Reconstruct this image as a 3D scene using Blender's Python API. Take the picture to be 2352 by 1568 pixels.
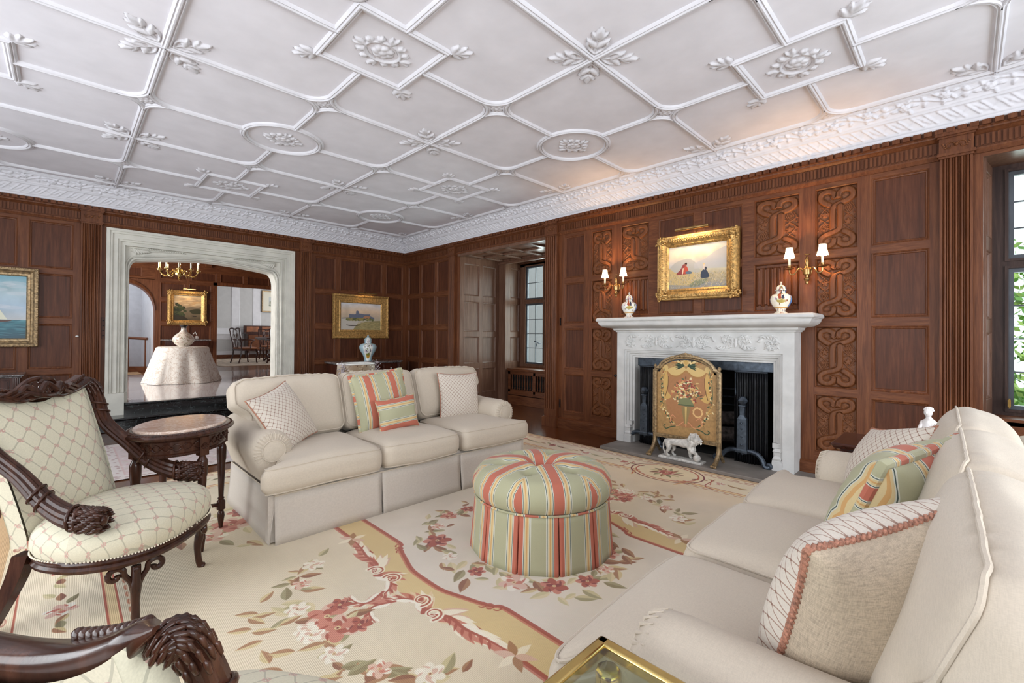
import bpy, bmesh, math, random
import numpy as np
from math import pi, sin, cos, radians as R_, sqrt, atan2
from mathutils import Vector, Matrix
for _o in list(bpy.data.objects): bpy.data.objects.remove(_o)
SC = bpy.context.scene
COL = SC.collection
random.seed(7); RNG = np.random.RandomState(11)

# ------------------------------------------------------------- camera
F_PX = 1035.0
yaw, pit, rol = R_(44.8), R_(0.36), R_(0.41)
Fv = Vector((sin(yaw)*cos(pit), cos(yaw)*cos(pit), sin(pit)))
Rv = Vector((cos(yaw), -sin(yaw), 0)); Uv = Rv.cross(Fv)
R2 = cos(rol)*Rv + sin(rol)*Uv; U2 = -sin(rol)*Rv + cos(rol)*Uv
cam_d = bpy.data.cameras.new('camera'); cam = bpy.data.objects.new('camera', cam_d); COL.objects.link(cam)
cam.matrix_world = Matrix(((R2.x, U2.x, -Fv.x, 0), (R2.y, U2.y, -Fv.y, 0), (R2.z, U2.z, -Fv.z, 1.15), (0, 0, 0, 1)))
cam_d.sensor_width = 36.0; cam_d.lens = F_PX/2352*36; cam_d.shift_y = -20/2352; cam_d.clip_start = 0.02; cam_d.clip_end = 200
SC.camera = cam
SC.view_settings.view_transform = 'Standard'; SC.view_settings.look = 'None'
SC.view_settings.gamma = 1.0; SC.view_settings.use_curve_mapping = False
SC.view_settings.exposure = -0.36
cy = SC.cycles
cy.max_bounces = 7; cy.diffuse_bounces = 4; cy.glossy_bounces = 3; cy.transmission_bounces = 4; cy.transparent_max_bounces = 8
cy.caustics_reflective = False; cy.caustics_refractive = False; cy.sample_clamp_indirect = 4.0
cy.use_denoising = True
try: cy.denoiser = 'OPENIMAGEDENOISE'
except Exception: pass
cy.use_adaptive_sampling = True; cy.adaptive_threshold = 0.02

# ------------------------------------------------------------- world and daylight
W = bpy.data.worlds.new('World'); SC.world = W; W.use_nodes = True
wn = W.node_tree.nodes; wl = W.node_tree.links
wn['Background'].inputs['Color'].default_value = (0.92, 0.96, 1.0, 1); wn['Background'].inputs['Strength'].default_value = 3.0

def area(name, loc, rot, sx, sy, power, col):
    l = bpy.data.lights.new(name, 'AREA'); l.shape = 'RECTANGLE'; l.size = sx; l.size_y = sy; l.energy = power; l.color = col
    o = bpy.data.objects.new(name, l); COL.objects.link(o); o.location = loc; o.rotation_euler = rot
    return o
# daylight entering by the window openings of the room (behind and beside the camera, and the two window bays)
area('daylight_front_window', (1.0, -2.9, 1.40), (R_(112), 0, 0), 4.6, 2.1, 215, (0.90, 0.95, 1.0))
area('daylight_left_window', (-2.9, 2.4, 1.40), (R_(112), 0, R_(-90)), 5.4, 2.1, 210, (0.91, 0.96, 1.0))
area('daylight_right_bay', (5.05, -1.15, 1.45), (R_(100), 0, R_(90)), 2.0, 1.6, 75, (0.93, 0.97, 1.0))
area('daylight_bay_window', (5.95, 4.6, 1.45), (R_(90), 0, R_(90)), 1.5, 1.6, 120, (0.93, 0.97, 1.0))
area('hall_fill_light', (-1.2, 9.6, 1.9), (R_(90), 0, R_(-90)), 3.0, 1.8, 175, (1, 0.98, 0.95))  # unseen area light, added to brighten the hall
area('dining_fill_light', (7.6, 15.0, 1.9), (R_(90), 0, R_(90)), 4.0, 2.0, 170, (0.97, 0.98, 1.0))  # added area light standing inside the dining room, lifts the far view
area('stair_area_light', (0.2, 13.4, 2.7), (0, 0, 0), 1.2, 1.2, 16, (0.95, 0.97, 1.0))  # unseen area light pointing down into the stair passage
def point(name, loc, power, col=(1, 0.62, 0.30), r=0.02):
    l = bpy.data.lights.new(name, 'POINT'); l.energy = power; l.color = col; l.shadow_soft_size = r
    o = bpy.data.objects.new(name, l); COL.objects.link(o); o.location = loc
    return o
# ------------------------------------------------------------- mesh helpers
class MB:
    def __init__(s): s.v = []; s.f = []; s.m = []; s.uv = []; s.hasuv = False
    def add(s, vs, fs, mi=0, uv=None):
        n = len(s.v); s.v += [tuple(p) for p in vs]
        if uv is not None: s.hasuv = True; s.uv += list(uv)
        else: s.uv += [(0, 0)]*len(vs)
        for f in fs: s.f.append(tuple(i+n for i in f)); s.m.append(mi)
        return s
    def box(s, x0, x1, y0, y1, z0, z1, mi=0, mp=None):
        vs = [(x, y, z) for z in (z0, z1) for y in (y0, y1) for x in (x0, x1)]
        if mp: vs = [mp(*p) for p in vs]
        return s.add(vs, [(0, 2, 3, 1), (4, 5, 7, 6), (0, 1, 5, 4), (2, 6, 7, 3), (0, 4, 6, 2), (1, 3, 7, 5)], mi)
    def tube(s, pts, r, n=8, closed=False, mi=0, caps=True, flat=None):
        pts = [Vector(p) for p in pts]; N = len(pts)
        rs = r if isinstance(r, (list, tuple)) else [r]*N
        T = []
        for i in range(N):
            a = pts[(i-1) % N] if (closed or i > 0) else pts[i]
            b = pts[(i+1) % N] if (closed or i < N-1) else pts[i]
            t = (b-a); T.append(t.normalized() if t.length > 1e-9 else Vector((0, 0, 1)))
        up = Vector((0, 0, 1)) if abs(T[0].z) < .9 else Vector((1, 0, 0))
        nx = (up - T[0]*up.dot(T[0])).normalized(); vs = []; fs = []
        for i in range(N):
            nx = (nx - T[i]*nx.dot(T[i])); nx = nx.normalized() if nx.length > 1e-6 else Vector((1, 0, 0))
            ny = T[i].cross(nx)
            fx, fy = (1, 1) if flat is None else flat
            for k in range(n):
                a = 2*pi*k/n; vs.append(pts[i] + nx*cos(a)*rs[i]*fx + ny*sin(a)*rs[i]*fy)
        M = N if closed else N-1
        for i in range(M):
            for k in range(n):
                j = (i+1) % N
                fs.append((i*n+k, i*n+(k+1) % n, j*n+(k+1) % n, j*n+k))
        if caps and not closed: fs.append(tuple(range(n-1, -1, -1))); fs.append(tuple((N-1)*n+k for k in range(n)))
        return s.add(vs, fs, mi)
    def lathe(s, prof, c=(0, 0, 0), n=24, sx=1, sy=1, mi=0, mod=None, cap=True):
        vs = []; fs = []
        for r, z in prof:
            for k in range(n):
                a = 2*pi*k/n; q = r*(mod(a, z) if mod else 1)
                vs.append((c[0]+q*cos(a)*sx, c[1]+q*sin(a)*sy, c[2]+z))
        for i in range(len(prof)-1):
            for k in range(n): fs.append((i*n+k, i*n+(k+1) % n, (i+1)*n+(k+1) % n, (i+1)*n+k))
        if cap: fs.append(tuple(range(n-1, -1, -1))); fs.append(tuple((len(prof)-1)*n+k for k in range(n)))
        uv = [(k/n, p[1]) for p in prof for k in range(n)]
        return s.add(vs, fs, mi, uv if s.hasuv else None)
    def prism(s, poly, fn, w0, w1, mi=0):
        n = len(poly); vs = [fn(u, v, w0) for u, v in poly]+[fn(u, v, w1) for u, v in poly]
        fs = [tuple(range(n-1, -1, -1)), tuple(range(n, 2*n))]+[(i, (i+1) % n, n+(i+1) % n, n+i) for i in range(n)]
        return s.add(vs, fs, mi)
    def loft(s, rings, closed=True, mi=0, caps=False):
        n = len(rings[0]); vs = [p for r in rings for p in r]; fs = []
        for i in range(len(rings)-1):
            for k in range(n if closed else n-1): fs.append((i*n+k, i*n+(k+1) % n, (i+1)*n+(k+1) % n, (i+1)*n+k))
        if caps: fs.append(tuple(range(n-1, -1, -1))); fs.append(tuple((len(rings)-1)*n+k for k in range(n)))
        return s.add(vs, fs, mi)
    def grid(s, nu, nv, fn, mi=0, uvf=None, skip=None):
        vs = []; uv = []
        for j in range(nv+1):
            for i in range(nu+1):
                u, v = i/nu, j/nv; vs.append(fn(u, v)); uv.append(uvf(u, v) if uvf else (u, v))
        fs = [(j*(nu+1)+i, j*(nu+1)+i+1, (j+1)*(nu+1)+i+1, (j+1)*(nu+1)+i) for j in range(nv) for i in range(nu) if not (skip and skip(i, j))]
        return s.add(vs, fs, mi, uv)
    def sphere(s, c, rx, ry=None, rz=None, n=12, m=8, mi=0):
        ry = ry or rx; rz = rz or rx
        pr = [(max(sin(pi*i/m), .001), -cos(pi*i/m)) for i in range(m+1)]
        vs = []; fs = []
        for r, z in pr:
            for k in range(n): a = 2*pi*k/n; vs.append((c[0]+rx*r*cos(a), c[1]+ry*r*sin(a), c[2]+rz*z))
        for i in range(m):
            for k in range(n): fs.append((i*n+k, i*n+(k+1) % n, (i+1)*n+(k+1) % n, (i+1)*n+k))
        return s.add(vs, fs, mi)
    def xf(s, M, i0=0):
        for i in range(i0, len(s.v)): s.v[i] = tuple(M @ Vector(s.v[i]))
        return s
    def build(s, name, mats, parent=None, smooth=40, bevel=0, subsurf=0, solid=0):
        me = bpy.data.meshes.new(name); me.from_pydata(s.v, [], s.f)
        if not isinstance(mats, (list, tuple)): mats = [mats]
        for m in mats: me.materials.append(m)
        me.polygons.foreach_set('material_index', s.m)
        if s.hasuv:
            ul = me.uv_layers.new(name='UVMap'); li = np.zeros(len(me.loops), np.int32); me.loops.foreach_get('vertex_index', li)
            ul.data.foreach_set('uv', np.array(s.uv, np.float32)[li].ravel())
        me.update()
        bm = bmesh.new(); bm.from_mesh(me); bmesh.ops.recalc_face_normals(bm, faces=bm.faces); bm.to_mesh(me); bm.free()
        if smooth:
            me.shade_smooth(); me.set_sharp_from_angle(angle=R_(smooth))
        o = bpy.data.objects.new(name, me); COL.objects.link(o)
        if parent: o.parent = parent
        if solid: m = o.modifiers.new('s', 'SOLIDIFY'); m.thickness = solid; m.offset = 0
        if bevel: m = o.modifiers.new('b', 'BEVEL'); m.width = bevel; m.segments = 2; m.limit_method = 'ANGLE'; m.angle_limit = R_(35)
        if subsurf: m = o.modifiers.new('u', 'SUBSURF'); m.levels = subsurf; m.render_levels = subsurf
        return o
def fast_grid(name, V, mats, parent=None, uv=None, keep=None, smooth=True):
    """V: (nv,nu,3) array -> mesh object"""
    nv, nu = V.shape[:2]; me = bpy.data.meshes.new(name)
    idx = np.arange(nv*nu).reshape(nv, nu)
    F = np.stack([idx[:-1, :-1], idx[:-1, 1:], idx[1:, 1:], idx[1:, :-1]], -1).reshape(-1, 4)
    if keep is not None: F = F[keep.ravel()]
    used, inv = np.unique(F, return_inverse=True); F = inv.reshape(-1, 4); VV = V.reshape(-1, 3)[used]
    me.vertices.add(len(VV)); me.vertices.foreach_set('co', VV.astype(np.float32).ravel())
    me.loops.add(F.size); me.loops.foreach_set('vertex_index', F.astype(np.int32).ravel())
    me.polygons.add(len(F)); me.polygons.foreach_set('loop_start', np.arange(0, F.size, 4, dtype=np.int32))
    me.update(calc_edges=True); me.validate()
    if uv is not None:
        ul = me.uv_layers.new(name='UVMap'); ul.data.foreach_set('uv', uv.reshape(-1, 2)[used][F.ravel()].astype(np.float32).ravel())
    for m in (mats if isinstance(mats, (list, tuple)) else [mats]): me.materials.append(m)
    if smooth: me.shade_smooth()
    o = bpy.data.objects.new(name, me); COL.objects.link(o)
    if parent: o.parent = parent
    return o
def empty(name, loc=(0, 0, 0), rz=0, label=None, cat=None, group=None, kind=None, scale=None):
    o = bpy.data.objects.new(name, None); COL.objects.link(o); o.location = loc; o.rotation_euler = (0, 0, rz); o.empty_display_size = .05
    if scale: o.scale = (scale,)*3 if not isinstance(scale, tuple) else scale
    return tag(o, label, cat, group, kind)
def tag(o, label=None, cat=None, group=None, kind=None):
    if label: o['label'] = label
    if cat: o['category'] = cat
    if group: o['group'] = group
    if kind: o['kind'] = kind
    return o
def copy_tree(o, parent=None):
    c = o.copy(); COL.objects.link(c); c.parent = parent
    for ch in list(o.children): copy_tree(ch, c)
    return c
def cr(pts, n=8, closed=False):
    """Catmull-Rom through points (any dimension)"""
    P = [np.array(p, float) for p in pts]; out = []; N = len(P)
    for i in range(N if closed else N-1):
        if closed: a, b, c, d = P[(i-1) % N], P[i], P[(i+1) % N], P[(i+2) % N]
        else: a, b, c, d = P[max(i-1, 0)], P[i], P[i+1], P[min(i+2, N-1)]
        for k in range(n):
            t = k/n; out.append(.5*((2*b)+(-a+c)*t+(2*a-5*b+4*c-d)*t*t+(-a+3*b-3*c+d)*t**3))
    if not closed: out.append(P[-1])
    return [tuple(p) for p in out]
def sst(a, b, x): t = min(max((x-a)/(b-a), 0), 1); return t*t*(3-2*t)

def rbox(mb, hx, hy, hz, r, n=10, warp=None, mi=0, uvs=1.0):
    """rounded box centred on the origin, optional warp(x,y,z)->(x,y,z); uv follows the dominant face"""
    tt = [i/n*2-1 for i in range(n+1)]; tt = [sin(t*pi/2)*.35+t*.65 for t in tt]
    H = (hx, hy, hz); r = min(r, hx, hy, hz)
    for ax in range(3):
        for sg in (-1, 1):
            A, B = [(1, 2), (2, 0), (0, 1)][ax]; vs = []; uv = []
            for b in tt:
                for a in tt:
                    p = [0, 0, 0]; p[ax] = sg*H[ax]; p[A] = a*H[A]; p[B] = b*H[B]
                    q = [max(min(p[i], H[i]-r), -(H[i]-r)) for i in range(3)]
                    d = Vector((p[0]-q[0], p[1]-q[1], p[2]-q[2]))
                    d = d.normalized()*r if d.length > 1e-9 else Vector((0, 0, 0))
                    P = (q[0]+d.x, q[1]+d.y, q[2]+d.z)
                    if warp: P = warp(*P)
                    vs.append(P)
                    uv.append(((P[0]*uvs, P[1]*uvs) if ax == 2 else (P[0]*uvs, P[2]*uvs) if ax == 1 else (P[1]*uvs, P[2]*uvs)))
            m = n+1; fs = []
            for j in range(n):
                for i in range(n):
                    f = (j*m+i, j*m+i+1, (j+1)*m+i+1, (j+1)*m+i); fs.append(f if sg > 0 else f[::-1])
            mb.add(vs, fs, mi, uv)
def weld(o, d=0.0004):
    bm = bmesh.new(); bm.from_mesh(o.data); bmesh.ops.remove_doubles(bm, verts=bm.verts, dist=d); bm.to_mesh(o.data); bm.free(); return o

# ------------------------------------------------------------- painting and carving canvases
def vnoise(w, h, cells, seed=0, octv=3):
    rng = np.random.RandomState(seed); out = np.zeros((h, w), np.float32); amp = 1; tot = 0
    for o in range(octv):
        cx = max(2, int(cells*2**o)); cyy = max(2, int(cx*h/w)); g = rng.rand(cyy+2, cx+2).astype(np.float32)
        x = np.linspace(0, cx, w, endpoint=False); y = np.linspace(0, cyy, h, endpoint=False)
        xi = x.astype(int); yi = y.astype(int); fx = x-xi; fy = y-yi; fx = fx*fx*(3-2*fx); fy = (fy*fy*(3-2*fy))[:, None]
        a = g[yi][:, xi]*(1-fx)+g[yi][:, xi+1]*fx; b = g[yi+1][:, xi]*(1-fx)+g[yi+1][:, xi+1]*fx
        out += amp*(a*(1-fy)+b*fy); tot += amp; amp *= .5
    return out/tot
class Cv:
    """canvas in metres, origin (x0,y0) lower left"""
    def __init__(s, W, H, ppm, bg=(0, 0, 0), x0=0, y0=0, hf=False):
        s.W, s.H, s.p, s.x0, s.y0 = W, H, ppm, x0, y0; s.w, s.h = int(W*ppm), int(H*ppm); s.hf = hf
        s.a = np.zeros((s.h, s.w), np.float32) if hf else np.ones((s.h, s.w, 3), np.float32)*np.array(bg, np.float32)/255
    def win(s, xa, xb, ya, yb):
        i0 = max(int((xa-s.x0)*s.p)-2, 0); i1 = min(int((xb-s.x0)*s.p)+3, s.w); j0 = max(int((ya-s.y0)*s.p)-2, 0); j1 = min(int((yb-s.y0)*s.p)+3, s.h)
        if i1 <= i0 or j1 <= j0: return None
        X, Y = np.meshgrid((np.arange(i0, i1)+.5)/s.p+s.x0, (np.arange(j0, j1)+.5)/s.p+s.y0)
        return (slice(j0, j1), slice(i0, i1)), X, Y
    def put(s, sl, m, col, mode='max'):
        if s.hf:
            if mode == 'over': s.a[sl] = np.where(m > 0, col*m, s.a[sl])
            else: s.a[sl] = np.maximum(s.a[sl], m*col)
        else:
            c = np.array(col, np.float32)/255; m = np.clip(m, 0, 1)[..., None]; s.a[sl] = s.a[sl]*(1-m)+c*m
    def ell(s, cx, cy, rx, ry, rot, col, a=1, ring=None, dome=False, mode='max'):
        R = max(rx, ry)+(ring or 0); w = s.win(cx-R, cx+R, cy-R, cy+R)
        if not w: return
        sl, X, Y = w; c, q = cos(rot), sin(rot); U = ((X-cx)*c+(Y-cy)*q)/rx; V = (-(X-cx)*q+(Y-cy)*c)/ry
        d = np.sqrt(U*U+V*V)
        if dome: s.put(sl, np.sqrt(np.clip(1-d*d, 0, 1)), col, mode); return
        dist = (d-1)*min(rx, ry)
        if ring: dist = np.abs(dist)-ring/2
        s.put(sl, np.clip(.5-dist*s.p, 0, 1)*a, col)
    def poly(s, pts, col, a=1):
        P = np.array(pts); w = s.win(P[:, 0].min(), P[:, 0].max(), P[:, 1].min(), P[:, 1].max())
        if not w: return
        sl, X, Y = w; m = np.zeros(X.shape, np.float32)
        for dx, dy in ((-.25, -.25), (.25, .25)):
            ins = np.zeros(X.shape, bool); XX = X+dx/s.p; YY = Y+dy/s.p; n = len(P)
            for i in range(n):
                x1, y1 = P[i]; x2, y2 = P[(i+1) % n]
                if y1 == y2: continue
                ins ^= ((y1 > YY) != (y2 > YY)) & (XX < (x2-x1)*(YY-y1)/(y2-y1)+x1)
            m += ins*.5
        s.put(sl, m*a, col)
    def line(s, pts, wd, col, a=1, prof=None, mode='max'):
        P = [tuple(p) for p in pts]; n = len(P); ws = wd if isinstance(wd, (list, tuple)) else [wd]*n
        M = max(ws); xs = [p[0] for p in P]; ys = [p[1] for p in P]
        w = s.win(min(xs)-M, max(xs)+M, min(ys)-M, max(ys)+M)
        if not w: return
        sl, X, Y = w; D = np.full(X.shape, 1e9, np.float32)
        for i in range(n-1):
            x1, y1 = P[i]; x2, y2 = P[i+1]; dx, dy = x2-x1, y2-y1; L = dx*dx+dy*dy+1e-12
            mg = max(ws[i], ws[i+1])*1.2+2/s.p
            if X.size > 40000:
                a0 = max(int((min(x1, x2)-mg-X[0, 0])*s.p), 0); a1 = int((max(x1, x2)+mg-X[0, 0])*s.p)+2
                b0 = max(int((min(y1, y2)-mg-Y[0, 0])*s.p), 0); b1 = int((max(y1, y2)+mg-Y[0, 0])*s.p)+2
            else: a0 = b0 = 0; b1, a1 = X.shape
            if a1 <= a0 or b1 <= b0: continue
            XX = X[b0:b1, a0:a1]; YY = Y[b0:b1, a0:a1]
            t = np.clip(((XX-x1)*dx+(YY-y1)*dy)/L, 0, 1); hw = (ws[i]*(1-t)+ws[i+1]*t)/2
            d = np.sqrt((XX-x1-t*dx)**2+(YY-y1-t*dy)**2)
            d = (d/np.maximum(hw, 1e-5)) if s.hf else (d-hw)
            D[b0:b1, a0:a1] = np.minimum(D[b0:b1, a0:a1], d)
        if s.hf:
            m = np.where(D < 1, (np.sqrt(np.clip(1-D**(prof or 2), 0, 1))), 0); s.put(sl, m, col, mode)
        else: s.put(sl, np.clip(.5-D*s.p, 0, 1)*a, col)
    def leaf(s, x, y, ang, L, Wd, col, mid=None, a=1, dome=False, bend=0):
        w = s.win(x-L, x+L, y-L, y+L)
        if not w: return
        sl, X, Y = w; c, q = cos(ang), sin(ang); U = ((X-x)*c+(Y-y)*q)/L; V = (-(X-x)*q+(Y-y)*c)-bend*L*U*U
        prof = Wd/2*np.sin(pi*np.clip(U, 0, 1)**.75)
        if dome: s.put(sl, np.where((U > 0) & (U < 1) & (np.abs(V) < prof), np.sqrt(np.clip(1-(V/np.maximum(prof, 1e-6))**2, 0, 1)), 0), col); return
        m = np.where((U > 0) & (U < 1), np.clip(.5-(np.abs(V)-prof)*s.p, 0, 1), 0); s.put(sl, m*a, col)
        if mid is not None: s.put(sl, m*a*(V < 0), mid)
    def image(s, name):
        im = bpy.data.images.new(name, s.w, s.h, alpha=False, float_buffer=False)
        A = np.ones((s.h, s.w, 4), np.float32); A[..., :3] = s.a if not s.hf else s.a[..., None]
        im.pixels.foreach_set(np.clip(A, 0, 1).ravel()); im.update(); im.pack()
        return im
    def sample(s, X, Y):
        i = np.clip((X-s.x0)*s.p-.5, 0, s.w-1.001); j = np.clip((Y-s.y0)*s.p-.5, 0, s.h-1.001)
        i0 = i.astype(int); j0 = j.astype(int); fi = i-i0; fj = j-j0; i1 = np.minimum(i0+1, s.w-1); j1 = np.minimum(j0+1, s.h-1)
        a = s.a; return a[j0, i0]*(1-fi)*(1-fj)+a[j0, i1]*fi*(1-fj)+a[j1, i0]*(1-fi)*fj+a[j1, i1]*fi*fj
def relief(name, cv, mp, W, H, nu, nv, mats, parent=None, amp=1.0, trim=None, x0=0, y0=0, base=0.0):
    u = np.linspace(0, W, nu+1); v = np.linspace(0, H, nv+1); U, V = np.meshgrid(u, v); h = cv.sample(U+x0, V+y0)
    P = mp(U, V, h*amp+base); keep = None
    if trim is not None:
        k = h > trim; keep = k[:-1, :-1] | k[1:, :-1] | k[:-1, 1:] | k[1:, 1:]
    return fast_grid(name, P, mats, parent, keep=keep)

# ------------------------------------------------------------- materials
def L_(c):
    return tuple(((x/255)/12.92 if x/255 <= .04045 else ((x/255+.055)/1.055)**2.4) for x in c)+(1,)
class NT:
    def __init__(s, name):
        s.m = bpy.data.materials.new(name); s.m.use_nodes = True; s.t = s.m.node_tree; s.n = s.t.nodes; s.l = s.t.links
        s.b = s.n['Principled BSDF']
    def new(s, t, **k):
        n = s.n.new(t)
        for a, b in k.items(): setattr(n, a, b)
        return n
    def set(s, n, **k):
        for a, b in k.items():
            a = a.replace('_', ' ')
            if hasattr(b, 'links') or isinstance(b, bpy.types.NodeSocket): s.l.new(b, n.inputs[a])
            else: n.inputs[a].default_value = b
        return n
    def math(s, op, a, b=None, c=None):
        n = s.new('ShaderNodeMath', operation=op)
        for i, x in enumerate((a, b, c)):
            if x is None: continue
            if isinstance(x, bpy.types.NodeSocket): s.l.new(x, n.inputs[i])
            else: n.inputs[i].default_value = x
        return n.outputs[0]
    def coord(s, kind='Object', scale=(1, 1, 1), rot=(0, 0, 0)):
        c = s.new('ShaderNodeTexCoord'); m = s.new('ShaderNodeMapping'); m.inputs['Scale'].default_value = scale; m.inputs['Rotation'].default_value = rot
        s.l.new(c.outputs[kind], m.inputs['Vector']); return m.outputs[0]
    def noise(s, vec, scale=5, detail=3, rough=.5, dist=0):
        n = s.new('ShaderNodeTexNoise'); s.l.new(vec, n.inputs['Vector']); n.inputs['Scale'].default_value = scale; n.inputs['Detail'].default_value = detail
        n.inputs['Roughness'].default_value = rough; n.inputs['Distortion'].default_value = dist; return n.outputs['Fac']
    def ramp(s, fac, stops, const=False):
        r = s.new('ShaderNodeValToRGB'); s.l.new(fac, r.inputs[0]); cr_ = r.color_ramp
        if const: cr_.interpolation = 'CONSTANT'
        while len(cr_.elements) < len(stops): cr_.elements.new(.5)
        for e, (p, c) in zip(cr_.elements, stops): e.position = p; e.color = L_(c) if len(c) == 3 else c
        return r.outputs[0]
    def mix(s, fac, a, b, mode='MIX'):
        n = s.new('ShaderNodeMix', data_type='RGBA', blend_type=mode)
        for i, x in ((0, fac), (6, a), (7, b)):
            if isinstance(x, bpy.types.NodeSocket): s.l.new(x, n.inputs[i])
            elif i == 0: n.inputs[i].default_value = x
            else: n.inputs[i].default_value = L_(x) if len(x) == 3 else x
        return n.outputs[2]
    def bump(s, h, strength=.3, dist=.002):
        b = s.new('ShaderNodeBump'); b.inputs['Strength'].default_value = strength; b.inputs['Distance'].default_value = dist
        s.l.new(h, b.inputs['Height']); s.l.new(b.outputs[0], s.b.inputs['Normal']); return s
    def out(s, col, rough=.5, metal=0, spec=.5, coat=0, sheen=0, coatr=.1):
        b = s.b
        if isinstance(col, bpy.types.NodeSocket): s.l.new(col, b.inputs['Base Color'])
        else: b.inputs['Base Color'].default_value = L_(col)
        if isinstance(rough, bpy.types.NodeSocket): s.l.new(rough, b.inputs['Roughness'])
        else: b.inputs['Roughness'].default_value = rough
        b.inputs['Metallic'].default_value = metal; b.inputs['Specular IOR Level'].default_value = spec
        b.inputs['Coat Weight'].default_value = coat; b.inputs['Coat Roughness'].default_value = coatr; b.inputs['Sheen Weight'].default_value = sheen
        return s.m
def plain(name, col, rough=.5, metal=0, spec=.5, coat=0, var=.12, scale=8, bump=0, bs=60):
    t = NT(name); v = t.coord(); n = t.noise(v, scale, 4)
    lo = tuple(c*(1-var) for c in col); hi = tuple(min(255, c*(1+var)) for c in col)
    c = t.ramp(n, [(.3, lo), (.7, hi)])
    if bump: t.bump(t.noise(v, bs, 3), bump, .002)
    return t.out(c, rough, metal, spec, coat)
def wood(name, dark, mid, light, grain=(1, 1, .06), scale=40, rough=.42, coat=.0, bump=.2):
    t = NT(name); v = t.coord(scale=grain); n1 = t.noise(v, scale, 6, .65, .6)
    v2 = t.coord(scale=(grain[0]*1.0, grain[1]*1.0, grain[2]*1.4)); n2 = t.noise(v2, scale*4.5, 3, .6)
    v3 = t.coord(scale=(1, 1, 1)); n3 = t.noise(v3, 2.2, 3)
    a = t.ramp(n1, [(.28, dark), (.52, mid), (.78, light)])
    f = t.math('MULTIPLY', n2, .55); a = t.mix(f, a, dark); a2 = t.mix(t.math('MULTIPLY', n3, .45), a, tuple(c*.62 for c in mid))
    t.bump(n2, bump, .0012)
    return t.out(a2, rough, 0, .22, coat)
def image_mat(name, im, rough=.8, uv=True, bump=0, spec=.3, coat=0, weave=None):
    t = NT(name); tx = t.new('ShaderNodeTexImage'); tx.image = im; tx.extension = 'EXTEND'
    c = t.new('ShaderNodeTexCoord'); t.l.new(c.outputs['UV'], tx.inputs['Vector'])
    if weave: t.bump(t.noise(t.coord(scale=weave), 1, 2), bump, .002)
    return t.out(tx.outputs['Color'], rough, 0, spec, coat)
def emis(name, col, strength):
    t = NT(name); t.b.inputs['Emission Color'].default_value = L_(col); t.b.inputs['Emission Strength'].default_value = strength
    return t.out(col, .6)

M = {}
M['oak'] = wood('oak_stile', (74, 40, 24), (120, 72, 45), (154, 100, 64))
M['oakh'] = wood('oak_rail', (74, 40, 24), (120, 72, 45), (154, 100, 64), grain=(.12, .12, 1))
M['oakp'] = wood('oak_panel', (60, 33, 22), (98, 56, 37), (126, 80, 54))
M['oakc'] = wood('oak_carved', (82, 46, 26), (128, 78, 46), (160, 106, 68), scale=14)
M['oakg'] = wood('oak_grey_panel', (90, 62, 48), (128, 94, 76), (158, 124, 104), rough=.28)
M['walnut'] = wood('carved_walnut', (38, 20, 14), (72, 42, 30), (108, 68, 50), scale=30, rough=.27, coat=.3)
M['mahog'] = wood('mahogany', (42, 20, 14), (76, 38, 26), (104, 56, 40), scale=20, rough=.25, coat=.3)
M['plaster'] = plain('ceiling_plaster', (240, 240, 248), .85, var=.02, scale=5, bump=.35, bs=14)
M['plasterw'] = plain('moulding_plaster', (220, 220, 226), .78, var=.02, scale=9)
M['stone'] = plain('limestone', (208, 206, 196), .75, var=.05, scale=6, bump=.1, bs=90)
M['stonef'] = plain('fireplace_stone', (206, 206, 204), .7, var=.05, scale=7, bump=.1, bs=90)
M['hearth'] = plain('hearth_slab', (128, 122, 116), .6, var=.12, scale=5, bump=.15, bs=40)
M['gold'] = plain('gilt', (178, 142, 86), .42, .6, var=.22, scale=40, bump=.4, bs=110)
M['golddk'] = plain('old_gilt', (150, 128, 96), .42, .55, var=.25, scale=50, bump=.35, bs=120)
M['brass'] = plain('brass', (216, 190, 122), .16, 1, var=.08, scale=12)
M['brassd'] = plain('aged_brass', (158, 128, 84), .3, .9, var=.15, scale=30)
M['iron'] = plain('wrought_iron', (74, 82, 92), .42, .7, var=.2, scale=25, bump=.3, bs=80)
M['ironb'] = plain('black_iron', (26, 27, 30), .5, .5, var=.3, scale=20)
M['soot'] = plain('sooty_firebox', (22, 20, 19), .9, var=.4, scale=9, bump=.4, bs=20)
M['white'] = plain('white_paint', (222, 222, 224), .45, var=.02)
M['hallwhite'] = plain('stair_wall_paint', (196, 198, 204), .6, var=.03)
M['grey'] = plain('dining_wall_paint', (196, 196, 194), .6, var=.02)
M['porc'] = plain('porcelain_white', (232, 232, 228), .12, 0, .6, .5, var=.03)
M['leather'] = plain('brown_leather_seat', (142, 86, 50), .45, var=.15)
M['lead'] = plain('leaded_came', (74, 78, 84), .5, .3)
M['shade'] = None
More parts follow.
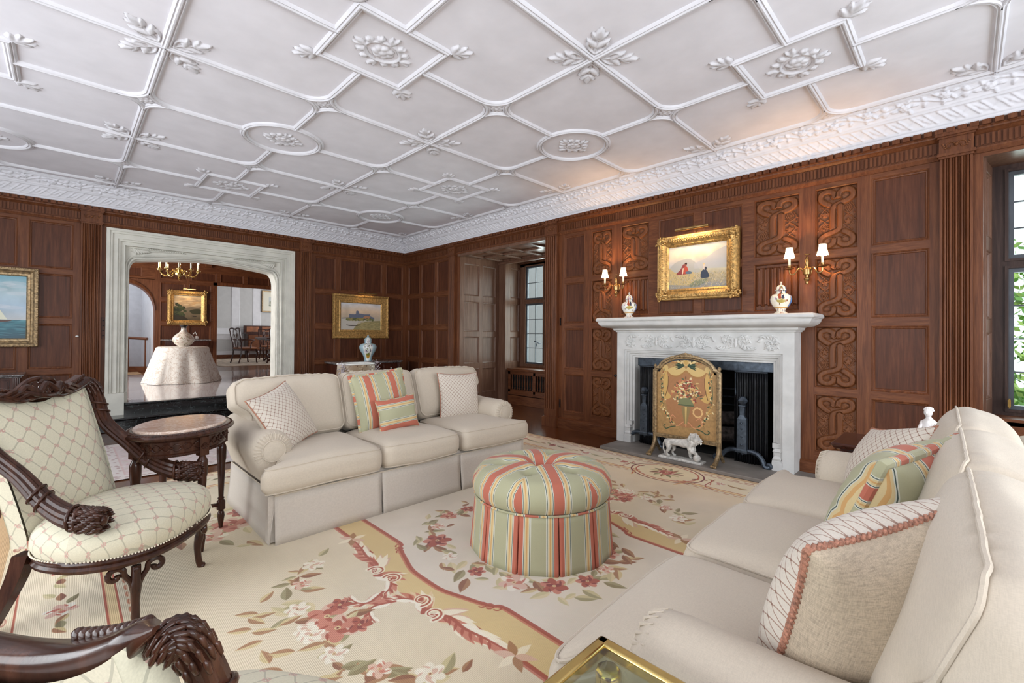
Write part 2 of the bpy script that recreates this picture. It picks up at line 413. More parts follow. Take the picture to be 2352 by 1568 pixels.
def fabric(name, col, weave=700, var=.10, bump=.35):
    t = NT(name); v = t.coord()
    wx = t.new('ShaderNodeTexNoise'); a = t.coord(scale=(weave, weave*.12, weave)); t.l.new(a, wx.inputs['Vector']); wx.inputs['Scale'].default_value = 1; wx.inputs['Detail'].default_value = 2
    wy = t.new('ShaderNodeTexNoise'); b = t.coord(scale=(weave*.12, weave, weave*.12)); t.l.new(b, wy.inputs['Vector']); wy.inputs['Scale'].default_value = 1; wy.inputs['Detail'].default_value = 2
    h = t.math('ADD', wx.outputs['Fac'], wy.outputs['Fac']); h2 = t.math('MULTIPLY', h, .5)
    c = t.ramp(h2, [(.34, tuple(x*(1-var*2) for x in col)), (.62, tuple(min(255, x*(1+var*.6)) for x in col))])
    t.bump(h2, bump, .0018)
    return t.out(c, .92, 0, .15, 0, .15)
M['linen'] = fabric('beige_linen', (200, 188, 171), 800, .022, .15)
M['linen2'] = fabric('coarse_beige_linen', (190, 174, 152), 520, .07, .35)
M['linenw'] = fabric('light_linen_skirt', (202, 193, 182), 800, .022, .15)
def lattice(name, base, lcol, dot, n, curvy=0, lw=.05, dots=.13, diag=True, line2=None):
    """diamond grid in UV (u,v in metres*n cells)"""
    t = NT(name); c = t.new('ShaderNodeTexCoord'); s = t.new('ShaderNodeSeparateXYZ'); t.l.new(c.outputs['UV'], s.inputs[0])
    u, v = s.outputs[0], s.outputs[1]
    if diag: a = t.math('MULTIPLY', t.math('ADD', u, v), n); b = t.math('MULTIPLY', t.math('SUBTRACT', u, v), n)
    else: a = t.math('MULTIPLY', u, n); b = t.math('MULTIPLY', v, n)
    if curvy:
        a2 = t.math('ADD', a, t.math('MULTIPLY', t.math('SINE', t.math('MULTIPLY', b, 2*pi)), curvy))
        b2 = t.math('ADD', b, t.math('MULTIPLY', t.math('SINE', t.math('MULTIPLY', a, 2*pi)), curvy))
    else: a2, b2 = a, b
    da = t.math('ABSOLUTE', t.math('SUBTRACT', t.math('FRACT', a2), .5)); db = t.math('ABSOLUTE', t.math('SUBTRACT', t.math('FRACT', b2), .5))
    la = t.math('LESS_THAN', da, lw); lb = t.math('LESS_THAN', db, lw if line2 is None else line2)
    line = t.math('MAXIMUM', la, lb)
    rr = t.math('ADD', t.math('MULTIPLY', da, da), t.math('MULTIPLY', db, db)); dt = t.math('LESS_THAN', rr, dots*dots)
    nz = t.noise(t.coord('Object'), 300, 2)
    bc = t.ramp(nz, [(.3, tuple(x*.95 for x in base)), (.7, base)])
    col = t.mix(t.math('MULTIPLY', line, .85), bc, lcol)
    if curvy:  # little bows: broken dots
        nn = t.noise(t.coord('UV'), 260, 1); dt = t.math('MULTIPLY', dt, t.math('GREATER_THAN', nn, .47))
    col = t.mix(t.math('MULTIPLY', dt, .8), col, dot)
    t.bump(nz, .2, .001)
    return t.out(col, .85, 0, .2, 0, .1)
M['lattice'] = lattice('cream_lattice_fabric', (216, 207, 194), (150, 116, 98), (126, 90, 76), 31, 0, .045, .12)
M['chairfab'] = lattice('cream_ribbon_trellis_fabric', (216, 210, 186), (176, 172, 152), (196, 150, 142), 12.2, .03, .04, .17)
def stripes(name):
    t = NT(name); c = t.new('ShaderNodeTexCoord'); s = t.new('ShaderNodeSeparateXYZ'); t.l.new(c.outputs['UV'], s.inputs[0])
    f = t.math('MULTIPLY', t.math('ABSOLUTE', t.math('SUBTRACT', t.math('FRACT', s.outputs[0]), .5)), 2)
    co, wh, dk, ye, og, sg = (186, 106, 86), (206, 208, 194), (62, 80, 76), (210, 190, 144), (204, 160, 104), (172, 171, 140)
    col = t.ramp(f, [(0, co), (.25, wh), (.285, dk), (.31, wh), (.33, ye), (.40, og), (.46, ye), (.53, wh), (.56, dk), (.59, wh), (.63, sg)], True)
    nz = t.noise(t.coord('Object'), 240, 2); col = t.mix(t.math('MULTIPLY', nz, .14), col, (120, 110, 90))
    t.bump(nz, .15, .001)
    return t.out(col, .75, 0, .25, 0, .1)
M['stripe'] = stripes('sage_coral_stripe')
M['cord'] = plain('coral_cord', (158, 112, 92), .8, var=.25, scale=160)
def glass(name, tint=(235, 242, 240), ref=.10):
    t = NT(name); tr = t.new('ShaderNodeBsdfTransparent'); tr.inputs[0].default_value = L_(tint); g = t.new('ShaderNodeBsdfGlossy'); g.inputs['Roughness'].default_value = .02
    lw = t.new('ShaderNodeLayerWeight'); lw.inputs[0].default_value = .25; fr = t.math('ADD', t.math('MULTIPLY', lw.outputs['Facing'], .5), ref)
    mx = t.new('ShaderNodeMixShader'); t.l.new(fr, mx.inputs[0]); t.l.new(tr.outputs[0], mx.inputs[1]); t.l.new(g.outputs[0], mx.inputs[2])
    t.l.new(mx.outputs[0], t.n['Material Output'].inputs[0]); return t.m
M['glass'] = glass('window_glass', ref=.04)
M['tableglass'] = glass('table_glass', (226, 232, 214), .06)
def marble(name, base, vein, scale=3, rough=.08, thin=.04, coat=.3):
    t = NT(name); v = t.coord(); d = t.noise(v, scale, 6, .6, 1.6); n = t.math('ABSOLUTE', t.math('SUBTRACT', d, .5))
    c = t.ramp(n, [(0, vein), (thin, tuple(b*.85+v2*.15 for b, v2 in zip(base, vein))), (thin*3, base)])
    return t.out(c, rough, 0, .5, coat)
M['marblew'] = marble('hall_marble', (206, 198, 196), (176, 164, 164), 2.2, .07)
M['marbleb'] = marble('black_marble', (9, 10, 12), (84, 94, 94), 5, .14, .008, .1)
M['marbleg'] = marble('grey_chest_marble', (78, 74, 74), (150, 144, 142), 22, .2, .05)
M['marbler'] = marble('rose_marble', (206, 178, 160), (232, 216, 202), 14, .1, .05)
def floor_mat():
    t = NT('oak_parquet'); c = t.new('ShaderNodeTexCoord'); mp = t.new('ShaderNodeMapping'); mp.inputs['Rotation'].default_value = (0, 0, R_(45)); t.l.new(c.outputs['Object'], mp.inputs[0])
    s = t.new('ShaderNodeSeparateXYZ'); t.l.new(mp.outputs[0], s.inputs[0]); u, v = s.outputs[0], s.outputs[1]
    # basket / herringbone like blocks: alternate direction per cell
    P = .30; cu = t.math('FLOOR', t.math('DIVIDE', u, P)); cv = t.math('FLOOR', t.math('DIVIDE', v, P))
    par = t.math('MODULO', t.math('ABSOLUTE', t.math('ADD', cu, cv)), 2); par = t.math('GREATER_THAN', par, .5)
    inv = t.math('SUBTRACT', 1, par)
    w = t.math('ADD', t.math('MULTIPLY', u, par), t.math('MULTIPLY', v, inv)); l = t.math('ADD', t.math('MULTIPLY', v, par), t.math('MULTIPLY', u, inv))
    strip = t.math('FLOOR', t.math('DIVIDE', w, .075)); fr = t.math('FRACT', t.math('DIVIDE', w, .075))
    gap = t.math('LESS_THAN', t.math('MINIMUM', fr, t.math('SUBTRACT', 1, fr)), .03)
    cm = t.new('ShaderNodeCombineXYZ'); t.l.new(strip, cm.inputs[0]); t.l.new(cu, cm.inputs[1]); t.l.new(cv, cm.inputs[2])
    wn_ = t.new('ShaderNodeTexWhiteNoise', noise_dimensions='3D'); t.l.new(cm.outputs[0], wn_.inputs['Vector'])
    cg = t.new('ShaderNodeCombineXYZ'); t.l.new(t.math('MULTIPLY', w, 60), cg.inputs[0]); t.l.new(t.math('MULTIPLY', l, 5), cg.inputs[1]); t.l.new(wn_.outputs[0], cg.inputs[2])
    g = t.noise(cg.outputs[0], 1, 4)
    a = t.ramp(g, [(.3, (70, 38, 20)), (.6, (112, 66, 38)), (.8, (136, 86, 52))])
    a = t.mix(t.math('MULTIPLY', wn_.outputs[0], .4), a, (74, 42, 24)); a = t.mix(gap, a, (30, 16, 10))
    return t.out(a, .2, 0, .5, .25)
M['floor'] = floor_mat()
def shade_mat():
    t = NT('lamp_shade'); t.b.inputs['Emission Color'].default_value = L_((255, 224, 176)); t.b.inputs['Emission Strength'].default_value = 5.0
    return t.out((250, 238, 215), .8)
M['shade'] = shade_mat()
M['flame'] = emis('candle_bulb', (255, 214, 150), 40)
M['candle'] = plain('candle_sleeve', (236, 228, 208), .5)
# ============================================================= ROOM
XB, YA, ZW, ZC = 4.45, 7.25, 2.62, 2.86
X0, Y0 = -2.8, -2.8
mB = lambda u, v, w: (XB-w, u, v)
mA = lambda u, v, w: (u, YA-w, v)
ROWS = [(1.87, 2.39), (1.31, 1.81), (.74, 1.245), (.205, .68)]
def panel_face(mb, mp, u0, u1, v0, v1, panels, holes=(), dep=.017, mi=(0, 1, 2)):
    rects = [p[:4] for p in panels]+[h[:4] for h in holes]
    us = sorted({u0, u1, *[r[0] for r in rects], *[r[1] for r in rects]}); vs = sorted({v0, v1, *[r[2] for r in rects], *[r[3] for r in rects]})
    us = [u for u in us if u0-1e-6 <= u <= u1+1e-6]; vs = [v for v in vs if v0-1e-6 <= v <= v1+1e-6]
    for i in range(len(us)-1):
        for j in range(len(vs)-1):
            a, b, c, d = us[i], us[i+1], vs[j], vs[j+1]; cu, cv = (a+b)/2, (c+d)/2
            if any(r[0] < cu < r[1] and r[2] < cv < r[3] for r in rects): continue
            rail = any(r[0] < cu < r[1] for r in rects)
            mb.add([mp(a, c, 0), mp(b, c, 0), mp(b, d, 0), mp(a, d, 0)], [(0, 1, 2, 3)], mi[1] if rail else mi[0])
    for p in panels:
        a, b, c, d = p[:4]; kind = p[4] if len(p) > 4 else 'p'
        prof = [(0, 0), (.004, .003), (.009, .0), (.012, -.006), (.02, -.009), (.024, -dep)]
        if kind == 'deep': prof = [(0, 0), (.004, .003), (.010, -.004), (.014, -.028)]
        rings = [[mp(a+o, c+o, w), mp(b-o, c+o, w), mp(b-o, d-o, w), mp(a+o, d-o, w)] for o, w in prof]
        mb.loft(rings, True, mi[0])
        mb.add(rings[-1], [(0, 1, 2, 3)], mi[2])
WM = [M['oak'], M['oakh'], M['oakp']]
def struct(o): o['kind'] = 'structure'; return o

# ---- floor, hidden walls with their window openings
b = MB(); b.box(X0, XB+1.6, Y0, YA+.5, -.1, 0); struct(b.build('floor', M['floor'], smooth=0))
def side_wall(name, ax, pos, a0, a1, w0, w1):
    b = MB(); t = -.12
    segs = [(a0, w0, 0, ZC), (w1, a1, 0, ZC), (w0, w1, 0, .4), (w0, w1, 2.5, ZC)]
    for p, q, z0, z1 in segs:
        if ax == 'y': b.box(p, q, pos+t, pos, z0, z1)
        else: b.box(pos+t, pos, p, q, z0, z1)
    return struct(b.build(name, M['oak'], smooth=0))
side_wall('wall_front', 'y', Y0, X0, XB, -1.3, 3.3)
side_wall('wall_left', 'x', X0, Y0, YA, -.3, 5.1)

# ---- wall_back (with portal hole)
BX = [(-2.455, -2.1), (-2.02, -1.67), (-1.588, -1.236), (-1.155, -.802), (-.722, -.369), (-.289, .063)]
CX = [(2.80, 3.135), (3.215, 3.55), (3.63, 3.965), (4.045, 4.38)]
pan = [(a, c, r0, r1) for (a, c) in BX+CX for (r0, r1) in ROWS]
b = MB(); panel_face(b, mA, X0, XB, .128, 2.46, pan, holes=[(.345, 2.487, .128, 2.41)])
b.box(X0, .345, YA+.03, YA+.3, 0, 2.9, 0); b.box(2.487, XB, YA+.03, YA+.3, 0, 2.9, 0); b.box(.345, 2.487, YA+.03, YA+.3, 2.44, 2.9, 0)
b.add([mA(X0, 2.46, 0), mA(XB, 2.46, 0), mA(XB, 2.63, 0), mA(X0, 2.63, 0)], [(0, 1, 2, 3)])
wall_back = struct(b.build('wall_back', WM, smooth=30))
# ---- wall_right
PB = [(6.815, 7.177), (6.344, 6.755), (5.949, 6.295)]
pan = [(a, c, r0, r1) for (a, c) in PB for (r0, r1) in ROWS]
pan += [(3.246, 3.554, r0, r1) for (r0, r1) in ROWS]
carved = [(2.856, 3.145, r0, r1) for (r0, r1) in ROWS]+[(.601, .89, r0, r1) for (r0, r1) in ROWS]+[(2.398, 2.747, *ROWS[0]), (1.0, 1.361, *ROWS[0])]
linen = [(2.398, 2.747, 1.385, 1.81), (1.0, 1.361, 1.385, 1.81)]
pan += [(p[0], p[1], p[2], p[3], 'deep') for p in carved+linen]
for r in (ROWS[0], (1.385, 1.81)): pan += [(1.909, 2.30, *r), (1.455, 1.833, *r)]
pan += [(.186, .518, r0, r1) for (r0, r1) in ROWS]
pan += [(u, u+.35, r0, r1) for u in (-2.74,) for (r0, r1) in ROWS]
b = MB(); FIRE = (1.15, 2.50, .128, .95)
panel_face(b, mB, Y0, YA, .128, 2.46, pan, holes=[(3.857, 5.66, .128, 2.40), (-2.25, -.083, .62, 2.40), FIRE])
b.add([mB(Y0, 2.46, 0), mB(YA, 2.46, 0), mB(YA, 2.63, 0), mB(Y0, 2.63, 0)], [(0, 1, 2, 3)])
b.box(XB+.03, XB+.2, 5.80, YA+.3, 0, 2.9); b.box(XB+.03, XB+.2, 2.50, 3.857, 0, 2.9); b.box(XB+.03, XB+.2, -.083, 1.15, 0, 2.9); b.box(XB+.03, XB+.2, Y0, -2.25, 0, 2.9)
b.box(XB+.03, XB+.2, 1.15, 2.5, .97, 2.9); b.box(XB+.03, XB+.2, 3.857, 5.66, 2.42, 2.9); b.box(XB+.03, XB+.2, -2.25, -.083, 2.42, 2.9); b.box(XB+.03, XB+.2, -2.25, -.083, 0, .60)
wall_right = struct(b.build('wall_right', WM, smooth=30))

# ---- carved strapwork panel (height field), built once and copied
cv = Cv(1.0, 1.75, 230, hf=True)
cv.a += .04*vnoise(cv.w, cv.h, 26, 3)
def rot180(p): return [(1-x, 1.75-y) for x, y in p]
vine = cr([(.16, 1.33), (.05, 1.12), (.2, .96), (.35, .82), (.22, .62), (.08, .48)], 10)
vine2 = cr([(.30, 1.3), (.36, 1.12), (.2, .96), (.06, .80), (.16, .62), (.30, .52)], 10)
for vv in (vine, vine2):
    for q in (vv, rot180(vv)): cv.line(q, .035, .55)
for (cx, cy_) in ((.2, 1.13), (.8, .62)):
    for j in range(7):
        w_ = [2, 3, 4, 4, 3, 2, 1][j]
        for i in range(w_): cv.ell(cx+(i-(w_-1)/2)*.052, cy_+.12-j*.043, .027, .025, 0, .55, dome=True)
for (cx, cy_) in ((.2, .74), (.8, 1.01)):
    for k in range(5):
        a = R_(90+k*72); cv.leaf(cx-.02*cos(a), cy_-.02*sin(a), a, .13, .09, .5, dome=True)
for i in range(26):
    rr = random.Random(i); x = rr.choice([.04, .96, .33, .67])+rr.uniform(-.03, .03); y = rr.uniform(.45, 1.3); cv.leaf(x, y, rr.uniform(0, 6.3), .08, .04, .38, dome=True)
strapA = cr([(.44, 1.50), (.41, 1.61), (.27, 1.675), (.115, 1.62), (.085, 1.47), (.20, 1.355), (.42, 1.285), (.56, 1.21), (.598, 1.08), (.598, .62), (.598, .54)], 10)
strapB = cr([(.56, 1.50), (.59, 1.61), (.73, 1.675), (.885, 1.62), (.915, 1.47), (.82, 1.36), (.70, 1.28)], 10)
for ex in (.27, .73):
    for (ex2, ey) in ((ex, 1.50), (1-ex, .25)):
        cv.ell(ex2, ey, .155, .10, 0, .62, dome=True); cv.line([(ex2+.12*cos(q*pi/14), ey+.075*sin(q*pi/14)) for q in range(29)], .018, .8); cv.line(cr([(ex2-.1, ey-.02), (ex2, ey+.03), (ex2+.1, ey-.02)], 6), .018, .8)
def strap(p, wd=.158):
    cv.line(p, wd*1.25, .30, prof=8, mode='over'); cv.line(p, wd, 1.0, prof=5, mode='over')
strap(strapB); strap(rot180(strapB)); strap(strapA); strap(rot180(strapA))
for yy in (1.47, .28): cv.line(cr([(.38, yy-.02), (.46, yy+.03), (.54, yy-.03), (.62, yy+.02)], 8), .04, 1.25)
def carved_mesh():
    nu, nv = 96, 168
    return relief('carved_panel', cv, lambda U, V, h: np.stack([-h, U, V], -1), 1.0, 1.75, nu, nv, M['oakc'], amp=1.0)
proto = carved_mesh(); proto.parent = wall_right; first = True
for (a, c, r0, r1) in carved:
    o = proto if first else proto.copy()
    if not first: COL.objects.link(o); o.parent = wall_right
    first = False
    W_, H_ = c-a-.028, r1-r0-.028
    flip = -1 if a > 2 else 1
    o.location = (XB+.026, a+.014 if flip > 0 else c-.014, r0+.014); o.scale = (.024, W_*flip, H_/1.75)
# linenfold panels
for (a, c, r0, r1) in linen:
    b = MB(); n = 120; A, C_, Z0, Z1 = a+.014, c-.014, r0+.014, r1-.014
    def lf(u, v):
        x = u*6; f = x-math.floor(x); h = .004+.012*abs(math.sin(pi*f))**.5+(.008 if .38 < f < .62 else 0)
        e = .03+.012*abs(sin(x*pi)); zz = v*(Z1-Z0)
        if zz < e or zz > (Z1-Z0)-.02-.01*abs(sin(x*pi)): h = .001
        return mB(A+u*(C_-A), Z0+zz, -.028+h)
    b.grid(n, 40, lf); b.build('linenfold_panel', M['oak'], wall_right, smooth=30)

# ---- wainscot baseboards
def base(name, mp, segs):
    b = MB()
    for u0, u1 in segs:
        pr = [(0, 0), (.03, 0), (.03, .1), (.024, .108), (.024, .116), (.012, .122), (.0, .129)]
        b.loft([[mp(u, z, w) for w, z in pr] for u in (u0, u1)], False); b.add([mp(u0, z, w) for w, z in pr], [tuple(range(7))]); b.add([mp(u1, z, w) for w, z in pr], [tuple(range(7))])
    return struct(b.build(name, M['oakh'], smooth=30))
base('baseboard_back', mA, [(X0, .12), (.31, .345), (2.487, 2.55), (2.74, XB)])
base('baseboard_right', mB, [(5.93, YA), (2.66, 3.62), (.14, 1.01), (-2.25, -.05)])

# ---- fluted pilasters
def pilaster(mp, u0, u1, name='pilaster'):
    b = MB(); w = .045; um, n = u0+.012, 5; fw = (u1-u0-.024)/n; pr = [(u0, 0), (u0, w)]
    for i in range(n):
        a = um+i*fw; pr += [(a+.002, w), (a+.004, w-.009)]
        for k in range(1, 6): t = k/6; pr.append((a+.004+(fw-.008)*t, w-.009+.012*sin(pi*t)))
        pr += [(a+fw-.004, w-.009), (a+fw-.002, w)]
    pr += [(u1, w), (u1, 0)]
    b.loft([[mp(u, z, q) for u, q in pr] for z in (.22, 2.42)], False)
    for z0, z1, e, q in ((0, .11, .018, .075), (.11, .128, .010, .065), (.128, .22, .0, .047)): b.box(u0-e, u1+e, 0, q, z0, z1, 0, lambda u, q, z: mp(u, z, q))
    for z0, z1, e, q in ((2.42, 2.435, .006, .056), (2.435, 2.455, .014, .068), (2.455, 2.56, .004, .056), (2.56, 2.572, .012, .068), (2.572, 2.60, .022, .082)): b.box(u0-e, u1+e, 0, q, z0, z1, 0, lambda u, q, z: mp(u, z, q))
    o = b.build(name, M['oak'], smooth=35); 
    s = MB(); cu = (u0+u1)/2
    for k in (-1, 1):
        s.tube([mp(cu+k*x, 2.505+y, .06) for x, y in cr([(.0, 0), (.02, .02), (.045, .012), (.05, -.012), (.03, -.02), (.022, 0)], 5)], .004, 6)
        for q in range(3): s.sphere(mp(cu+k*(.055+.006*q), 2.49+.014*q, .057), .007, n=6, m=4)
    s.sphere(mp(cu, 2.505, .058), .012, n=8, m=6)
    s.build('carved_capital', M['oakc'], o)
    return o
for i, (mp, a, c) in enumerate([(mA, .125, .304), (mA, 2.565, 2.725), (mB, 5.753, 5.914), (mB, 3.638, 3.834), (mB, -.035, .131)]):
    o = pilaster(mp, a, c, 'trim_%d' % (i+1)); struct(o)

# ---- wood cornice: mouldings, fluted frieze, dentils
def wood_cornice(name, mp, u0, u1):
    b = MB()
    pr = [(0, 2.425), (.012, 2.425), (.018, 2.437), (.026, 2.45), (.026, 2.462), (.012, 2.468), (.012, 2.552), (.022, 2.556), (.03, 2.566), (.05, 2.574), (.052, 2.580), (.052, 2.586), (.060, 2.59), (.060, 2.628), (0, 2.628)]
    b.loft([[mp(u, z, w) for w, z in pr] for u in (u0, u1)], False)
    n = int((u1-u0)/.026)
    for i in range(n):
        a = u0+(i+.5)*(u1-u0)/n; b.box(a-.0075, a+.0075, .012, .021, 2.474, 2.546, 0, lambda u, q, z: mp(u, z, q))
    n = int((u1-u0)/.058)
    for i in range(n):
        a = u0+(i+.5)*(u1-u0)/n; b.box(a-.021, a+.021, .058, .086, 2.592, 2.624, 0, lambda u, q, z: mp(u, z, q))
    return struct(b.build(name, M['oak'], smooth=30))
wood_cornice('trim_6', mA, X0, XB); wood_cornice('trim_7', mB, Y0, YA)

# ---- plaster cornice (relief) : slope from the wall top to the ceiling
cc = Cv(.42, .36, 700, hf=True)  # one repeat; v: 0 bottom .. .345 top
def wrapx(fn):
    for dx in (-.42, 0, .42): fn(dx)
for v0, hh in ((.018, .8), (.045, .5), (.155, .9), (.175, .5), (.315, .9), (.335, .6)): cc.line([(-.1, v0), (.52, v0)], .012, hh*.55)
def lowband(dx):
    for k in range(3):
        x = dx+k*.14; cc.line([(x, .06), (x+.07, .14)], .012, .42); cc.line([(x+.07, .06), (x+.14, .14)], .012, .42)
        cc.line(cr([(x, .10), (x+.035, .075), (x+.07, .10), (x+.105, .125), (x+.14, .10)], 6), .010, .3); cc.ell(x+.07, .1, .012, .012, 0, .5, dome=True)
wrapx(lowband)
def scroll(dx):
    cc.line(cr([(dx+0, .245), (dx+.06, .205), (dx+.12, .22), (dx+.21, .265), (dx+.28, .285), (dx+.35, .265), (dx+.42, .245)], 8), .012, .5)
    for k, s_ in ((.10, 1), (.31, -1)):
        cx, cy_ = dx+k, .245+s_*.012
        for q in range(6): a = q*pi/3; cc.ell(cx+.02*cos(a), cy_+.02*sin(a), .014, .011, a, .85, dome=True)
        cc.ell(cx, cy_, .012, .012, 0, 1.1, dome=True)
        for q in range(5): a = R_(q*62+20*s_); cc.leaf(cx+.035*cos(a), cy_+.035*sin(a), a+.4, .045, .022, .7, dome=True)
    for k in (.2, .41, .0): cc.leaf(dx+k, .25, 1.2, .05, .025, .6, dome=True); cc.leaf(dx+k, .24, -1.4, .045, .025, .6, dome=True)
    for q in range(28): cc.ell(dx+q*.015, .3, .005, .005, 0, .5, dome=True)
wrapx(scroll)
CW = .25; CH = ZC-ZW; CL = sqrt(CW*CW+CH*CH)
def prof_c(V):  # V 0..CL -> offset from wall, height, slightly ovolo
    t = V/CL; w = .05+(CW-.05)*t; z = ZW+CH*t+.02*np.sin(pi*t); return w, z
def cornice(name, mp, u0, u1, mitre):
    nu, nv = int((u1-u0)/.0075), 46
    u = np.linspace(u0, u1, nu+1); v = np.linspace(0, CL, nv+1); U, V = np.meshgrid(u, v); h = cc.sample(np.mod(U, .42), V*.345/CL)
    w, z = prof_c(V); nx, nz = .69, -.72
    U2_ = np.minimum(U, mitre(w))  # meet at the corner
    return struct(fast_grid(name, mp(U2_, z+nz*h*.021, w+nx*h*.021), M['plasterw']))
cornice('trim_8', lambda u, v, w: np.stack([u, YA-w, v], -1), -2.8, XB, lambda w: XB-w)
cornice('trim_9', lambda u, v, w: np.stack([XB-w, u, v], -1), -2.8, YA, lambda w: YA-w)

# ---- ceiling with ribs
ceiling = MB(); ceiling.box(X0, XB, Y0, YA, ZC, ZC+.05); ceiling = struct(ceiling.build('ceiling', M['plaster'], smooth=0))
PX_, PY_ = .94, .8725; NX = lambda i: .41+PX_*i; NY = lambda j: -.13+PY_*j
IX = range(-3, 5); JY = range(-3, 9)
XM, YM = XB-CW, YA-CW
ribs = MB()
def rib(pts, closed=False):
    P = [Vector((p[0], p[1], 0)) for p in pts]; N = len(P); prof = [(-.029, 0), (-.025, -.008), (-.018, -.016), (-.011, -.013), (-.004, -.021), (.004, -.021), (.011, -.013), (.018, -.016), (.025, -.008), (.029, 0)]
    rings = []
    for i in range(N):
        a = P[(i-1) % N] if closed or i else P[i]; c = P[(i+1) % N] if closed or i < N-1 else P[i]
        t = (c-a).normalized(); n = Vector((-t.y, t.x, 0)); k = 1
        if closed or 0 < i < N-1:
            t1 = (P[i]-a).normalized(); k = 1/max(.5, n.dot(Vector((-t1.y, t1.x, 0))))
        rings.append([(P[i].x+n.x*o*k, P[i].y+n.y*o*k, ZC+z) for o, z in prof])
    if closed: rings.append(rings[0])
    ribs.loft(rings, False)
RD = .17
def inside(x, y): return X0 < x < XM+.01 and Y0 < y < YM+.01
def ntype(i, j):
    if i % 2 == 0 and j % 2 == 0: return 'cross'
    if (i+j) % 2: return 'dia'
    return 'rect' if ((i-1)//2+(j-3)//2) % 2 == 0 else 'oval'
off = {'cross': 0, 'dia': RD, 'rect': .278, 'oval': .30}
def clipseg(a, c):
    (x0, y0), (x1, y1) = a, c
    x1 = min(x1, XM+.01); y1 = min(y1, YM+.01)
    if x1-x0+y1-y0 < .02: return
    rib([(x0, y0), (x1, y1)])
for i in IX:
    for j in JY:
        x, y = NX(i), NY(j)
        clipseg((x+off[ntype(i, j)], y), (NX(i+1)-off[ntype(i+1, j)], y)) if y < YM and x+off[ntype(i, j)] < XM else None
        clipseg((x, y+off[ntype(i, j)]), (x, NY(j+1)-off[ntype(i, j+1)])) if x < XM and y+off[ntype(i, j)] < YM else None
        if not (x < XM+.2 and y < YM+.2): continue
        k = ntype(i, j)
        if k == 'dia':
            for sx in (-1, 1):
                for sy in (-1, 1):
                    pts = [(x+sx*RD*(1-cos(a)), y+sy*RD*(1-sin(a))) for a in [q*pi/2/8 for q in range(9)]]
                    pts = [(min(px, XM), min(py, YM)) for px, py in pts]
                    if x < XM and y < YM: rib(pts)
        elif k == 'rect' and x < XM-.2: rib([(x-.278, y-.278), (x+.278, y-.278), (x+.278, y+.278), (x-.278, y+.278)], True)
        elif k == 'oval' and x < XM-.2: rib([(x+.30*cos(q*pi/24), y+.30*sin(q*pi/24)) for q in range(48)], True)
ribs.build('plaster_rib', M['plasterw'], ceiling, smooth=40)
# ornaments
def orn(kind):
    c = Cv(.6, .6, 200, x0=-.3, y0=-.3, hf=True)
    if kind == 'cross':
        for k in range(4):
            a = R_(45+90*k); ca, sa = cos(a), sin(a)
            def Q(r, t): return (r*ca-t*sa, r*sa+t*ca)
            c.line([Q(.03, 0), Q(.2, 0)], .014, .6)
            c.leaf(*Q(.19, 0), a, .085, .05, 1, dome=True)
            for s_ in (-1, 1):
                c.leaf(*Q(.11, 0), a+s_*.75, .10, .045, .9, dome=True)
                c.line(cr([Q(.05, 0), Q(.09, s_*.04), Q(.14, s_*.055), Q(.155, s_*.03), Q(.135, s_*.022)], 6), .013, .8)
                c.leaf(*Q(.17, 0), a+s_*.6, .08, .035, .8, dome=True)
        c.ell(0, 0, .03, .03, 0, 1, dome=True)
    elif kind == 'dia':
        for k in range(8): a = k*pi/4; c.ell(.032*cos(a), .032*sin(a), .024, .015, a, .8, dome=True)
        c.ell(0, 0, .018, .018, 0, 1, dome=True)
        for k in range(4): a = k*pi/2+pi/4; c.leaf(.03*cos(a), .03*sin(a), a, .035, .03, .6, dome=True)
    elif kind == 'spray':
        for s_ in (-1, 0, 1): c.leaf(.0, 0, s_*.9, .085, .045, .9, dome=True); c.leaf(.03, 0, s_*.6, .085, .035, .9, dome=True)
        c.leaf(.05, 0, 0, .08, .04, 1, dome=True)
    else:
        R = .11 if kind == 'rect' else .09
        c.line([(R*cos(q*pi/12), R*.85*sin(q*pi/12)) for q in range(25)], .02, .7)
        for k in range(12):
            a = k*pi/6; x, y = R*1.05*cos(a), R*.9*sin(a); L_1 = .075 if k % 3 == 0 else .045
            c.leaf(x, y, a+.25, L_1, .04, .8, dome=True); c.leaf(x, y, a-.35, L_1*.9, .035, .8, dome=True)
        for k in range(7): a = k*2*pi/7; c.ell(.04*cos(a), .036*sin(a), .032, .022, a+.8, .9, dome=True)
        c.ell(0, 0, .03, .03, 0, 1.1, dome=True)
    return c
def ornobj(kind, name):
    o = relief(name, orn(kind), lambda U, V, h: np.stack([U-.3, V-.3, -h], -1), .6, .6, 110, 110, M['plasterw'], amp=.016, trim=.03, x0=-.3, y0=-.3)
    return o
OP = {k: ornobj(k, n) for k, n in (('cross', 'leaf_spray_ornament'), ('dia', 'rosette'), ('rect', 'cartouche'), ('oval', 'medallion'), ('spray', 'corner_leaf'))}
usedk = set()
def place(kind, x, y, rz=0):
    o = OP[kind]
    if kind in usedk: o = o.copy(); COL.objects.link(o)
    usedk.add(kind); o.parent = ceiling; o.location = (x, y, ZC); o.rotation_euler = (0, 0, rz)
for i in IX:
    for j in JY:
        x, y = NX(i), NY(j); k = ntype(i, j)
        if x > XM-.02 and k != 'cross' or y > YM-.02 or x < -1.2 or y < -.9 or x > XM+.05: continue
        place(k, x, y)
        if k == 'rect':
            for q in range(4): a = R_(45+90*q); place('spray', x+.42*cos(a), y+.42*sin(a), a)
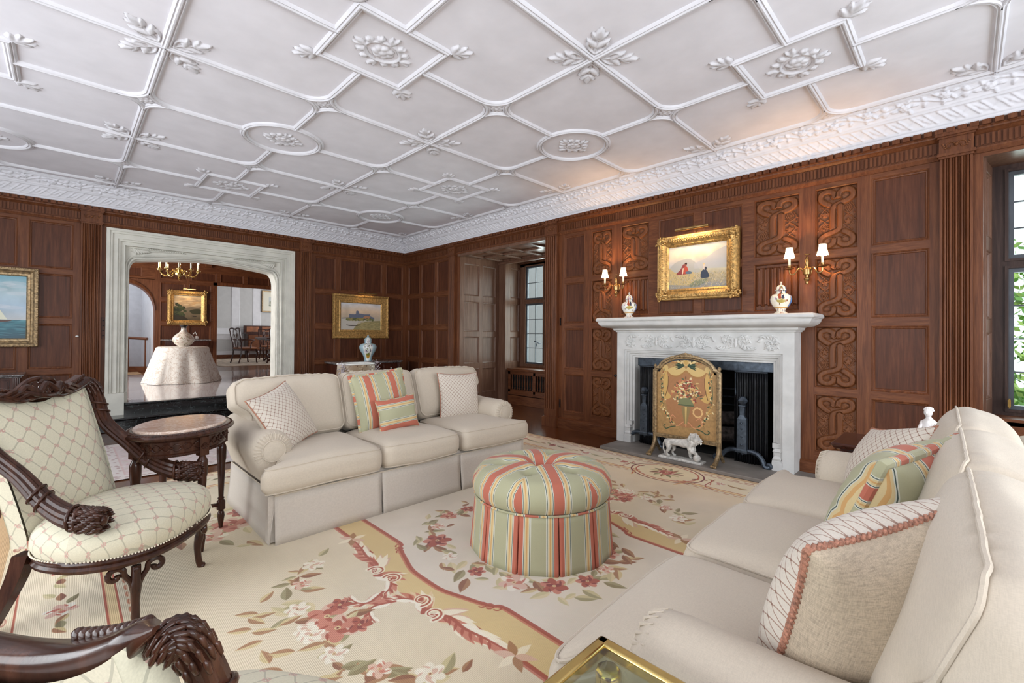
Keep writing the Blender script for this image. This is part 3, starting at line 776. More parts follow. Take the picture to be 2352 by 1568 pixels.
# ============================================================= STONE PORTAL, STEPS, HALL
HZ = .29
portal = MB()
def pframe(b, a, z, w0, w1, a2, z2):  # rectangular three-sided ring between inset (a,z) and (a2,z2)
    L0, L1 = .345+a, 2.487-a; l0, l1 = .345+a2, 2.487-a2; zt, zt2 = 2.41-z, 2.41-z2; zb = .155
    b.box(L0, l0, w0, w1, zb, zt, 0, lambda u, q, v: mA(u, v, q)); b.box(l1, L1, w0, w1, zb, zt, 0, lambda u, q, v: mA(u, v, q)); b.box(l0, l1, w0, w1, zt2, zt, 0, lambda u, q, v: mA(u, v, q))
steps_ = [(0, 0, .035), (.030, .030, .02), (.055, .055, .0), (.105, .115, -.02), (.13, .14, -.045), (.16, .17, -.025), (.175, .185, -.06)]
for i in range(len(steps_)-1):
    a, z, w = steps_[i]; a2, z2, _ = steps_[i+1]; pframe(portal, a, z, -.35, w, a2, z2)
portal.box(.335, .52, -.05, .045, .155, .42, 0, lambda u, q, v: mA(u, v, q)); portal.box(2.312, 2.497, -.05, .045, .155, .42, 0, lambda u, q, v: mA(u, v, q))
XL, XR, XC = .565, 2.267, 1.416
def arch_z(x, o=0):
    s = min(1, abs(x-XC)/((XR-XL)/2-o+1e-6)); zt = 2.135-.085*s**1.6-o
    if s > .90: q = (s-.90)/.10; zt -= .17*(1-sqrt(max(0, 1-q*q)))
    return zt
def spandrel(b, o, w0, w1, ztop):
    xs = sorted({XL+o+(XR-XL-2*o)*(.5-.5*cos(pi*i/70)) for i in range(71)})
    b.loft([[mA(x, ztop, w1), mA(x, arch_z(x, o), w1), mA(x, arch_z(x, o), w0), mA(x, ztop, w0)] for x in xs], False)
    for s_ in (-1, 1):
        x = XL+o if s_ < 0 else XR-o; xo = .51 if s_ < 0 else 2.322
        b.box(min(x, xo), max(x, xo), w0, w1, .155, arch_z(x, o)+.002, 0, lambda u, q, v: mA(u, v, q))
        b.box(min(x, xo), max(x, xo), w0, w1, arch_z(x, o), ztop, 0, lambda u, q, v: mA(u, v, q))
spandrel(portal, -.035, -.30, -.085, 2.24); spandrel(portal, -.015, -.30, -.105, 2.24); spandrel(portal, .0, -.34, -.13, 2.24)
for o_, w_, r_ in ((-.022, -.088, .011), (-.05, -.080, .008)):
    xs_ = [XL+.008+(XR-XL-.016)*(.5-.5*cos(pi*i/60)) for i in range(61)]
    P_ = [mA(XL+o_*.8, .42, w_)]+[mA(XC+(x-XC)*(1-o_/.85*.8), arch_z(x)-o_, w_) for x in xs_]+[mA(XR-o_*.8, .42, w_)]
    portal.tube(P_, r_, 8)
po = struct(portal.build('door_1', M['stone'], smooth=40))
sc_ = Cv(.62, .16, 420, hf=True)
for k in range(3): sc_.line([(.01, .15-.03*k), (.6-.05*k, .150-.012*k)], .008, .5)
for k in range(7): sc_.leaf(.03+.02*k, .13-.004*k, -1.2+k*.16, .09-.006*k, .035, .9, dome=True)
for k in range(16): sc_.leaf(.16+.026*k, .145-.001*k, -.5, .035-.001*k, .014, .8, dome=True)
for s_ in (-1, 1):
    xx = XL+.005 if s_ < 0 else XR-.005
    relief('carved_spandrel', sc_, (lambda U, V, h, xx=xx, s_=s_: np.stack([xx-s_*U, YA+.083-h, 2.235-.155+V], -1)), .6, .155, 160, 50, M['stone'], po, amp=.03, trim=.06)
# steps and hall floor
b = MB(); b.box(-.0+.22, 2.62, 6.93, 7.6, 0, .13); o1 = b.build('floor_step', M['marbleb'], bevel=.008); struct(o1)
b = MB(); b.box(.20, 2.64, 6.905, 7.6, .13, .155); struct(b.build('floor_step', M['marbleb'], bevel=.01))
b = MB(); b.box(.52, 2.31, 7.24, 7.9, .155, .262); struct(b.build('floor_step', M['marbleb']))
b = MB(); b.box(.52, 2.31, 7.215, 7.62, .262, .29); struct(b.build('floor_step', M['marbleb'], bevel=.01))
def tile_marble():
    t = NT('marble_tiles'); v = t.coord(); s = t.new('ShaderNodeSeparateXYZ'); t.l.new(v, s.inputs[0])
    g = [t.math('ABSOLUTE', t.math('SUBTRACT', t.math('FRACT', t.math('DIVIDE', s.outputs[i], .62)), .5)) for i in (0, 1)]
    ln = t.math('GREATER_THAN', t.math('MAXIMUM', *g), .4955)
    d = t.noise(v, 2.4, 6, .6, 1.4); n = t.math('ABSOLUTE', t.math('SUBTRACT', d, .5)); c = t.ramp(n, [(0, (178, 168, 168)), (.1, (202, 194, 192)), (.3, (214, 208, 206))])
    return t.out(t.mix(ln, c, (150, 142, 140)), .06, 0, .5, .3)
b = MB(); b.box(-1.2, 4.7, 7.30, 11.95, HZ-.06, HZ+.001); struct(b.build('floor_hall', tile_marble(), smooth=0))
def plank_mat():
    return wood('dining_floor_oak', (92, 60, 38), (134, 94, 64), (164, 122, 88), grain=(.08, 1, 1), scale=16, rough=.18)
b = MB(); b.box(1.4, 9, 11.95, 18.4, HZ-.06, HZ); struct(b.build('floor_dining', plank_mat(), smooth=0))
b = MB(); b.box(-1.4, 1.4, 11.95, 14.6, HZ-.08, HZ-.01); struct(b.build('floor_stair', plank_mat(), smooth=0))
# hall wall with panelling
YH = 11.9; mH = lambda u, v, w: (u, YH-w, v)
b = MB(); dh = (2.425, 4.6, HZ, 2.225)
pan = []
for z0, z1 in ((2.56, 2.86),):
    for x in (-.6, .0, .66, 1.42, 1.96, 2.5, 3.05, 3.6, 4.15): pan.append((x, x+.46, 2.30, 2.50))
pan += [(1.42, 1.84, 1.90, 2.22), (1.92, 2.32, 1.90, 2.22)]
for z0, z1 in ((.42, .80), (.88, 1.32), (1.4, 1.82)): pan += [(1.42, 1.84, z0, z1), (1.92, 2.32, z0, z1)]
panel_face(b, mH, -1.2, 4.7, HZ, 3.1, pan, holes=[dh, (.2, 1.33, HZ, 2.26)])
b.box(-1.2, .2, YH+.02, YH+.25, HZ, 3.1); b.box(1.33, 2.42, YH+.02, YH+.25, HZ, 3.1); b.box(2.42, 4.7, YH+.02, YH+.25, 2.25, 3.1)
# arched door head over the stair passage
ax0, ax1 = .2, 1.33
def arh(x): s = abs(x-(ax0+ax1)/2)/((ax1-ax0)/2); return 1.62+.56*sqrt(max(0, 1-s**2.2))
xs = [ax0+(ax1-ax0)*(.5-.5*cos(pi*i/40)) for i in range(41)]
b.loft([[mH(x, 2.27, 0), mH(x, arh(x), 0), mH(x, arh(x), -.25), mH(x, 2.27, -.25)] for x in xs], False)
b.loft([[mH(x, arh(x)+.075, 0), mH(x, arh(x)+.07, .02), mH(x, arh(x)+.012, .028), mH(x, arh(x), .01), mH(x, arh(x), 0)] for x in xs], False)
for u0, u1, z0, z1 in ((2.36, 2.43, HZ, 2.29), (2.36, 4.7, 2.225, 2.30)): b.box(u0, u1, -.02, .035, z0, z1, 0, lambda u, q, v: mH(u, v, q))
for k in range(9): b.box(-.9+k*.62, -.78+k*.62, 0, .06, 2.62, 2.72, 0, lambda u, q, v: mH(u, v, q))
struct(b.build('wall_hall', WM, smooth=30))
b = MB(); b.box(-1.3, -1.2, 7.4, 12, 0, .7); b.box(4.7, 4.8, 7.4, 12, 0, 3.1); b.box(-1.3, -1.2, 11.2, 12, 0, 3.1); b.box(-1.3, 4.8, 7.6, 12.1, 3.1, 3.2); b.box(-1.3, .345, 7.56, 7.62, 0, 3.1); b.box(2.487, 4.8, 7.56, 7.62, 0, 3.1); b.box(.3, 2.5, 7.56, 7.62, 2.45, 3.1)
struct(b.build('wall_hall_side', M['oak'], smooth=0))
# stair passage: white walls, rail
b = MB(); b.box(-1.4, 2.3, 14.5, 14.6, HZ, 3.3); b.box(-1.5, -1.4, 12.1, 14.6, HZ, 3.3); b.box(1.36, 1.46, 12.16, 14.5, HZ, 3.3)
struct(b.build('wall_stair', M['hallwhite'], smooth=0))
st = empty('stair_railing', (0, 0, 0), 0, 'brown wooden stair rail beyond the arched hall doorway', 'railing')
b = MB(); b.tube([(-.3, 13.4, 1.06), (.75, 13.2, 1.06), (1.3, 12.75, 1.02)], .03, 8, flat=(1, 1.2)); b.build('handrail', M['oakh'], st)
for x, y in ((.05, 13.33), (.62, 13.2), (1.0, 13.0), (1.27, 12.78)): b = MB(); b.box(x-.013, x+.013, y-.013, y+.013, HZ-.01, 1.04); b.build('baluster', M['oak'], st)
b = MB(); b.loft([[(-.3, 13.4, HZ-.01), (-.3, 13.4, HZ+.12), (-.3, 13.46, HZ+.12)], [(.75, 13.2, HZ-.01), (.75, 13.2, HZ+.12), (.75, 13.26, HZ+.12)], [(1.3, 12.75, HZ-.01), (1.3, 12.75, HZ+.12), (1.3, 12.8, HZ+.12)]], False); b.build('string_board', M['oakh'], st)
b = MB(); b.grid(20, 20, lambda u, v: (.0+1.15*u, 12.0+.85*v, HZ+.006)); o = b.build('stair_rug', plain('stair_rug_weave', (128, 98, 66), .9, var=.3, scale=12)); tag(o, 'small patterned brown rug beyond the arched hall doorway', 'rug')
# dining room walls
mD = lambda u, v, w: (u, 18.3-w, v)
b = MB(); pan = [(u, u+wd, z0, z1) for u, wd in ((3.1, 1.1), (4.42, .46), (5.1, 1.9), (7.2, 1.2)) for z0, z1 in ((1.32, 2.9),)]+[(3.1, 4.25, .5, .95), (4.42, 6.9, .5, .95)]
panel_face(b, mD, 1.4, 9.2, HZ, 3.4, pan, mi=(0, 0, 1)); b.box(1.4, 9.2, 0, .05, 1.12, 1.17, 0, lambda u, q, v: mD(u, v, q)); b.box(1.4, 9.2, 0, .04, 3.0, 3.2, 0, lambda u, q, v: mD(u, v, q))
b.box(1.4, 9.2, 18.33, 18.5, HZ, 3.4); b.box(1.46, 9.2, 12.1, 18.5, 3.4, 3.5)
struct(b.build('wall_dining', [M['white'], M['grey']], smooth=30))
b = MB(); b.box(1.4, 9.2, 0, .03, HZ, HZ+.12, 0, lambda u, q, v: mD(u, v, q)); struct(b.build('baseboard_dining', M['oakh'], smooth=0))
b = MB(); b.box(1.46, 1.5, 12.15, 18.4, HZ, 3.4); b.box(9.2, 9.3, 12, 18.4, HZ, .9); b.box(9.2, 9.3, 12, 18.4, 2.9, 3.4); b.box(4.6, 9.2, 12.1, 12.2, HZ, 3.4); struct(b.build('wall_dining_side', M['white'], smooth=0))

# ============================================================= LEFT BAY (beside the corner) and its window
YF = 5.66
b = MB(); mS = lambda u, v, w: (u, YF-w, v)
pan = [(x0, x1, z0, z1) for x0, x1 in ((4.53, 4.86), (4.93, 5.23)) for z0, z1 in ((1.79, 2.31), (1.21, 1.70), (.69, 1.13), (.2, .61))]
panel_face(b, mS, 4.45, 5.30, .0, 2.45, pan)
b.box(5.30, 5.36, 5.5, 5.70, 0, 2.45)
mS2 = lambda u, v, w: (u, 5.5-w, v)
panel_face(b, mS2, 5.36, 5.70, 0, 2.45, [(5.42, 5.64, z0, z1) for z0, z1 in ((1.79, 2.31), (1.21, 1.70), (.69, 1.13))])
b.box(5.36, 5.72, 5.53, 5.66, 0, 2.45); b.box(4.47, 5.36, 5.69, 5.78, 0, 2.45)
bay = struct(b.build('wall_bay', [M['oakg'], M['oakg'], M['oakg']], smooth=30))
b = MB(); b.box(4.35, 5.9, 3.0, 3.86, 0, 2.45); b.box(5.66, 5.80, 3.8, 5.7, 0, .62); b.box(5.66, 5.80, 3.8, 5.7, 2.34, 2.5)
b.xf(Matrix.Identity(4)); b.v = [(max(x, 4.49), y, z) for x, y, z in b.v]; struct(b.build('wall_bay_side', M['oak'], smooth=0))
# coffered ceiling of bay
b = MB(); b.box(4.46, 5.8, 3.8, 5.7, 2.43, 2.5, 1)
for x in (4.46, 4.86, 5.28, 5.66): b.box(x-.035, x+.035, 3.8, 5.7, 2.40, 2.44)
for y in (3.82, 4.22, 4.66, 5.1, 5.54): b.box(4.46, 5.7, y-.035, y+.035, 2.40, 2.44)
b.box(5.28, 5.34, 3.8, 5.7, 2.36, 2.44)
struct(b.build('ceiling_bay', [M['oakg'], M['oakg']], bevel=.006, smooth=0))
# casement windows: frame, leaded panes
def window(name, mp, u0, u1, z0, z1, lights, transom, cols, rows_u, rows_l, fw=.05, label=None, mat=None):
    """mp(u,v,w); lights: list of (a,b) openings"""
    mat = mat or M['oak']
    b = MB(); F = lambda u, q, v: mp(u, v, q)
    hol = []
    for a, c in lights: hol += [(a, c, z0+fw, transom-.035), (a, c, transom+.035, z1-fw)]
    us = sorted({u0, u1, *[h[0] for h in hol], *[h[1] for h in hol]}); vs = sorted({z0, z1, *[h[2] for h in hol], *[h[3] for h in hol]})
    for i in range(len(us)-1):
        for j in range(len(vs)-1):
            cu, cv_ = (us[i]+us[i+1])/2, (vs[j]+vs[j+1])/2
            if any(h[0] < cu < h[1] and h[2] < cv_ < h[3] for h in hol): continue
            b.box(us[i], us[i+1], -.06, .0, vs[j], vs[j+1], 0, F)
    for a, c, e, f in hol:
        for o, w in ((.0, .012),):
            for q in ((a-.018, a, e-.018, f+.018), (c, c+.018, e-.018, f+.018), (a, c, e-.018, e), (a, c, f, f+.018)): b.box(q[0], q[1], 0, w, q[2], q[3], 0, F)
    w_ = struct(b.build(name, mat, smooth=0))
    for k, (a, c, e, f) in enumerate(hol):
        s = MB(); 
        for q in ((a, a+.028, e, f), (c-.028, c, e, f), (a+.028, c-.028, e, e+.028), (a+.028, c-.028, f-.028, f)): s.box(q[0], q[1], -.05, -.015, q[2], q[3], 0, F)
        sash = s.build('sash', M['lead'], w_, smooth=0)
        s = MB(); R_n = rows_l if k % 2 == 0 else rows_u
        for i in range(1, cols): x = a+.028+(c-a-.056)*i/cols; s.box(x-.005, x+.005, -.04, -.026, e+.02, f-.02, 0, F)
        for i in range(1, R_n): z = e+.028+(f-e-.056)*i/R_n; s.box(a+.02, c-.02, -.041, -.027, z-.005, z+.005, 0, F)
        s.build('leading', M['lead'], sash, smooth=0)
        s = MB(); s.box(a+.02, c-.02, -.035, -.031, e+.02, f-.02, 0, F); s.build('pane', M['glass'], sash, smooth=0)
    return w_
mW1 = lambda u, v, w: (5.66-w, u, v)
w1 = window('window_1', mW1, 3.82, 5.5, .62, 2.39, [(4.96, 5.37), (4.47, 4.88), (3.98, 4.39)], 1.735, 2, 2, 4, mat=M['oakg'])
b = MB(); b.tube([(5.63, 4.985, 1.02), (5.60, 4.985, 1.02), (5.585, 5.0, 1.03), (5.58, 5.07, 1.06), (5.59, 5.1, 1.05)], [.006, .006, .008, .010, .006], 6); b.tube([(5.585, 5.03, 1.03), (5.59, 5.06, .96)], .007, 6); b.build('casement_handle', M['iron'], w1)
# window seat / radiator cover with balusters
rs = empty('radiator_cover', (5.5, 4.66, 0), 0, 'brown wooden window seat with a row of turned balusters below the bay window', 'radiator cover')
def rl(b, *a): b.box(a[0]-5.5, a[1]-5.5, a[2]-4.66, a[3]-4.66, a[4], a[5])
b = MB(); rl(b, 5.34, 5.65, 3.86, 5.49, .575, .60); rl(b, 5.33, 5.645, 3.86, 5.49, .56, .578); b.build('seat_board', M['oakh'], rs, bevel=.006)
b = MB()
for a in ((5.36, 5.39, 3.87, 5.485, .50, .56), (5.36, 5.39, 3.87, 5.485, .16, .25), (5.355, 5.39, 3.87, 5.485, 0, .15), (5.36, 5.39, 5.43, 5.485, .2, .55), (5.36, 5.39, 4.86, 4.91, .2, .55), (5.36, 5.39, 4.26, 4.31, .2, .55)): rl(b, *a)
b.build('front_frame', M['oakh'], rs, bevel=.003)
b = MB(); rl(b, 5.45, 5.46, 3.9, 5.45, .1, .54); b.build('back_panel', M['soot'], rs)
prof = [(.008, 0), (.012, .01), (.012, .03), (.006, .04), (.011, .07), (.013, .12), (.009, .17), (.006, .2), (.011, .215), (.012, .245), (.012, .25)]
bo = MB(); bo.lathe(prof, n=10); bal = bo.build('baluster', M['oak'], rs); bal.location = (5.375-5.5, 5.39-4.66, .25)
ys = [5.39-.058*i for i in range(1, 9)]+[4.82-.058*i for i in range(9)]+[4.22-.058*i for i in range(6)]
for y in ys: c = bal.copy(); COL.objects.link(c); c.parent = rs; c.location = (5.375-5.5, y-4.66, .25)

# ============================================================= RIGHT BAY and window_2
b = MB(); q = .153/.988
sp = lambda u, v, w: (4.45+u, -.083-q*u-w, v)
panel_face(b, sp, 0, .345, .6, 2.40, [(.06, .30, z0, z1) for z0, z1 in ((1.87, 2.33), (1.29, 1.78), (.72, 1.2))], mi=(0, 0, 0))
b.box(4.46, 4.82, -2.4, -.04, 2.40, 2.48); b.box(4.49, 4.82, -.1, .05, .6, 2.4)
for u in (-.55, -1.15, -1.75): b.box(4.46, 4.8, u-.02, u+.02, 2.388, 2.402)
b.box(4.46, 4.82, -2.4, -2.25, .5, 2.4)
struct(b.build('wall_window_bay', [M['oakg'], M['oakg'], M['oakg']], smooth=30))
mW2 = lambda u, v, w: (4.79-w, u, v)
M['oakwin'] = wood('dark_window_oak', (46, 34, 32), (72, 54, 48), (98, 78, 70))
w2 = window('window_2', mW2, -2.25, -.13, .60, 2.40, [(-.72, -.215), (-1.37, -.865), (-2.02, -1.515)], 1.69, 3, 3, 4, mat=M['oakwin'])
b = MB(); b.box(4.45, 4.80, -2.25, -.1, .57, .605); struct(b.build('trim_10', M['oakh'], bevel=.004))
b = MB(); b.box(4.745, 4.76, -.225, -.21, .67, .72); b.box(4.735, 4.75, -.222, -.214, .66, .73); b.build('hinge', M['brass'], w2)

# ============================================================= OUTSIDE
ext = empty('garden_tree', (12.5, -1.3, -1.0), 0, 'green leafy tree filling the garden outside the right window', 'tree')
def blobtree(parent, cx, cy_, cz, R, n, seed, col):
    rg = random.Random(seed); b = MB()
    for i in range(n):
        a, p, r = rg.uniform(0, 2*pi), math.acos(rg.uniform(-1, 1)), R*rg.uniform(.55, 1.0)
        c = Vector((cx+r*sin(p)*cos(a), cy_+r*sin(p)*sin(a), cz+r*.9*cos(p))); s_ = rg.uniform(.05, .11)
        d = Vector((rg.uniform(-1, 1), rg.uniform(-1, 1), rg.uniform(-1, 1))).normalized(); e = d.orthogonal().normalized(); f = d.cross(e)
        b.add([c-e*s_, c+f*s_*.5, c+e*s_, c-f*s_*.5], [(0, 1, 2, 3)], rg.randrange(2))
    return b
leafm = [plain('leaf_green', (96, 138, 62), .6, var=.3, scale=3), plain('leaf_yellow_green', (158, 182, 96), .6, var=.25, scale=3)]
b = blobtree(ext, 0, 0, 2.2, 2.1, 2600, 5, None); b.build('crown', leafm, ext, smooth=0)
b = MB(); b.tube([(0, 0, 0), (.1, 0, 1.2), (0, .1, 2.4)], [.16, .12, .05], 8); b.build('trunk', plain('bark', (90, 76, 60), .9, var=.3), ext)
for i, (x, y, r, lab) in enumerate(((8.3, -.6, .95, 'bright green bush low outside the right window'), (14.5, -7.0, 2.4, 'far pale green bush behind the garden tree'))):
    t_ = empty('garden_bush', (x, y, -1.0), 0, lab, 'bush'); b = blobtree(t_, 0, 0, r*.8, r, 1500, 20+i, None); o = b.build('foliage', leafm[::-1], t_, smooth=0)
b = MB(); b.box(5.9, 30, -16, 3.4, -1.1, -1.0); struct(b.build('ground', plain('lawn', (120, 150, 80), .9, var=.2)))
# neighbouring white brick wing seen through the bay window
def brickm():
    t = NT('pale_brick'); bt = t.new('ShaderNodeTexBrick'); t.l.new(t.coord(rot=(R_(90), 0, R_(90))), bt.inputs['Vector']); bt.inputs['Scale'].default_value = 4
    bt.inputs['Color1'].default_value = L_((238, 236, 238)); bt.inputs['Color2'].default_value = L_((222, 214, 218)); bt.inputs['Mortar'].default_value = L_((190, 188, 190)); return t.out(bt.outputs['Color'], .85)
nb = empty('neighbouring_wing', (9.5, 9.2, -1), 0, 'pale brick wing of the house seen through the bay window', 'building')
b = MB(); b.box(-.5, 6, -4.2, 5, 0, 5.5); b.build('brick_wall', brickm(), nb, smooth=0)
b = MB(); b.box(-.56, -.5, -3.4, -2.7, 1.9, 3.2); b.build('window_opening', M['lead'], nb, smooth=0)
b = MB(); b.box(5.9, 30, 3.4, 16, -1.15, -1.0); struct(b.build('ground_terrace', plain('terrace_stone', (190, 190, 188), .8)))
# ============================================================= FIREPLACE
fp = empty('fireplace', (4.45, 1.825, 0), 0, 'pale carved stone fireplace surround with a deep mantel shelf', 'fireplace')
def FP(u, q, v): return (-q, u-1.825, v)      # u = world Y, q = distance out from the wall, v = height
J0, J1 = .99, 2.66
b = MB()
zO = .93; oL, oR = 2.49, 1.165
# plain face around a stepped opening: rings from outside in
st4 = [(0, .20), (.085, .20), (.088, .185), (.105, .185), (.108, .172), (.125, .168), (.130, .15), (.15, .145), (.155, .13), (.172, .13)]
def fring(o):  # rectangle for inset o (jambs + head)
    return (J0+o if o else J0, J1-o if o else J1)
ins = [(.085, 1.01), (.088, 1.008), (.105, .992), (.108, .990), (.125, .975), (.130, .970), (.15, .950), (.155, .945), (.172, .93)]
def ringpts(o, z, q): return [FP(J0+o, q, .03), FP(J0+o, q, z), FP(J1-o, q, z), FP(J1-o, q, .03)]
rings = [ringpts(0, 1.20, .0), ringpts(0, 1.20, .20)]+[ringpts(o, z, st4[i+1][1]) for i, (o, z) in enumerate(ins)]+[ringpts(.172, .93, -.05)]
b.loft(rings, False)
b.build('surround', M['stonef'], fp, smooth=20)
b = MB()   # chamfer stops on jambs
for s_, u in ((1, J0+.088), (-1, J1-.088)):
    a = (u, u+s_*.078); lo, hi = min(a), max(a)
    b.box(lo, hi, .13, .198, .03, .10, 0, FP); b.box(lo, hi, .13, .19, .10, .115, 0, FP)
    c = (lo+hi)/2
    b.loft([[FP(c-.022-w, .14, z), FP(c-.022-w, .185+w, z), FP(c+.022+w, .185+w, z), FP(c+.022+w, .14, z)] for z, w in ((.115, .008), (.13, .012), (.15, 0), (.18, .004), (.19, .012), (.2, .002), (.215, .0))], False)
    b.box(lo, hi, .12, .178, .215, .255, 0, FP)
b.build('jamb_base', M['stonef'], fp, smooth=30)
b = MB()  # shelf profile swept on three sides
prof = [(.20, 1.195), (.212, 1.198), (.212, 1.207), (.225, 1.212), (.232, 1.222), (.232, 1.232), (.25, 1.238)]+[(.25+.098*sin(t*pi/2/6), 1.238+.06*(1-cos(t*pi/2/6))) for t in range(1, 7)]+[(.352, 1.30), (.352, 1.305), (.362, 1.31), (.368, 1.322), (.362, 1.338), (0, 1.345)]
def shelfring(q, z): e = q-.2; return [FP(J0-e, 0, z), FP(J0-e, q, z), FP(J1+e, q, z), FP(J1+e, 0, z)]
b.loft([shelfring(q, z) for q, z in prof[:-1]], False); q, z = prof[-2]; b.add([FP(J0-.16, 0, 1.345), FP(J0-.155, q-.01, 1.345), FP(J1+.155, q-.01, 1.345), FP(J1+.16, 0, 1.345)], [(0, 1, 2, 3)])
b.loft([shelfring(q, z), [FP(J0-.155, 0, 1.345), FP(J0-.155, q-.008, 1.345), FP(J1+.155, q-.008, 1.345), FP(J1+.155, 0, 1.345)]], False)
b.build('mantel_shelf', M['stonef'], fp, smooth=35)
# carved scrollwork frieze, symmetric about the centre
FW, FH = 1.50, .135
fc = Cv(FW, FH, 620, hf=True)
def acan(cx, s_, up):
    cyy = FH/2; 
    pts = [(cx+s_*.15, cyy-up*.05), (cx+s_*.11, cyy-up*.062), (cx+s_*.06, cyy-up*.055), (cx+s_*.02, cyy-up*.01), (cx+s_*.03, cyy+up*.045), (cx+s_*.075, cyy+up*.055), (cx+s_*.10, cyy+up*.02), (cx+s_*.08, cyy-up*.012), (cx+s_*.06, cyy+up*.008)]
    P = cr(pts, 8); n = len(P); fc.line(P, [.022-.012*i/n for i in range(n)], 1)
    fc.line(P, .004, .75, mode='over')
    for k, i in enumerate(range(4, n-14, 5)):
        x, y = P[i]; x2, y2 = P[i+1]; a = atan2(y2-y, x2-x); fc.leaf(x, y, a-s_*up*1.0, .038, .02, .85, dome=True); fc.leaf(x, y, a+s_*up*.9, .028, .015, .7, dome=True)
    fc.ell(P[-1][0], P[-1][1], .012, .012, 0, 1.1, dome=True)
for h in (0, 1):
    def mx(x): return x if not h else FW-x
    s = 1 if not h else -1
    acan(mx(.02), s, -1); acan(mx(.36), -s, 1); acan(mx(.38), s, 1); acan(mx(.73), -s, -1)
    fc.leaf(mx(.37), .02, pi/2, .09, .035, .9, dome=True); fc.leaf(mx(.37), .11, -pi/2, .05, .03, .8, dome=True)
    fc.leaf(mx(.19), .07, .8, .05, .03, .8, dome=True); fc.leaf(mx(.55), .07, 2.2, .05, .03, .8, dome=True)
fc.leaf(FW/2, .01, pi/2, .11, .05, 1, dome=True)
for s in (-1, 1): fc.leaf(FW/2, .05, pi/2+s*.8, .06, .03, .9, dome=True)
for x0_ in (.1, .28, .46, .62): 
    for x in (x0_, FW-x0_):
        fc.line(cr([(x-.04, .12), (x, .105), (x+.04, .12)], 6), .008, .5); fc.line(cr([(x-.04, .015), (x, .03), (x+.04, .015)], 6), .008, .5)
relief('carved_frieze', fc, lambda U, V, h: np.stack([-(.2+h), (1.825+FW/2-U)-1.825, 1.035+V], -1), FW, FH, 520, 60, M['stonef'], fp, amp=.017, base=-.0015)
# iron lintel and firebox shell
b = MB(); b.box(oR-.01, oL+.01, -.02, .06, .845, .925, 0, FP); b.build('iron_lintel', M['iron'], fp)
b = MB()
b.box(oR-.1, oR-.02, -.65, .0, 0, 1.1, 0, FP); b.box(oL+.02, oL+.1, -.65, .0, 0, 1.1, 0, FP); b.box(oR-.1, oL+.1, -.7, -.65, 0, 1.1, 0, FP); b.box(oR-.1, oL+.1, -.7, .0, 1.05, 1.12, 0, FP); b.box(oR-.1, oL+.1, -.7, .03, -.05, .03, 0, FP)
b.build('firebox', M['soot'], fp)
hs = MB(); hs.box(3.905, 4.40, .78, 2.645, 0, .03); o = hs.build('hearth_slab', M['hearth'], bevel=.004); tag(o, 'grey stone slab on the floor below the fireplace', 'hearth')
hs = MB(); hs.box(0, .05, -.28, 0, 0, .003); 
# mesh curtains
for lab, y0, y1 in (('left', 2.43, 2.14), ('right', 1.21, 1.48)):
    cu = empty('fire_curtain', (4.33, (y0+y1)/2, .03), 0, ('black chain mesh fire curtain gathered at the left of the fireplace opening' if lab == 'left' else 'black chain mesh fire curtain gathered at the right of the fireplace opening'), 'fire curtain')
    b = MB(); ym = (y0+y1)/2
    b.grid(110, 8, lambda u, v: (.012*sin(u*2*pi*13)+.01*sin(v*3+u*9)*(1-v), (y0+(y1-y0)*u)-ym+.006*sin(u*2*pi*26), v*.80)); b.build('mesh', M['ironb'], cu, solid=.003)
    b = MB(); b.tube([(0, y0-ym, .81), (0, y1-ym, .81)], .008, 8); b.build('rod', M['iron'], cu)
    b = MB(); b.tube([(-.02, (y1-ym)*.9, .80), (-.02, (y1-ym)*.9, .66)], .002, 5); b.lathe([(.004, 0), (.006, .02), (.002, .06)], (-.02, (y1-ym)*.9, .60), 8); b.build('pull_chain', M['iron'], cu)
# grate and logs
gr = empty('fire_grate', (4.62, 1.78, .03), 0, 'black iron grate frame standing inside the dark fireplace', 'grate')
b = MB()
for y in (-.38, -.24, -.1, .1, .24, .38): b.tube([(-.12, y, .16), (.14, y, .16)], .009, 6)
for x in (-.12, .14): b.tube([(x, -.42, .16), (x, .42, .16)], .01, 6); [b.tube([(x, y, 0), (x, y, .16)], .01, 6) for y in (-.4, .4)]
b.build('grate_bars', M['iron'], gr)
b = MB()
for z in (.44, .52, .60): b.tube([(.16, -.42, z), (.16, .42, z)], .008, 6)
for y in (-.42, -.2, 0, .2, .42): b.tube([(.16, y, .16), (.16, y, .6)], .008, 6)
b.build('back_rails', M['iron'], gr)
logm = plain('charred_log', (70, 66, 66), .9, var=.6, scale=25, bump=.8, bs=40)
for i, (x, y, z, a, r) in enumerate(((4.56, 1.56, .21, .1, .075), (4.66, 1.9, .21, -.15, .06), (4.6, 1.62, .35, .25, .07))):
    b = MB(); b.tube([(-.02, -.26, 0), (.01, -.1, .01), (-.01, .1, 0), (.02, .26, .01)], [r*.9, r, r*1.05, r*.9], 14)
    for v_ in range(len(b.v)): p = b.v[v_]; b.v[v_] = (p[0]+.012*sin(p[1]*60+i), p[1], p[2]+.012*sin(p[1]*43+p[0]*50))
    o = b.build('log', logm); o.location = (x, y, z+.0); o.rotation_euler = (0, 0, a)
    tag(o, ['charred log at the right of the grate, bottom of the pile', 'charred log behind the fire screen, low in the grate', 'charred log lying on top of the pile in the grate'][i], 'log')
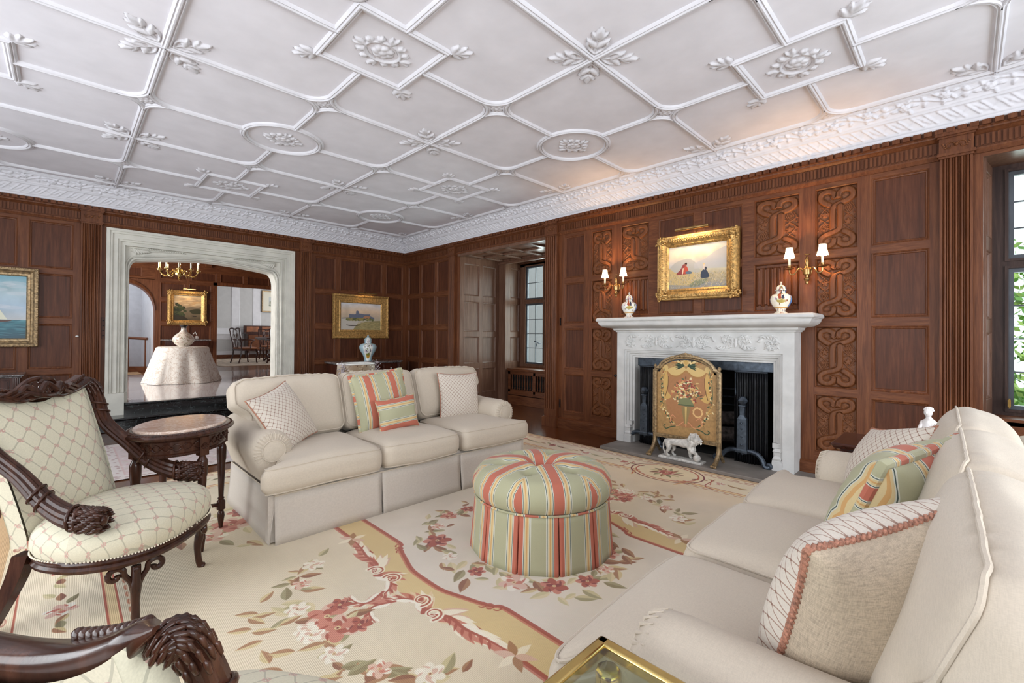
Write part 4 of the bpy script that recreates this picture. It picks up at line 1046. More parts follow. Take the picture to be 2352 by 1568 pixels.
# andirons
def andiron():
    r = empty('andiron')
    b = MB()
    for s in (-1, 1): b.tube(cr([(0, s*.02, .105), (0, s*.07, .118), (-.0, s*.13, .10), (-.01, s*.17, .055), (-.02, s*.185, .02), (-.02, s*.21, .012), (-.02, s*.232, .022), (-.02, s*.226, .04), (-.02, s*.208, .035)], 5), [.021]*28+[.016]*13, 8)
    b.tube([(0, 0, .09), (.2, 0, .11), (.42, 0, .1), (.43, 0, .01)], .013, 6)
    b.build('foot', M['iron'], r)
    b = MB(); sec = lambda w, d, z: [(-d, -w*1.2, z), (d, -w*1.2, z), (d, w*1.2, z), (-d, w*1.2, z)]
    b.loft([sec(.042, .03, .10), sec(.042, .03, .125), sec(.034, .026, .13), sec(.034, .022, .30), sec(.032, .02, .385), sec(.034, .02, .395), sec(.016, .015, .43), sec(.018, .016, .50), sec(.024, .02, .51), sec(.024, .02, .52)], True, caps=True)
    b.build('post', M['iron'], r, bevel=.003, smooth=0)
    b = MB()
    for z in (.17, .24, .31, .36): b.sphere((-.024, 0, z), .009, n=8, m=6)
    b.build('stud', M['iron'], r)
    b = MB(); n = 6
    vs = [(0, 0, .60)]+[(.026*cos(a), .026*sin(a), .592) for a in [k*pi/3 for k in range(6)]]+[(.046*cos(a), .046*sin(a), .56) for a in [k*pi/3+pi/6 for k in range(6)]]+[(.026*cos(a), .026*sin(a), .524) for a in [k*pi/3 for k in range(6)]]
    fs = [(0, 1+k, 1+(k+1) % 6) for k in range(6)]+[(1+k, 7+k, 1+(k+1) % 6) for k in range(6)]+[(7+k, 13+(k+1) % 6, 7+(k+1) % 6)[:0] or (7+k, 7+(k+1) % 6, 1+(k+1) % 6) for k in range(6)]+[(7+k, 13+(k+1) % 6, 7+(k+1) % 6) for k in range(6)]+[(7+k, 13+k, 13+(k+1) % 6) for k in range(6)]+[tuple(13+k for k in range(5, -1, -1))]
    b.add(vs, fs); b.build('faceted_knob', M['iron'], r, smooth=0)
    return r
a1 = andiron(); a1.location = (4.27, 1.395, .03); tag(a1, 'iron andiron with faceted knob at the right of the fire screen', 'andiron', 'pair of andirons')
a2 = copy_tree(a1); a2.location = (4.30, 2.36, .03); a2['label'] = 'iron andiron with faceted knob at the left of the fire screen'
# ------------------------------------------------ fire screen with tapestry
fs_ = empty('fire_screen', (4.06, 1.815, .03), 0, 'gilt arched fire screen with a tan flower basket tapestry panel', 'fire screen')
SH = lambda u, v, w: (-w, -u, v)       # u: to the right as seen (towards -Y)
tp = Cv(.60, .74, 900, (172, 136, 88), x0=-.30)
nz = vnoise(tp.w, tp.h, 40, 4); tp.a *= (.88+.24*nz)[..., None]
tan, rose, crm, grn, brn = (196, 152, 92), (172, 118, 80), (212, 182, 120), (62, 84, 60), (110, 78, 48)
tp.poly(cr([(-.20, .56), (-.2, .35), (-.17, .22), (-.12, .13), (0, .09), (.12, .13), (.17, .22), (.2, .35), (.2, .56), (.12, .60), (0, .63), (-.12, .60)], 6, True), rose, .75)
for s in (-1, 1):
    tp.poly(cr([(s*.0, .62), (s*.06, .57), (s*.13, .565), (s*.19, .60), (s*.14, .635), (s*.05, .66)], 6, True), crm); tp.line(cr([(0, .61), (s*.07, .56), (s*.14, .56), (s*.19, .6)], 6), .016, (170, 124, 74))
    tp.poly(cr([(s*.19, .6), (s*.17, .5), (s*.185, .42), (s*.14, .36), (s*.21, .34), (s*.22, .5)], 6, True), (206, 168, 100)); tp.line(cr([(s*.17, .55), (s*.175, .45), (s*.2, .36)], 6), .006, brn)
    tp.ell(s*.2, .63, .028, .03, 0, crm); tp.line(cr([(s*.21, .62), (s*.235, .5), (s*.24, .38), (s*.215, .26), (s*.17, .17), (s*.12, .1)], 8), .006, grn, .7)
    rg = random.Random(5)
    for k in range(60):
        t = k/60; px, py = [(s*.225, .6-.35*t), (s*(.225-.1*t), .25-.14*t)][k % 2]
        tp.leaf(px+rg.uniform(-.014, .014), py, rg.uniform(0, 6.3), rg.uniform(.018, .034), .012, rg.choice([crm, (206, 160, 90), grn, (150, 96, 60), (230, 210, 160)]))
    tp.line(cr([(0, .10), (s*.02, .14), (s*.07, .1), (s*.12, .1), (s*.15, .14), (s*.13, .19), (s*.1, .17)], 8), .007, (216, 150, 110)); tp.line(cr([(s*.1, .09), (s*.15, .075), (s*.19, .055), (s*.215, .075), (s*.2, .09)], 8), .009, grn)
    for k in range(7): tp.leaf(s*.01, .665, (0 if s > 0 else pi)+s*(-.5+.18*k), .1, .018, grn if k % 2 else (30, 50, 36))
    for k in range(30): tp.ell(s*.13*rg.random()**.7+s*.01, .68+.02*rg.random(), .010, .008, 0, rg.choice([(216, 180, 110), (170, 120, 70), (230, 206, 150)]))
tp.ell(0, .69, .028, .034, 0, crm); tp.ell(0, .69, .018, .022, 0, (200, 160, 90))
rg = random.Random(9)
for k in range(260):
    a, r = rg.uniform(0, 2*pi), rg.random()**.6; x, y = .135*r*cos(a), .41+.125*r*sin(a)
    c_ = rg.choice([crm, (214, 172, 110), (150, 70, 60), (92, 104, 76), (196, 120, 84), (232, 214, 170), (120, 84, 60)])
    if rg.random() < .5: tp.leaf(x, y, rg.uniform(0, 6.3), .035, .013, c_)
    else: tp.ell(x, y, .011, .008, 0, c_)
tp.poly([(-.045, .28), (.045, .28), (.012, .12), (-.012, .12)], (150, 128, 84)); tp.poly([(-.01, .28), (.01, .28), (.004, .12), (-.004, .12)], (206, 176, 112)); tp.poly(cr([(-.07, .30), (0, .285), (.07, .30), (.03, .36), (-.05, .35)], 6, True), (126, 130, 92)); tp.line([(-.07, .295), (.07, .295)], .012, (92, 100, 72))
for k in range(24): a = k*pi/12; tp.leaf(.11+.032*cos(a), .24+.032*sin(a), a, .02, .01, (230, 190, 130)); 
M['tapestry'] = image_mat('tapestry', tp.image('tapestry_weave'), .45, coat=.25, bump=.2, weave=(500, 500, 500))
Wd = .30
def top(u): s = abs(u)/.295; return .815 if s > .86 else .815+.12*(1-(s/.86)**2.2)**.6
us = [-.285+.57*i/60 for i in range(61)]
b = MB(); b.hasuv = True
b.add([SH(u, z, -.004) for u in us for z in (.195, top(u)-.03)], [(2*i, 2*i+2, 2*i+3, 2*i+1) for i in range(60)], 0, [((u+.30)/.60, (z-.195)/.74) for u in us for z in (.195, top(u)-.03)])
b.build('tapestry', M['tapestry'], fs_, smooth=0)
b = MB()
def fr(off, w0, w1, wd, zl=.165):
    path = [(-.30+off, .20), (-.30+off, .80-off)]+[(u*(1-off*2.5), top(u)-off*.7) for u in us[4:-4]]+[(.30-off, .80-off), (.30-off, .20)]
    P = [Vector((p[0], p[1])) for p in path]; rings = []
    for i in range(len(P)):
        a = P[max(i-1, 0)]; c = P[min(i+1, len(P)-1)]; t = (c-a).normalized(); n = Vector((-t.y, t.x))
        rings.append([SH(P[i].x+n.x*d, P[i].y+n.y*d, w) for d, w in ((-wd, w0), (-wd, w1*.8), (-wd*.5, w1), (wd*.5, w1), (wd, w1*.8), (wd, w0))])
    b.loft(rings, False)
fr(0.0, -.012, .016, .02); b.box(-.30, .30, -.012, .014, .165, .20, 0, lambda u, q, v: SH(u, v, q))
b.build('frame', M['golddk'], fs_)
b = MB()  # bead and twist ornament on the frame
for k in range(110):
    t = k/109; i = t*60; u = us[min(int(i), 60)]; 
    b.sphere(SH(u*1.0, top(u)-.001, .019), .0055, n=6, m=4)
for s in (-1, 1):
    for k in range(52): b.sphere(SH(s*.30, .21+k*.0117, .019), .0052, n=6, m=4)
for k in range(44): b.sphere(SH(-.285+.57*k/43, .182, .017), .006, n=6, m=4)
for k in range(15):
    a = (k-7)/7; b.sphere(SH(a*.10, top(a*.1)+.012+.008*(1-abs(a)), .006), .013, .013, .010, n=8, m=5)
for k in range(9): b.sphere(SH((k-4)*.012, top(0)+.03-.003*abs(k-4), .008), .010, n=6, m=5)
b.build('frame_carving', M['golddk'], fs_)
for s in (-1, 1):
    b = MB(); b.lathe([(.014, 0), (.016, .01), (.009, .018), (.012, .024), (.016, .036), (.013, .05), (.004, .058)], SH(s*.30, .80, 0), 10); b.build('finial', M['golddk'], fs_)
    b = MB(); leg = cr([(0, .20), (.0, .13), (-.035, .07), (-.085, .03), (-.12, .02)], 6)
    b.tube([SH(s*(.30+.0*q), z, -x) for x, z, q in [(p[0], p[1], 0) for p in leg]], [.026-.004*i/len(leg) for i in range(len(leg))], 8, flat=(1, .8))
    for k in range(4): b.sphere(SH(s*.30+(k-1.5)*.012, .012, .128), .012, .010, .013, n=8, m=6)
    b.tube([SH(s*.30, .13, -.0), SH(s*.30, .06, -.06), SH(s*.30, .012, -.10)], .014, 6)
    b.build('leg', M['golddk'], fs_)

# ------------------------------------------------ lion statue
lionm = plain('weathered_white_stone', (206, 204, 198), .75, var=.16, scale=30, bump=.3, bs=60)
ln = empty('lion_statue', (4.0, 1.83, .03), R_(-90), 'white stone lion with one paw on a ball, on the hearth', 'statue')
b = MB(); b.loft([[(-.195, -.05, z), (.205, -.05, z), (.205, .055, z), (-.195, .055, z)] if e == 0 else [(-.19, -.045, z), (.20, -.045, z), (.20, .05, z), (-.19, .05, z)] for z, e in ((0, 0), (.012, 0), (.017, 1))], True, caps=True); b.build('plinth', lionm, ln, smooth=0)
def body(name, verts, edges, rad, parent, mat, root=0, sub=2):
    me = bpy.data.meshes.new(name); me.from_pydata(verts, edges, []); me.materials.append(mat); o = bpy.data.objects.new(name, me); COL.objects.link(o); o.parent = parent
    m = o.modifiers.new('sk', 'SKIN'); m.use_smooth_shade = True
    for i, v in enumerate(me.skin_vertices[0].data): r = rad[i]; v.radius = r if isinstance(r, tuple) else (r, r); v.use_root = (i == root)
    s = o.modifiers.new('su', 'SUBSURF'); s.levels = sub; s.render_levels = sub
    return o
# body along +x (head at +x); built facing right as seen from the room
V_ = [(-.10, 0, .165), (-.04, 0, .158), (.03, 0, .150), (.09, 0, .165), (.125, 0, .20), (.155, -.008, .205), (.188, -.014, .193),   # 0..6 rump->muzzle
      (-.11, -.028, .13), (-.10, -.03, .085), (-.125, -.03, .055), (-.115, -.03, .028), (-.09, -.03, .024),                  # 7..11 near hind
      (-.10, .03, .13), (-.075, .03, .085), (-.10, .03, .055), (-.085, .03, .028), (-.06, .03, .024),                        # 12..16 far hind
      (.075, .028, .125), (.07, .03, .075), (.072, .03, .035), (.095, .03, .024),                                               # 17..20 far fore
      (.085, -.03, .135), (.10, -.032, .10), (.145, -.03, .088), (.168, -.03, .082),                                            # 21..24 raised paw
      (-.145, 0, .165), (-.165, 0, .13), (-.165, -.01, .08), (-.145, -.02, .04), (-.12, -.02, .022)]                            # 25..29 tail
E_ = [(0, 1), (1, 2), (2, 3), (3, 4), (4, 5), (5, 6), (0, 7), (7, 8), (8, 9), (9, 10), (10, 11), (0, 12), (12, 13), (13, 14), (14, 15), (15, 16), (3, 17), (17, 18), (18, 19), (19, 20), (3, 21), (21, 22), (22, 23), (23, 24), (0, 25), (25, 26), (26, 27), (27, 28), (28, 29)]
Rr = [.042, .036, .040, .048, .040, .036, .020, .032, .020, .012, .011, .013, .030, .018, .012, .011, .013, .024, .015, .012, .015, .026, .018, .014, .015, .012, .008, .007, .007, .012]
body('body', V_, E_, Rr, ln, lionm)
b = MB(); rg = random.Random(3)
for k in range(120):
    a, p = rg.uniform(0, 2*pi), rg.uniform(0, 1); x = .085+.065*p; r = .05*(1-.25*p); c = Vector((x, r*sin(a)*.85, .185+.022*p+r*cos(a)*1.05))
    if x > .13 and abs(c.y) < .02 and c.z > .18 and c.z < .22: continue
    b.sphere(c, .013*rg.uniform(.7, 1.2), .012, .016, n=7, m=5)
for k in range(26): b.sphere((.09+.03*rg.random(), rg.uniform(-.03, .03), .10+.06*rg.random()), .013, .012, .016, n=7, m=5)
b.build('mane', lionm, ln)
b = MB(); b.sphere((.192, -.014, .20), .010, .012, .007); b.sphere((.178, -.034, .208), .006, n=8, m=6); b.sphere((.180, .008, .208), .006, n=8, m=6); b.sphere((.135, -.044, .235), .010, .006, .012, n=8, m=6); b.sphere((.135, .034, .235), .010, .006, .012, n=8, m=6)
for q in (-.008, .0, .008): b.sphere((.188, -.014+q, .178), .006, .004, .010, n=6, m=5)
b.build('face', lionm, ln)
b = MB(); b.sphere((.158, -.028, .048), .032, n=20, m=14); b.build('ball', lionm, ln)

# ------------------------------------------------ sconces
def sconce():
    r = empty('wall_sconce')
    b = MB(); b.lathe([(.006, -.13), (.012, -.12), (.010, -.105), (.020, -.095), (.022, -.08), (.012, -.07), (.014, -.055), (.028, -.045), (.030, -.03), (.030, -.0), (.018, .012), (.012, .03), (.018, .05), (.016, .07), (.009, .085), (.012, .095), (.006, .105)], (-.045, 0, 0), 14)
    b.tube([(-.045+.018*cos(t), .018*sin(t), .122) for t in [k*pi/8 for k in range(16)]], .003, 6, closed=True) ; b.build('stem', M['brassd'], r)
    b = MB(); b.sphere((-.012, 0, -.015), .012, .03, .045); b.box(-.05, 0, -.006, .006, -.02, -.006); b.build('backplate', M['brassd'], r)
    for s in (-1, 1):
        b = MB(); P = cr([(-.05, s*.022, -.02), (-.065, s*.045, .008), (-.075, s*.06, -.004), (-.085, s*.085, -.04), (-.09, s*.112, -.036), (-.092, s*.118, .0)], 6)
        b.tube(P, .0055, 8); a = b.build('arm', M['brassd'], r); c = (-.092, s*.118, 0)
        b = MB(); b.lathe([(.006, -.004), (.036, .006), (.038, .009), (.014, .008), (.011, .014), (.014, .018), (.014, .034), (.010, .036)], c, 16); b.build('bobeche', M['brassd'], a)
        b = MB(); b.lathe([(.0095, .03), (.0095, .105)], c, 12); b.build('candle', M['candle'], a)
        b = MB(); nn = 48
        b.lathe([(.040, .10), (.036, .115), (.030, .14), (.026, .165), (.0245, .185)], c, nn, mod=lambda q, z: 1+.05*abs(sin(q*4))*(1 if z < .14 else .4)*(1), cap=False)
        for i_ in range(nn): v = b.v[i_]; b.v[i_] = (v[0], v[1], v[2]-.006*abs(sin(2*pi*i_/nn*4)))
        b.build('lamp_shade', M['shade'], a, solid=.0012)
    return r
s1 = sconce(); s1.location = (4.45, .937, 1.725); tag(s1, 'brass two-arm wall sconce with lit shades, right of the gilt landscape painting', 'wall lamp', 'pair of sconces')
s2 = copy_tree(s1); s2.location = (4.45, 2.775, 1.72); s2['label'] = 'brass two-arm wall sconce with lit shades, left of the gilt landscape painting'
for yc in (.937, 2.775):
    for s in (-1, 1): point('sconce_bulb', (4.358, yc+s*.118, 1.875), 11, (1, .56, .24), .012)
    for s in (-1, 1): point('sconce_bulb_low', (4.358, yc+s*.118, 1.80), 5, (1, .56, .24), .01)

# ------------------------------------------------ lidded vases
def vase_tex(seed, blue, ground=(240, 240, 234)):
    c = Cv(1.0, .5, 1100, ground); rg = random.Random(seed)
    for x0_ in (.0, .5):
        c.poly([(x0_+.30, .06), (x0_+.44, .06), (x0_+.44, .34), (x0_+.30, .34)], blue); c.line([(x0_+.30, .06), (x0_+.30, .34)], .007, (206, 160, 90)); c.line([(x0_+.44, .06), (x0_+.44, .34)], .007, (206, 160, 90))
        for k in range(14): c.ell(x0_+.37+rg.uniform(-.05, .05), rg.uniform(.1, .3), .012, .009, rg.uniform(0, 3), rg.choice([(236, 236, 240), (230, 200, 150), (200, 120, 120)]))
        for k in range(60):
            x, y = x0_+rg.gauss(.14, .045), rg.uniform(.09, .29)
            c.leaf(x, y, rg.uniform(0, 6.3), rg.uniform(.02, .05), .014, rg.choice([(96, 110, 60), (120, 92, 50), (180, 96, 64), (70, 80, 70), (206, 186, 110), (190, 150, 170)]))
        c.ell(x0_+.12, .16, .022, .045, .2, (170, 84, 56)); c.ell(x0_+.17, .15, .02, .04, -.2, (60, 62, 80)); c.ell(x0_+.145, .11, .07, .018, 0, (182, 164, 92))
    for y in (.055, .345): c.line([(0, y), (1, y)], .008, (206, 160, 90))
    for k in range(80): c.ell(rg.random(), rg.uniform(.0, .05), .010, .006, 0, rg.choice([(220, 180, 150), (150, 170, 200), (200, 150, 120)])); c.ell(rg.random(), rg.uniform(.37, .5), .012, .008, 0, rg.choice([blue, (220, 180, 120), (180, 120, 110)]))
    return c
def uvlathe(prof, n, h, rot=0.0):
    b = MB(); b.hasuv = True; vs = []; uv = []; fs = []
    for r, z in prof:
        for k in range(n+1): a = 2*pi*k/n; vs.append((r*cos(a+rot), r*sin(a+rot), z)); uv.append((k/n, z/h))
    m = n+1
    for i in range(len(prof)-1):
        for k in range(n): fs.append((i*m+k, i*m+k+1, (i+1)*m+k+1, (i+1)*m+k))
    b.add(vs, fs, 0, uv); return b
def jar(name, loc, mat, body_, lid, hh, rot, label, cat='vase', group=None):
    r = empty(name, loc, 0, label, cat, group)
    uvlathe(body_, 32, hh, rot).build('jar_body', mat, r, smooth=50); uvlathe(lid, 32, hh, rot).build('lid', mat, r, smooth=50)
    return r
mv1 = image_mat('painted_porcelain_blue', vase_tex(4, (92, 142, 204)).image('vase_paint_a'), .12, coat=.5); mv2 = image_mat('painted_porcelain_cream', vase_tex(8, (84, 140, 208), (244, 240, 224)).image('vase_paint_b'), .12, coat=.5)
bp = [(.044, 0), (.048, .008), (.038, .018), (.028, .03), (.034, .045), (.056, .075), (.070, .105), (.073, .13), (.068, .155), (.052, .172), (.034, .18), (.031, .19), (.031, .203)]
bp = [(r*1.12, z*.97) for r, z in bp]
lp = [(.043, .199), (.044, .204), (.036, .212), (.034, .228), (.022, .242), (.006, .248), (.005, .255), (.010, .262), (.006, .27), (.001, .276)]
jar('lidded_vase', (4.27, 1.095, 1.345), mv2, bp, lp, .50, -.635, 'painted porcelain jar with a domed lid, below the right sconce on the mantel')
jar('lidded_vase', (4.27, 2.53, 1.345), mv1, bp, lp, .50, -.346, 'painted porcelain jar with a blue lid, below the left sconce on the mantel')

# ------------------------------------------------ framed paintings
def frame_obj(name, mp, parent_loc, w, h, fw, canvas, label, style, matf, pmat_name, depth=.05, cat='painting', inner=None, uvs=None):
    """mp(u,v,w) local mapping, centred; picture hangs with its back at w=0"""
    r = empty(name, parent_loc, 0, label, cat); b = MB(); W2, H2 = w/2, h/2
    if style == 'ornate': prof = [(0, 0), (0, .03), (.008, .042), (.02, .04), (.03, .05), (.055, .048), (.07, .035), (.08, .03), (.09, .024), (.095, .026), (.105, .02), (fw, .012)]
    elif style == 'flat': prof = [(0, 0), (0, .03), (.006, .045), (.03, .05), (.04, .042), (.045, .03), (fw-.035, .022), (fw-.03, .028), (fw-.012, .026), (fw, .01)]
    else: prof = [(0, 0), (0, .025), (.012, .035), (.03, .03), (.045, .02), (fw-.03, .022), (fw-.02, .03), (fw-.008, .026), (fw, .01)]
    k_ = depth/.05; prof = [(o, w_*k_) for o, w_ in prof]
    b.loft([[mp(-W2+o, -H2+o, q), mp(W2-o, -H2+o, q), mp(W2-o, H2-o, q), mp(-W2+o, H2-o, q)] for o, q in prof]+[[mp(-W2+fw, -H2+fw, .006), mp(W2-fw, -H2+fw, .006), mp(W2-fw, H2-fw, .006), mp(-W2+fw, H2-fw, .006)]], True)
    b.build('frame', matf, r, smooth=25)
    if style != 'simple':
        b = MB(); rg = random.Random(len(label)); per = []
        o1 = .042 if style == 'ornate' else .014
        for (x0, y0, x1, y1) in ((-W2, -H2, W2, -H2), (W2, -H2, W2, H2), (W2, H2, -W2, H2), (-W2, H2, -W2, -H2)):
            L_1 = sqrt((x1-x0)**2+(y1-y0)**2); n = int(L_1/.024)
            ix, iy = (-(y1-y0)/L_1, (x1-x0)/L_1)
            for k in range(n):
                t = (k+.5)/n; px, py = x0+(x1-x0)*t+ix*o1, y0+(y1-y0)*t+iy*o1
                b.sphere(mp(px+rg.uniform(-.004, .004), py+rg.uniform(-.004, .004), depth*.95), .011 if style == 'ornate' else .008, n=6, m=4)
                if style == 'ornate': b.sphere(mp(px+ix*.018, py+iy*.018, depth*.85), .008, n=6, m=4)
                o2 = fw-.018
                b.sphere(mp(x0+(x1-x0)*t*1.0+ix*o2, y0+(y1-y0)*t+iy*o2, depth*.5), .005, n=5, m=4) if abs(t-.5) < .5-fw/L_1 else None
        if style == 'ornate':
            for sx in (-1, 1):
                for sy in (-1, 1):
                    for q in range(26):
                        a = rg.uniform(0, 6.3); rr = rg.random()*.055; b.sphere(mp(sx*(W2-.045)+rr*cos(a)*1.2, sy*(H2-.045)+rr*sin(a)*1.2, depth*(1.15-rr*6)), .013, n=7, m=5)
                    for kx in (1, 0):
                        P = [mp(sx*(W2-.05-(.03+.05*t)*kx*1.0-.0), sy*(H2-.05-(.03+.05*t)*(1-kx)), depth*1.1) for t in (0, .5, 1)]; b.tube(P, [.016, .012, .005], 6)
        b.build('frame_carving', matf, r)
    b = MB(); b.hasuv = True; b.add([mp(-W2+fw*.98, -H2+fw*.98, .008), mp(W2-fw*.98, -H2+fw*.98, .008), mp(W2-fw*.98, H2-fw*.98, .008), mp(-W2+fw*.98, H2-fw*.98, .008)], [(0, 1, 2, 3)], 0, [(0, 0), (1, 0), (1, 1), (0, 1)])
    b.build('canvas', image_mat(pmat_name, canvas.image(pmat_name), .45, coat=.15), r, smooth=0)
    return r
def grad(c, stops):
    y = np.linspace(0, 1, c.h); A = np.array([s[1] for s in stops], float)/255; P = [s[0] for s in stops]
    c.a[:] = np.stack([np.interp(y, P, A[:, i]) for i in range(3)], -1)[:, None, :]
    n = vnoise(c.w, c.h, 7, 12, 5)-.5; c.a *= (1+.22*n)[..., None]
mBr = lambda u, v, w: (-w, -u, v)     # on the fireplace wall, local
c = Cv(.57, .42, 900, (200, 190, 170)); rg = random.Random(2)
grad(c, [(0, (150, 140, 124)), (.3, (196, 176, 140)), (.42, (206, 196, 168)), (.55, (196, 190, 186)), (.75, (232, 206, 176)), (1, (240, 226, 206))])
c.poly(cr([(0, .2), (.08, .27), (.2, .29), (.27, .25), (.3, .2), (.3, .15), (0, .12)], 6, True), (176, 172, 164), .8); c.poly([(.26, .24), (.36, .27), (.45, .33), (.52, .36), (.58, .38), (.58, .17), (.26, .19)], (188, 184, 182), .75)
c.poly(cr([(0, .2), (.06, .17), (.14, .15), (.24, .16), (.28, .12), (.25, .05), (.28, 0), (0, 0)], 6, True), (198, 172, 120)); c.poly([(0, 0), (0, .05), (.2, .03), (.4, .05), (.57, .03), (.57, 0)], (142, 140, 140), .8); c.ell(.3, .05, .09, .03, .3, (104, 118, 88), .6)
for k in range(420): c.leaf(rg.uniform(0, .57), rg.uniform(0, .14), rg.uniform(.4, 2.6), .025, .005, rg.choice([(220, 198, 146), (162, 146, 104), (132, 128, 104), (206, 184, 140), (170, 164, 160)]), a=.7)
c.poly(cr([(.08, .145), (.12, .19), (.15, .24), (.175, .23), (.19, .19), (.21, .165), (.2, .145)], 6, True), (142, 66, 62)); c.poly(cr([(.15, .15), (.155, .2), (.175, .225), (.195, .2), (.2, .155)], 6, True), (190, 80, 58)); c.ell(.175, .238, .013, .015, 0, (150, 90, 70)); c.ell(.178, .247, .012, .008, 0, (50, 34, 30)); c.ell(.205, .155, .035, .014, -.1, (96, 110, 124)); c.line([(.15, .2), (.142, .15)], .012, (226, 200, 170))
c.poly(cr([(.325, .10), (.33, .15), (.35, .175), (.37, .175), (.395, .14), (.405, .1), (.365, .09)], 6, True), (56, 64, 80)); c.ell(.36, .19, .016, .02, 0, (214, 198, 186)); c.ell(.372, .182, .01, .016, 0, (60, 60, 70)); c.ell(.355, .218, .012, .013, 0, (224, 200, 176)); c.ell(.355, .226, .012, .006, 0, (216, 190, 140))
pt = frame_obj('gilt_landscape_painting', mBr, (4.43, 1.872, 1.848), .80, .655, .115, c, 'gilt framed painting of two figures in the hills, above the mantel', 'ornate', M['gold'], 'hill_figures_painting', .06)
def picture_light(mp, loc, L, label, lit=3, tiltz=.0):
    r = empty('picture_light', loc, 0, label, 'picture light'); b = MB()
    b.tube([mp(-L/2, 0, .12), mp(L/2, 0, .12)], .016, 12); b.build('shade', M['brassd'], r)
    b = MB(); b.tube([mp(0, -.02, 0), mp(0, .03, .05), mp(0, .01, .11)], .006, 8); b.build('arm', M['brassd'], r); return r
picture_light(mBr, (4.45, 1.885, 2.215), .33, 'slim brass picture light over the gilt landscape above the mantel')
l = area('picture_lamp', (4.32, 1.885, 2.19), (0, 0, 0), .04, .30, 2.6, (1, .72, .42)); l.rotation_euler = (0, R_(-22), 0)

# door knob, hinges on the hidden cupboard
b = MB(); b.lathe([(.008, 0), (.016, .01), (.014, .02), (.003, .026)], n=12); b.xf(Matrix.Rotation(R_(-90), 4, 'Y')); o = b.build('cupboard_knob', M['ironb']); o.location = (4.45, 2.80, .705); tag(o, 'small dark knob on the panelled cupboard left of the fireplace', 'knob')
for z in (1.33, .30): b = MB(); b.box(4.435, 4.452, 3.602, 3.612, z-.05, z+.05); b.build('hinge', M['ironb'], wall_right)
# ============================================================= SOFAS
def pathcord(name, pts, r, mat, parent, closed=True):
    b = MB(); b.tube(pts, r, 6, closed=closed); return b.build(name, mat, parent)
def cushion(name, parent, cx, cy_, cz, hx, hy, hz, r, mat, crown=.03, warp=None, n=12, seed=0, tilt=0, lump=.004, front=0, cords=True, rise=0):
    rg = random.Random(seed); ph = [rg.uniform(0, 6.3) for _ in range(6)]
    def wp(x, y, z):
        u, v, w = x/hx, y/hy, z/hz
        cr_ = (1-u*u)*(1-v*v)
        z2 = z+(crown*max(cr_, 0)**.6)*(1 if z > 0 else -.2)*abs(w)
        z2 += lump*sin(3.1*u+ph[0])*sin(2.3*v+ph[1])+lump*.6*sin(7*u+ph[2])*cos(5*v+ph[3])*abs(w)
        x2, y2 = x*(1+.0*v), y+front*(1-u*u)*(-1 if v < 0 else .0)*abs(v)
        if warp: x2, y2, z2 = warp(x2, y2, z2)
        c, s = cos(tilt), sin(tilt)
        y3, z3 = y2*c-z2*s, y2*s+z2*c
        return (x2+cx, y3+cy_, z3+cz)
    b = MB(); b.hasuv = True; rbox(b, hx, hy, hz, r, n, wp, uvs=1); o = weld(b.build(name, mat, parent, smooth=80))
    if cords:
        for sgn in (1, -1):
            P = []; rr = r*.707; zz = sgn*(hz-r*.285); ii = r-rr+r*.0
            for qx, qy, a0 in ((1, 1, 0), (-1, 1, 90), (-1, -1, 180), (1, -1, 270)):
                for k in range(7): a = R_(a0+15*k); P.append((qx*(hx-r)+rr*cos(a)*1.03, qy*(hy-r)+rr*sin(a)*1.03))
            Q = []
            for i in range(len(P)):
                x0, y0 = P[i]; x1, y1 = P[(i+1) % len(P)]; n_ = max(1, int(sqrt((x1-x0)**2+(y1-y0)**2)/.04))
                for k in range(n_): t = k/n_; Q.append(wp(x0+(x1-x0)*t, y0+(y1-y0)*t, zz))
            pathcord('welt', Q, .0042, mat, o)
    return o
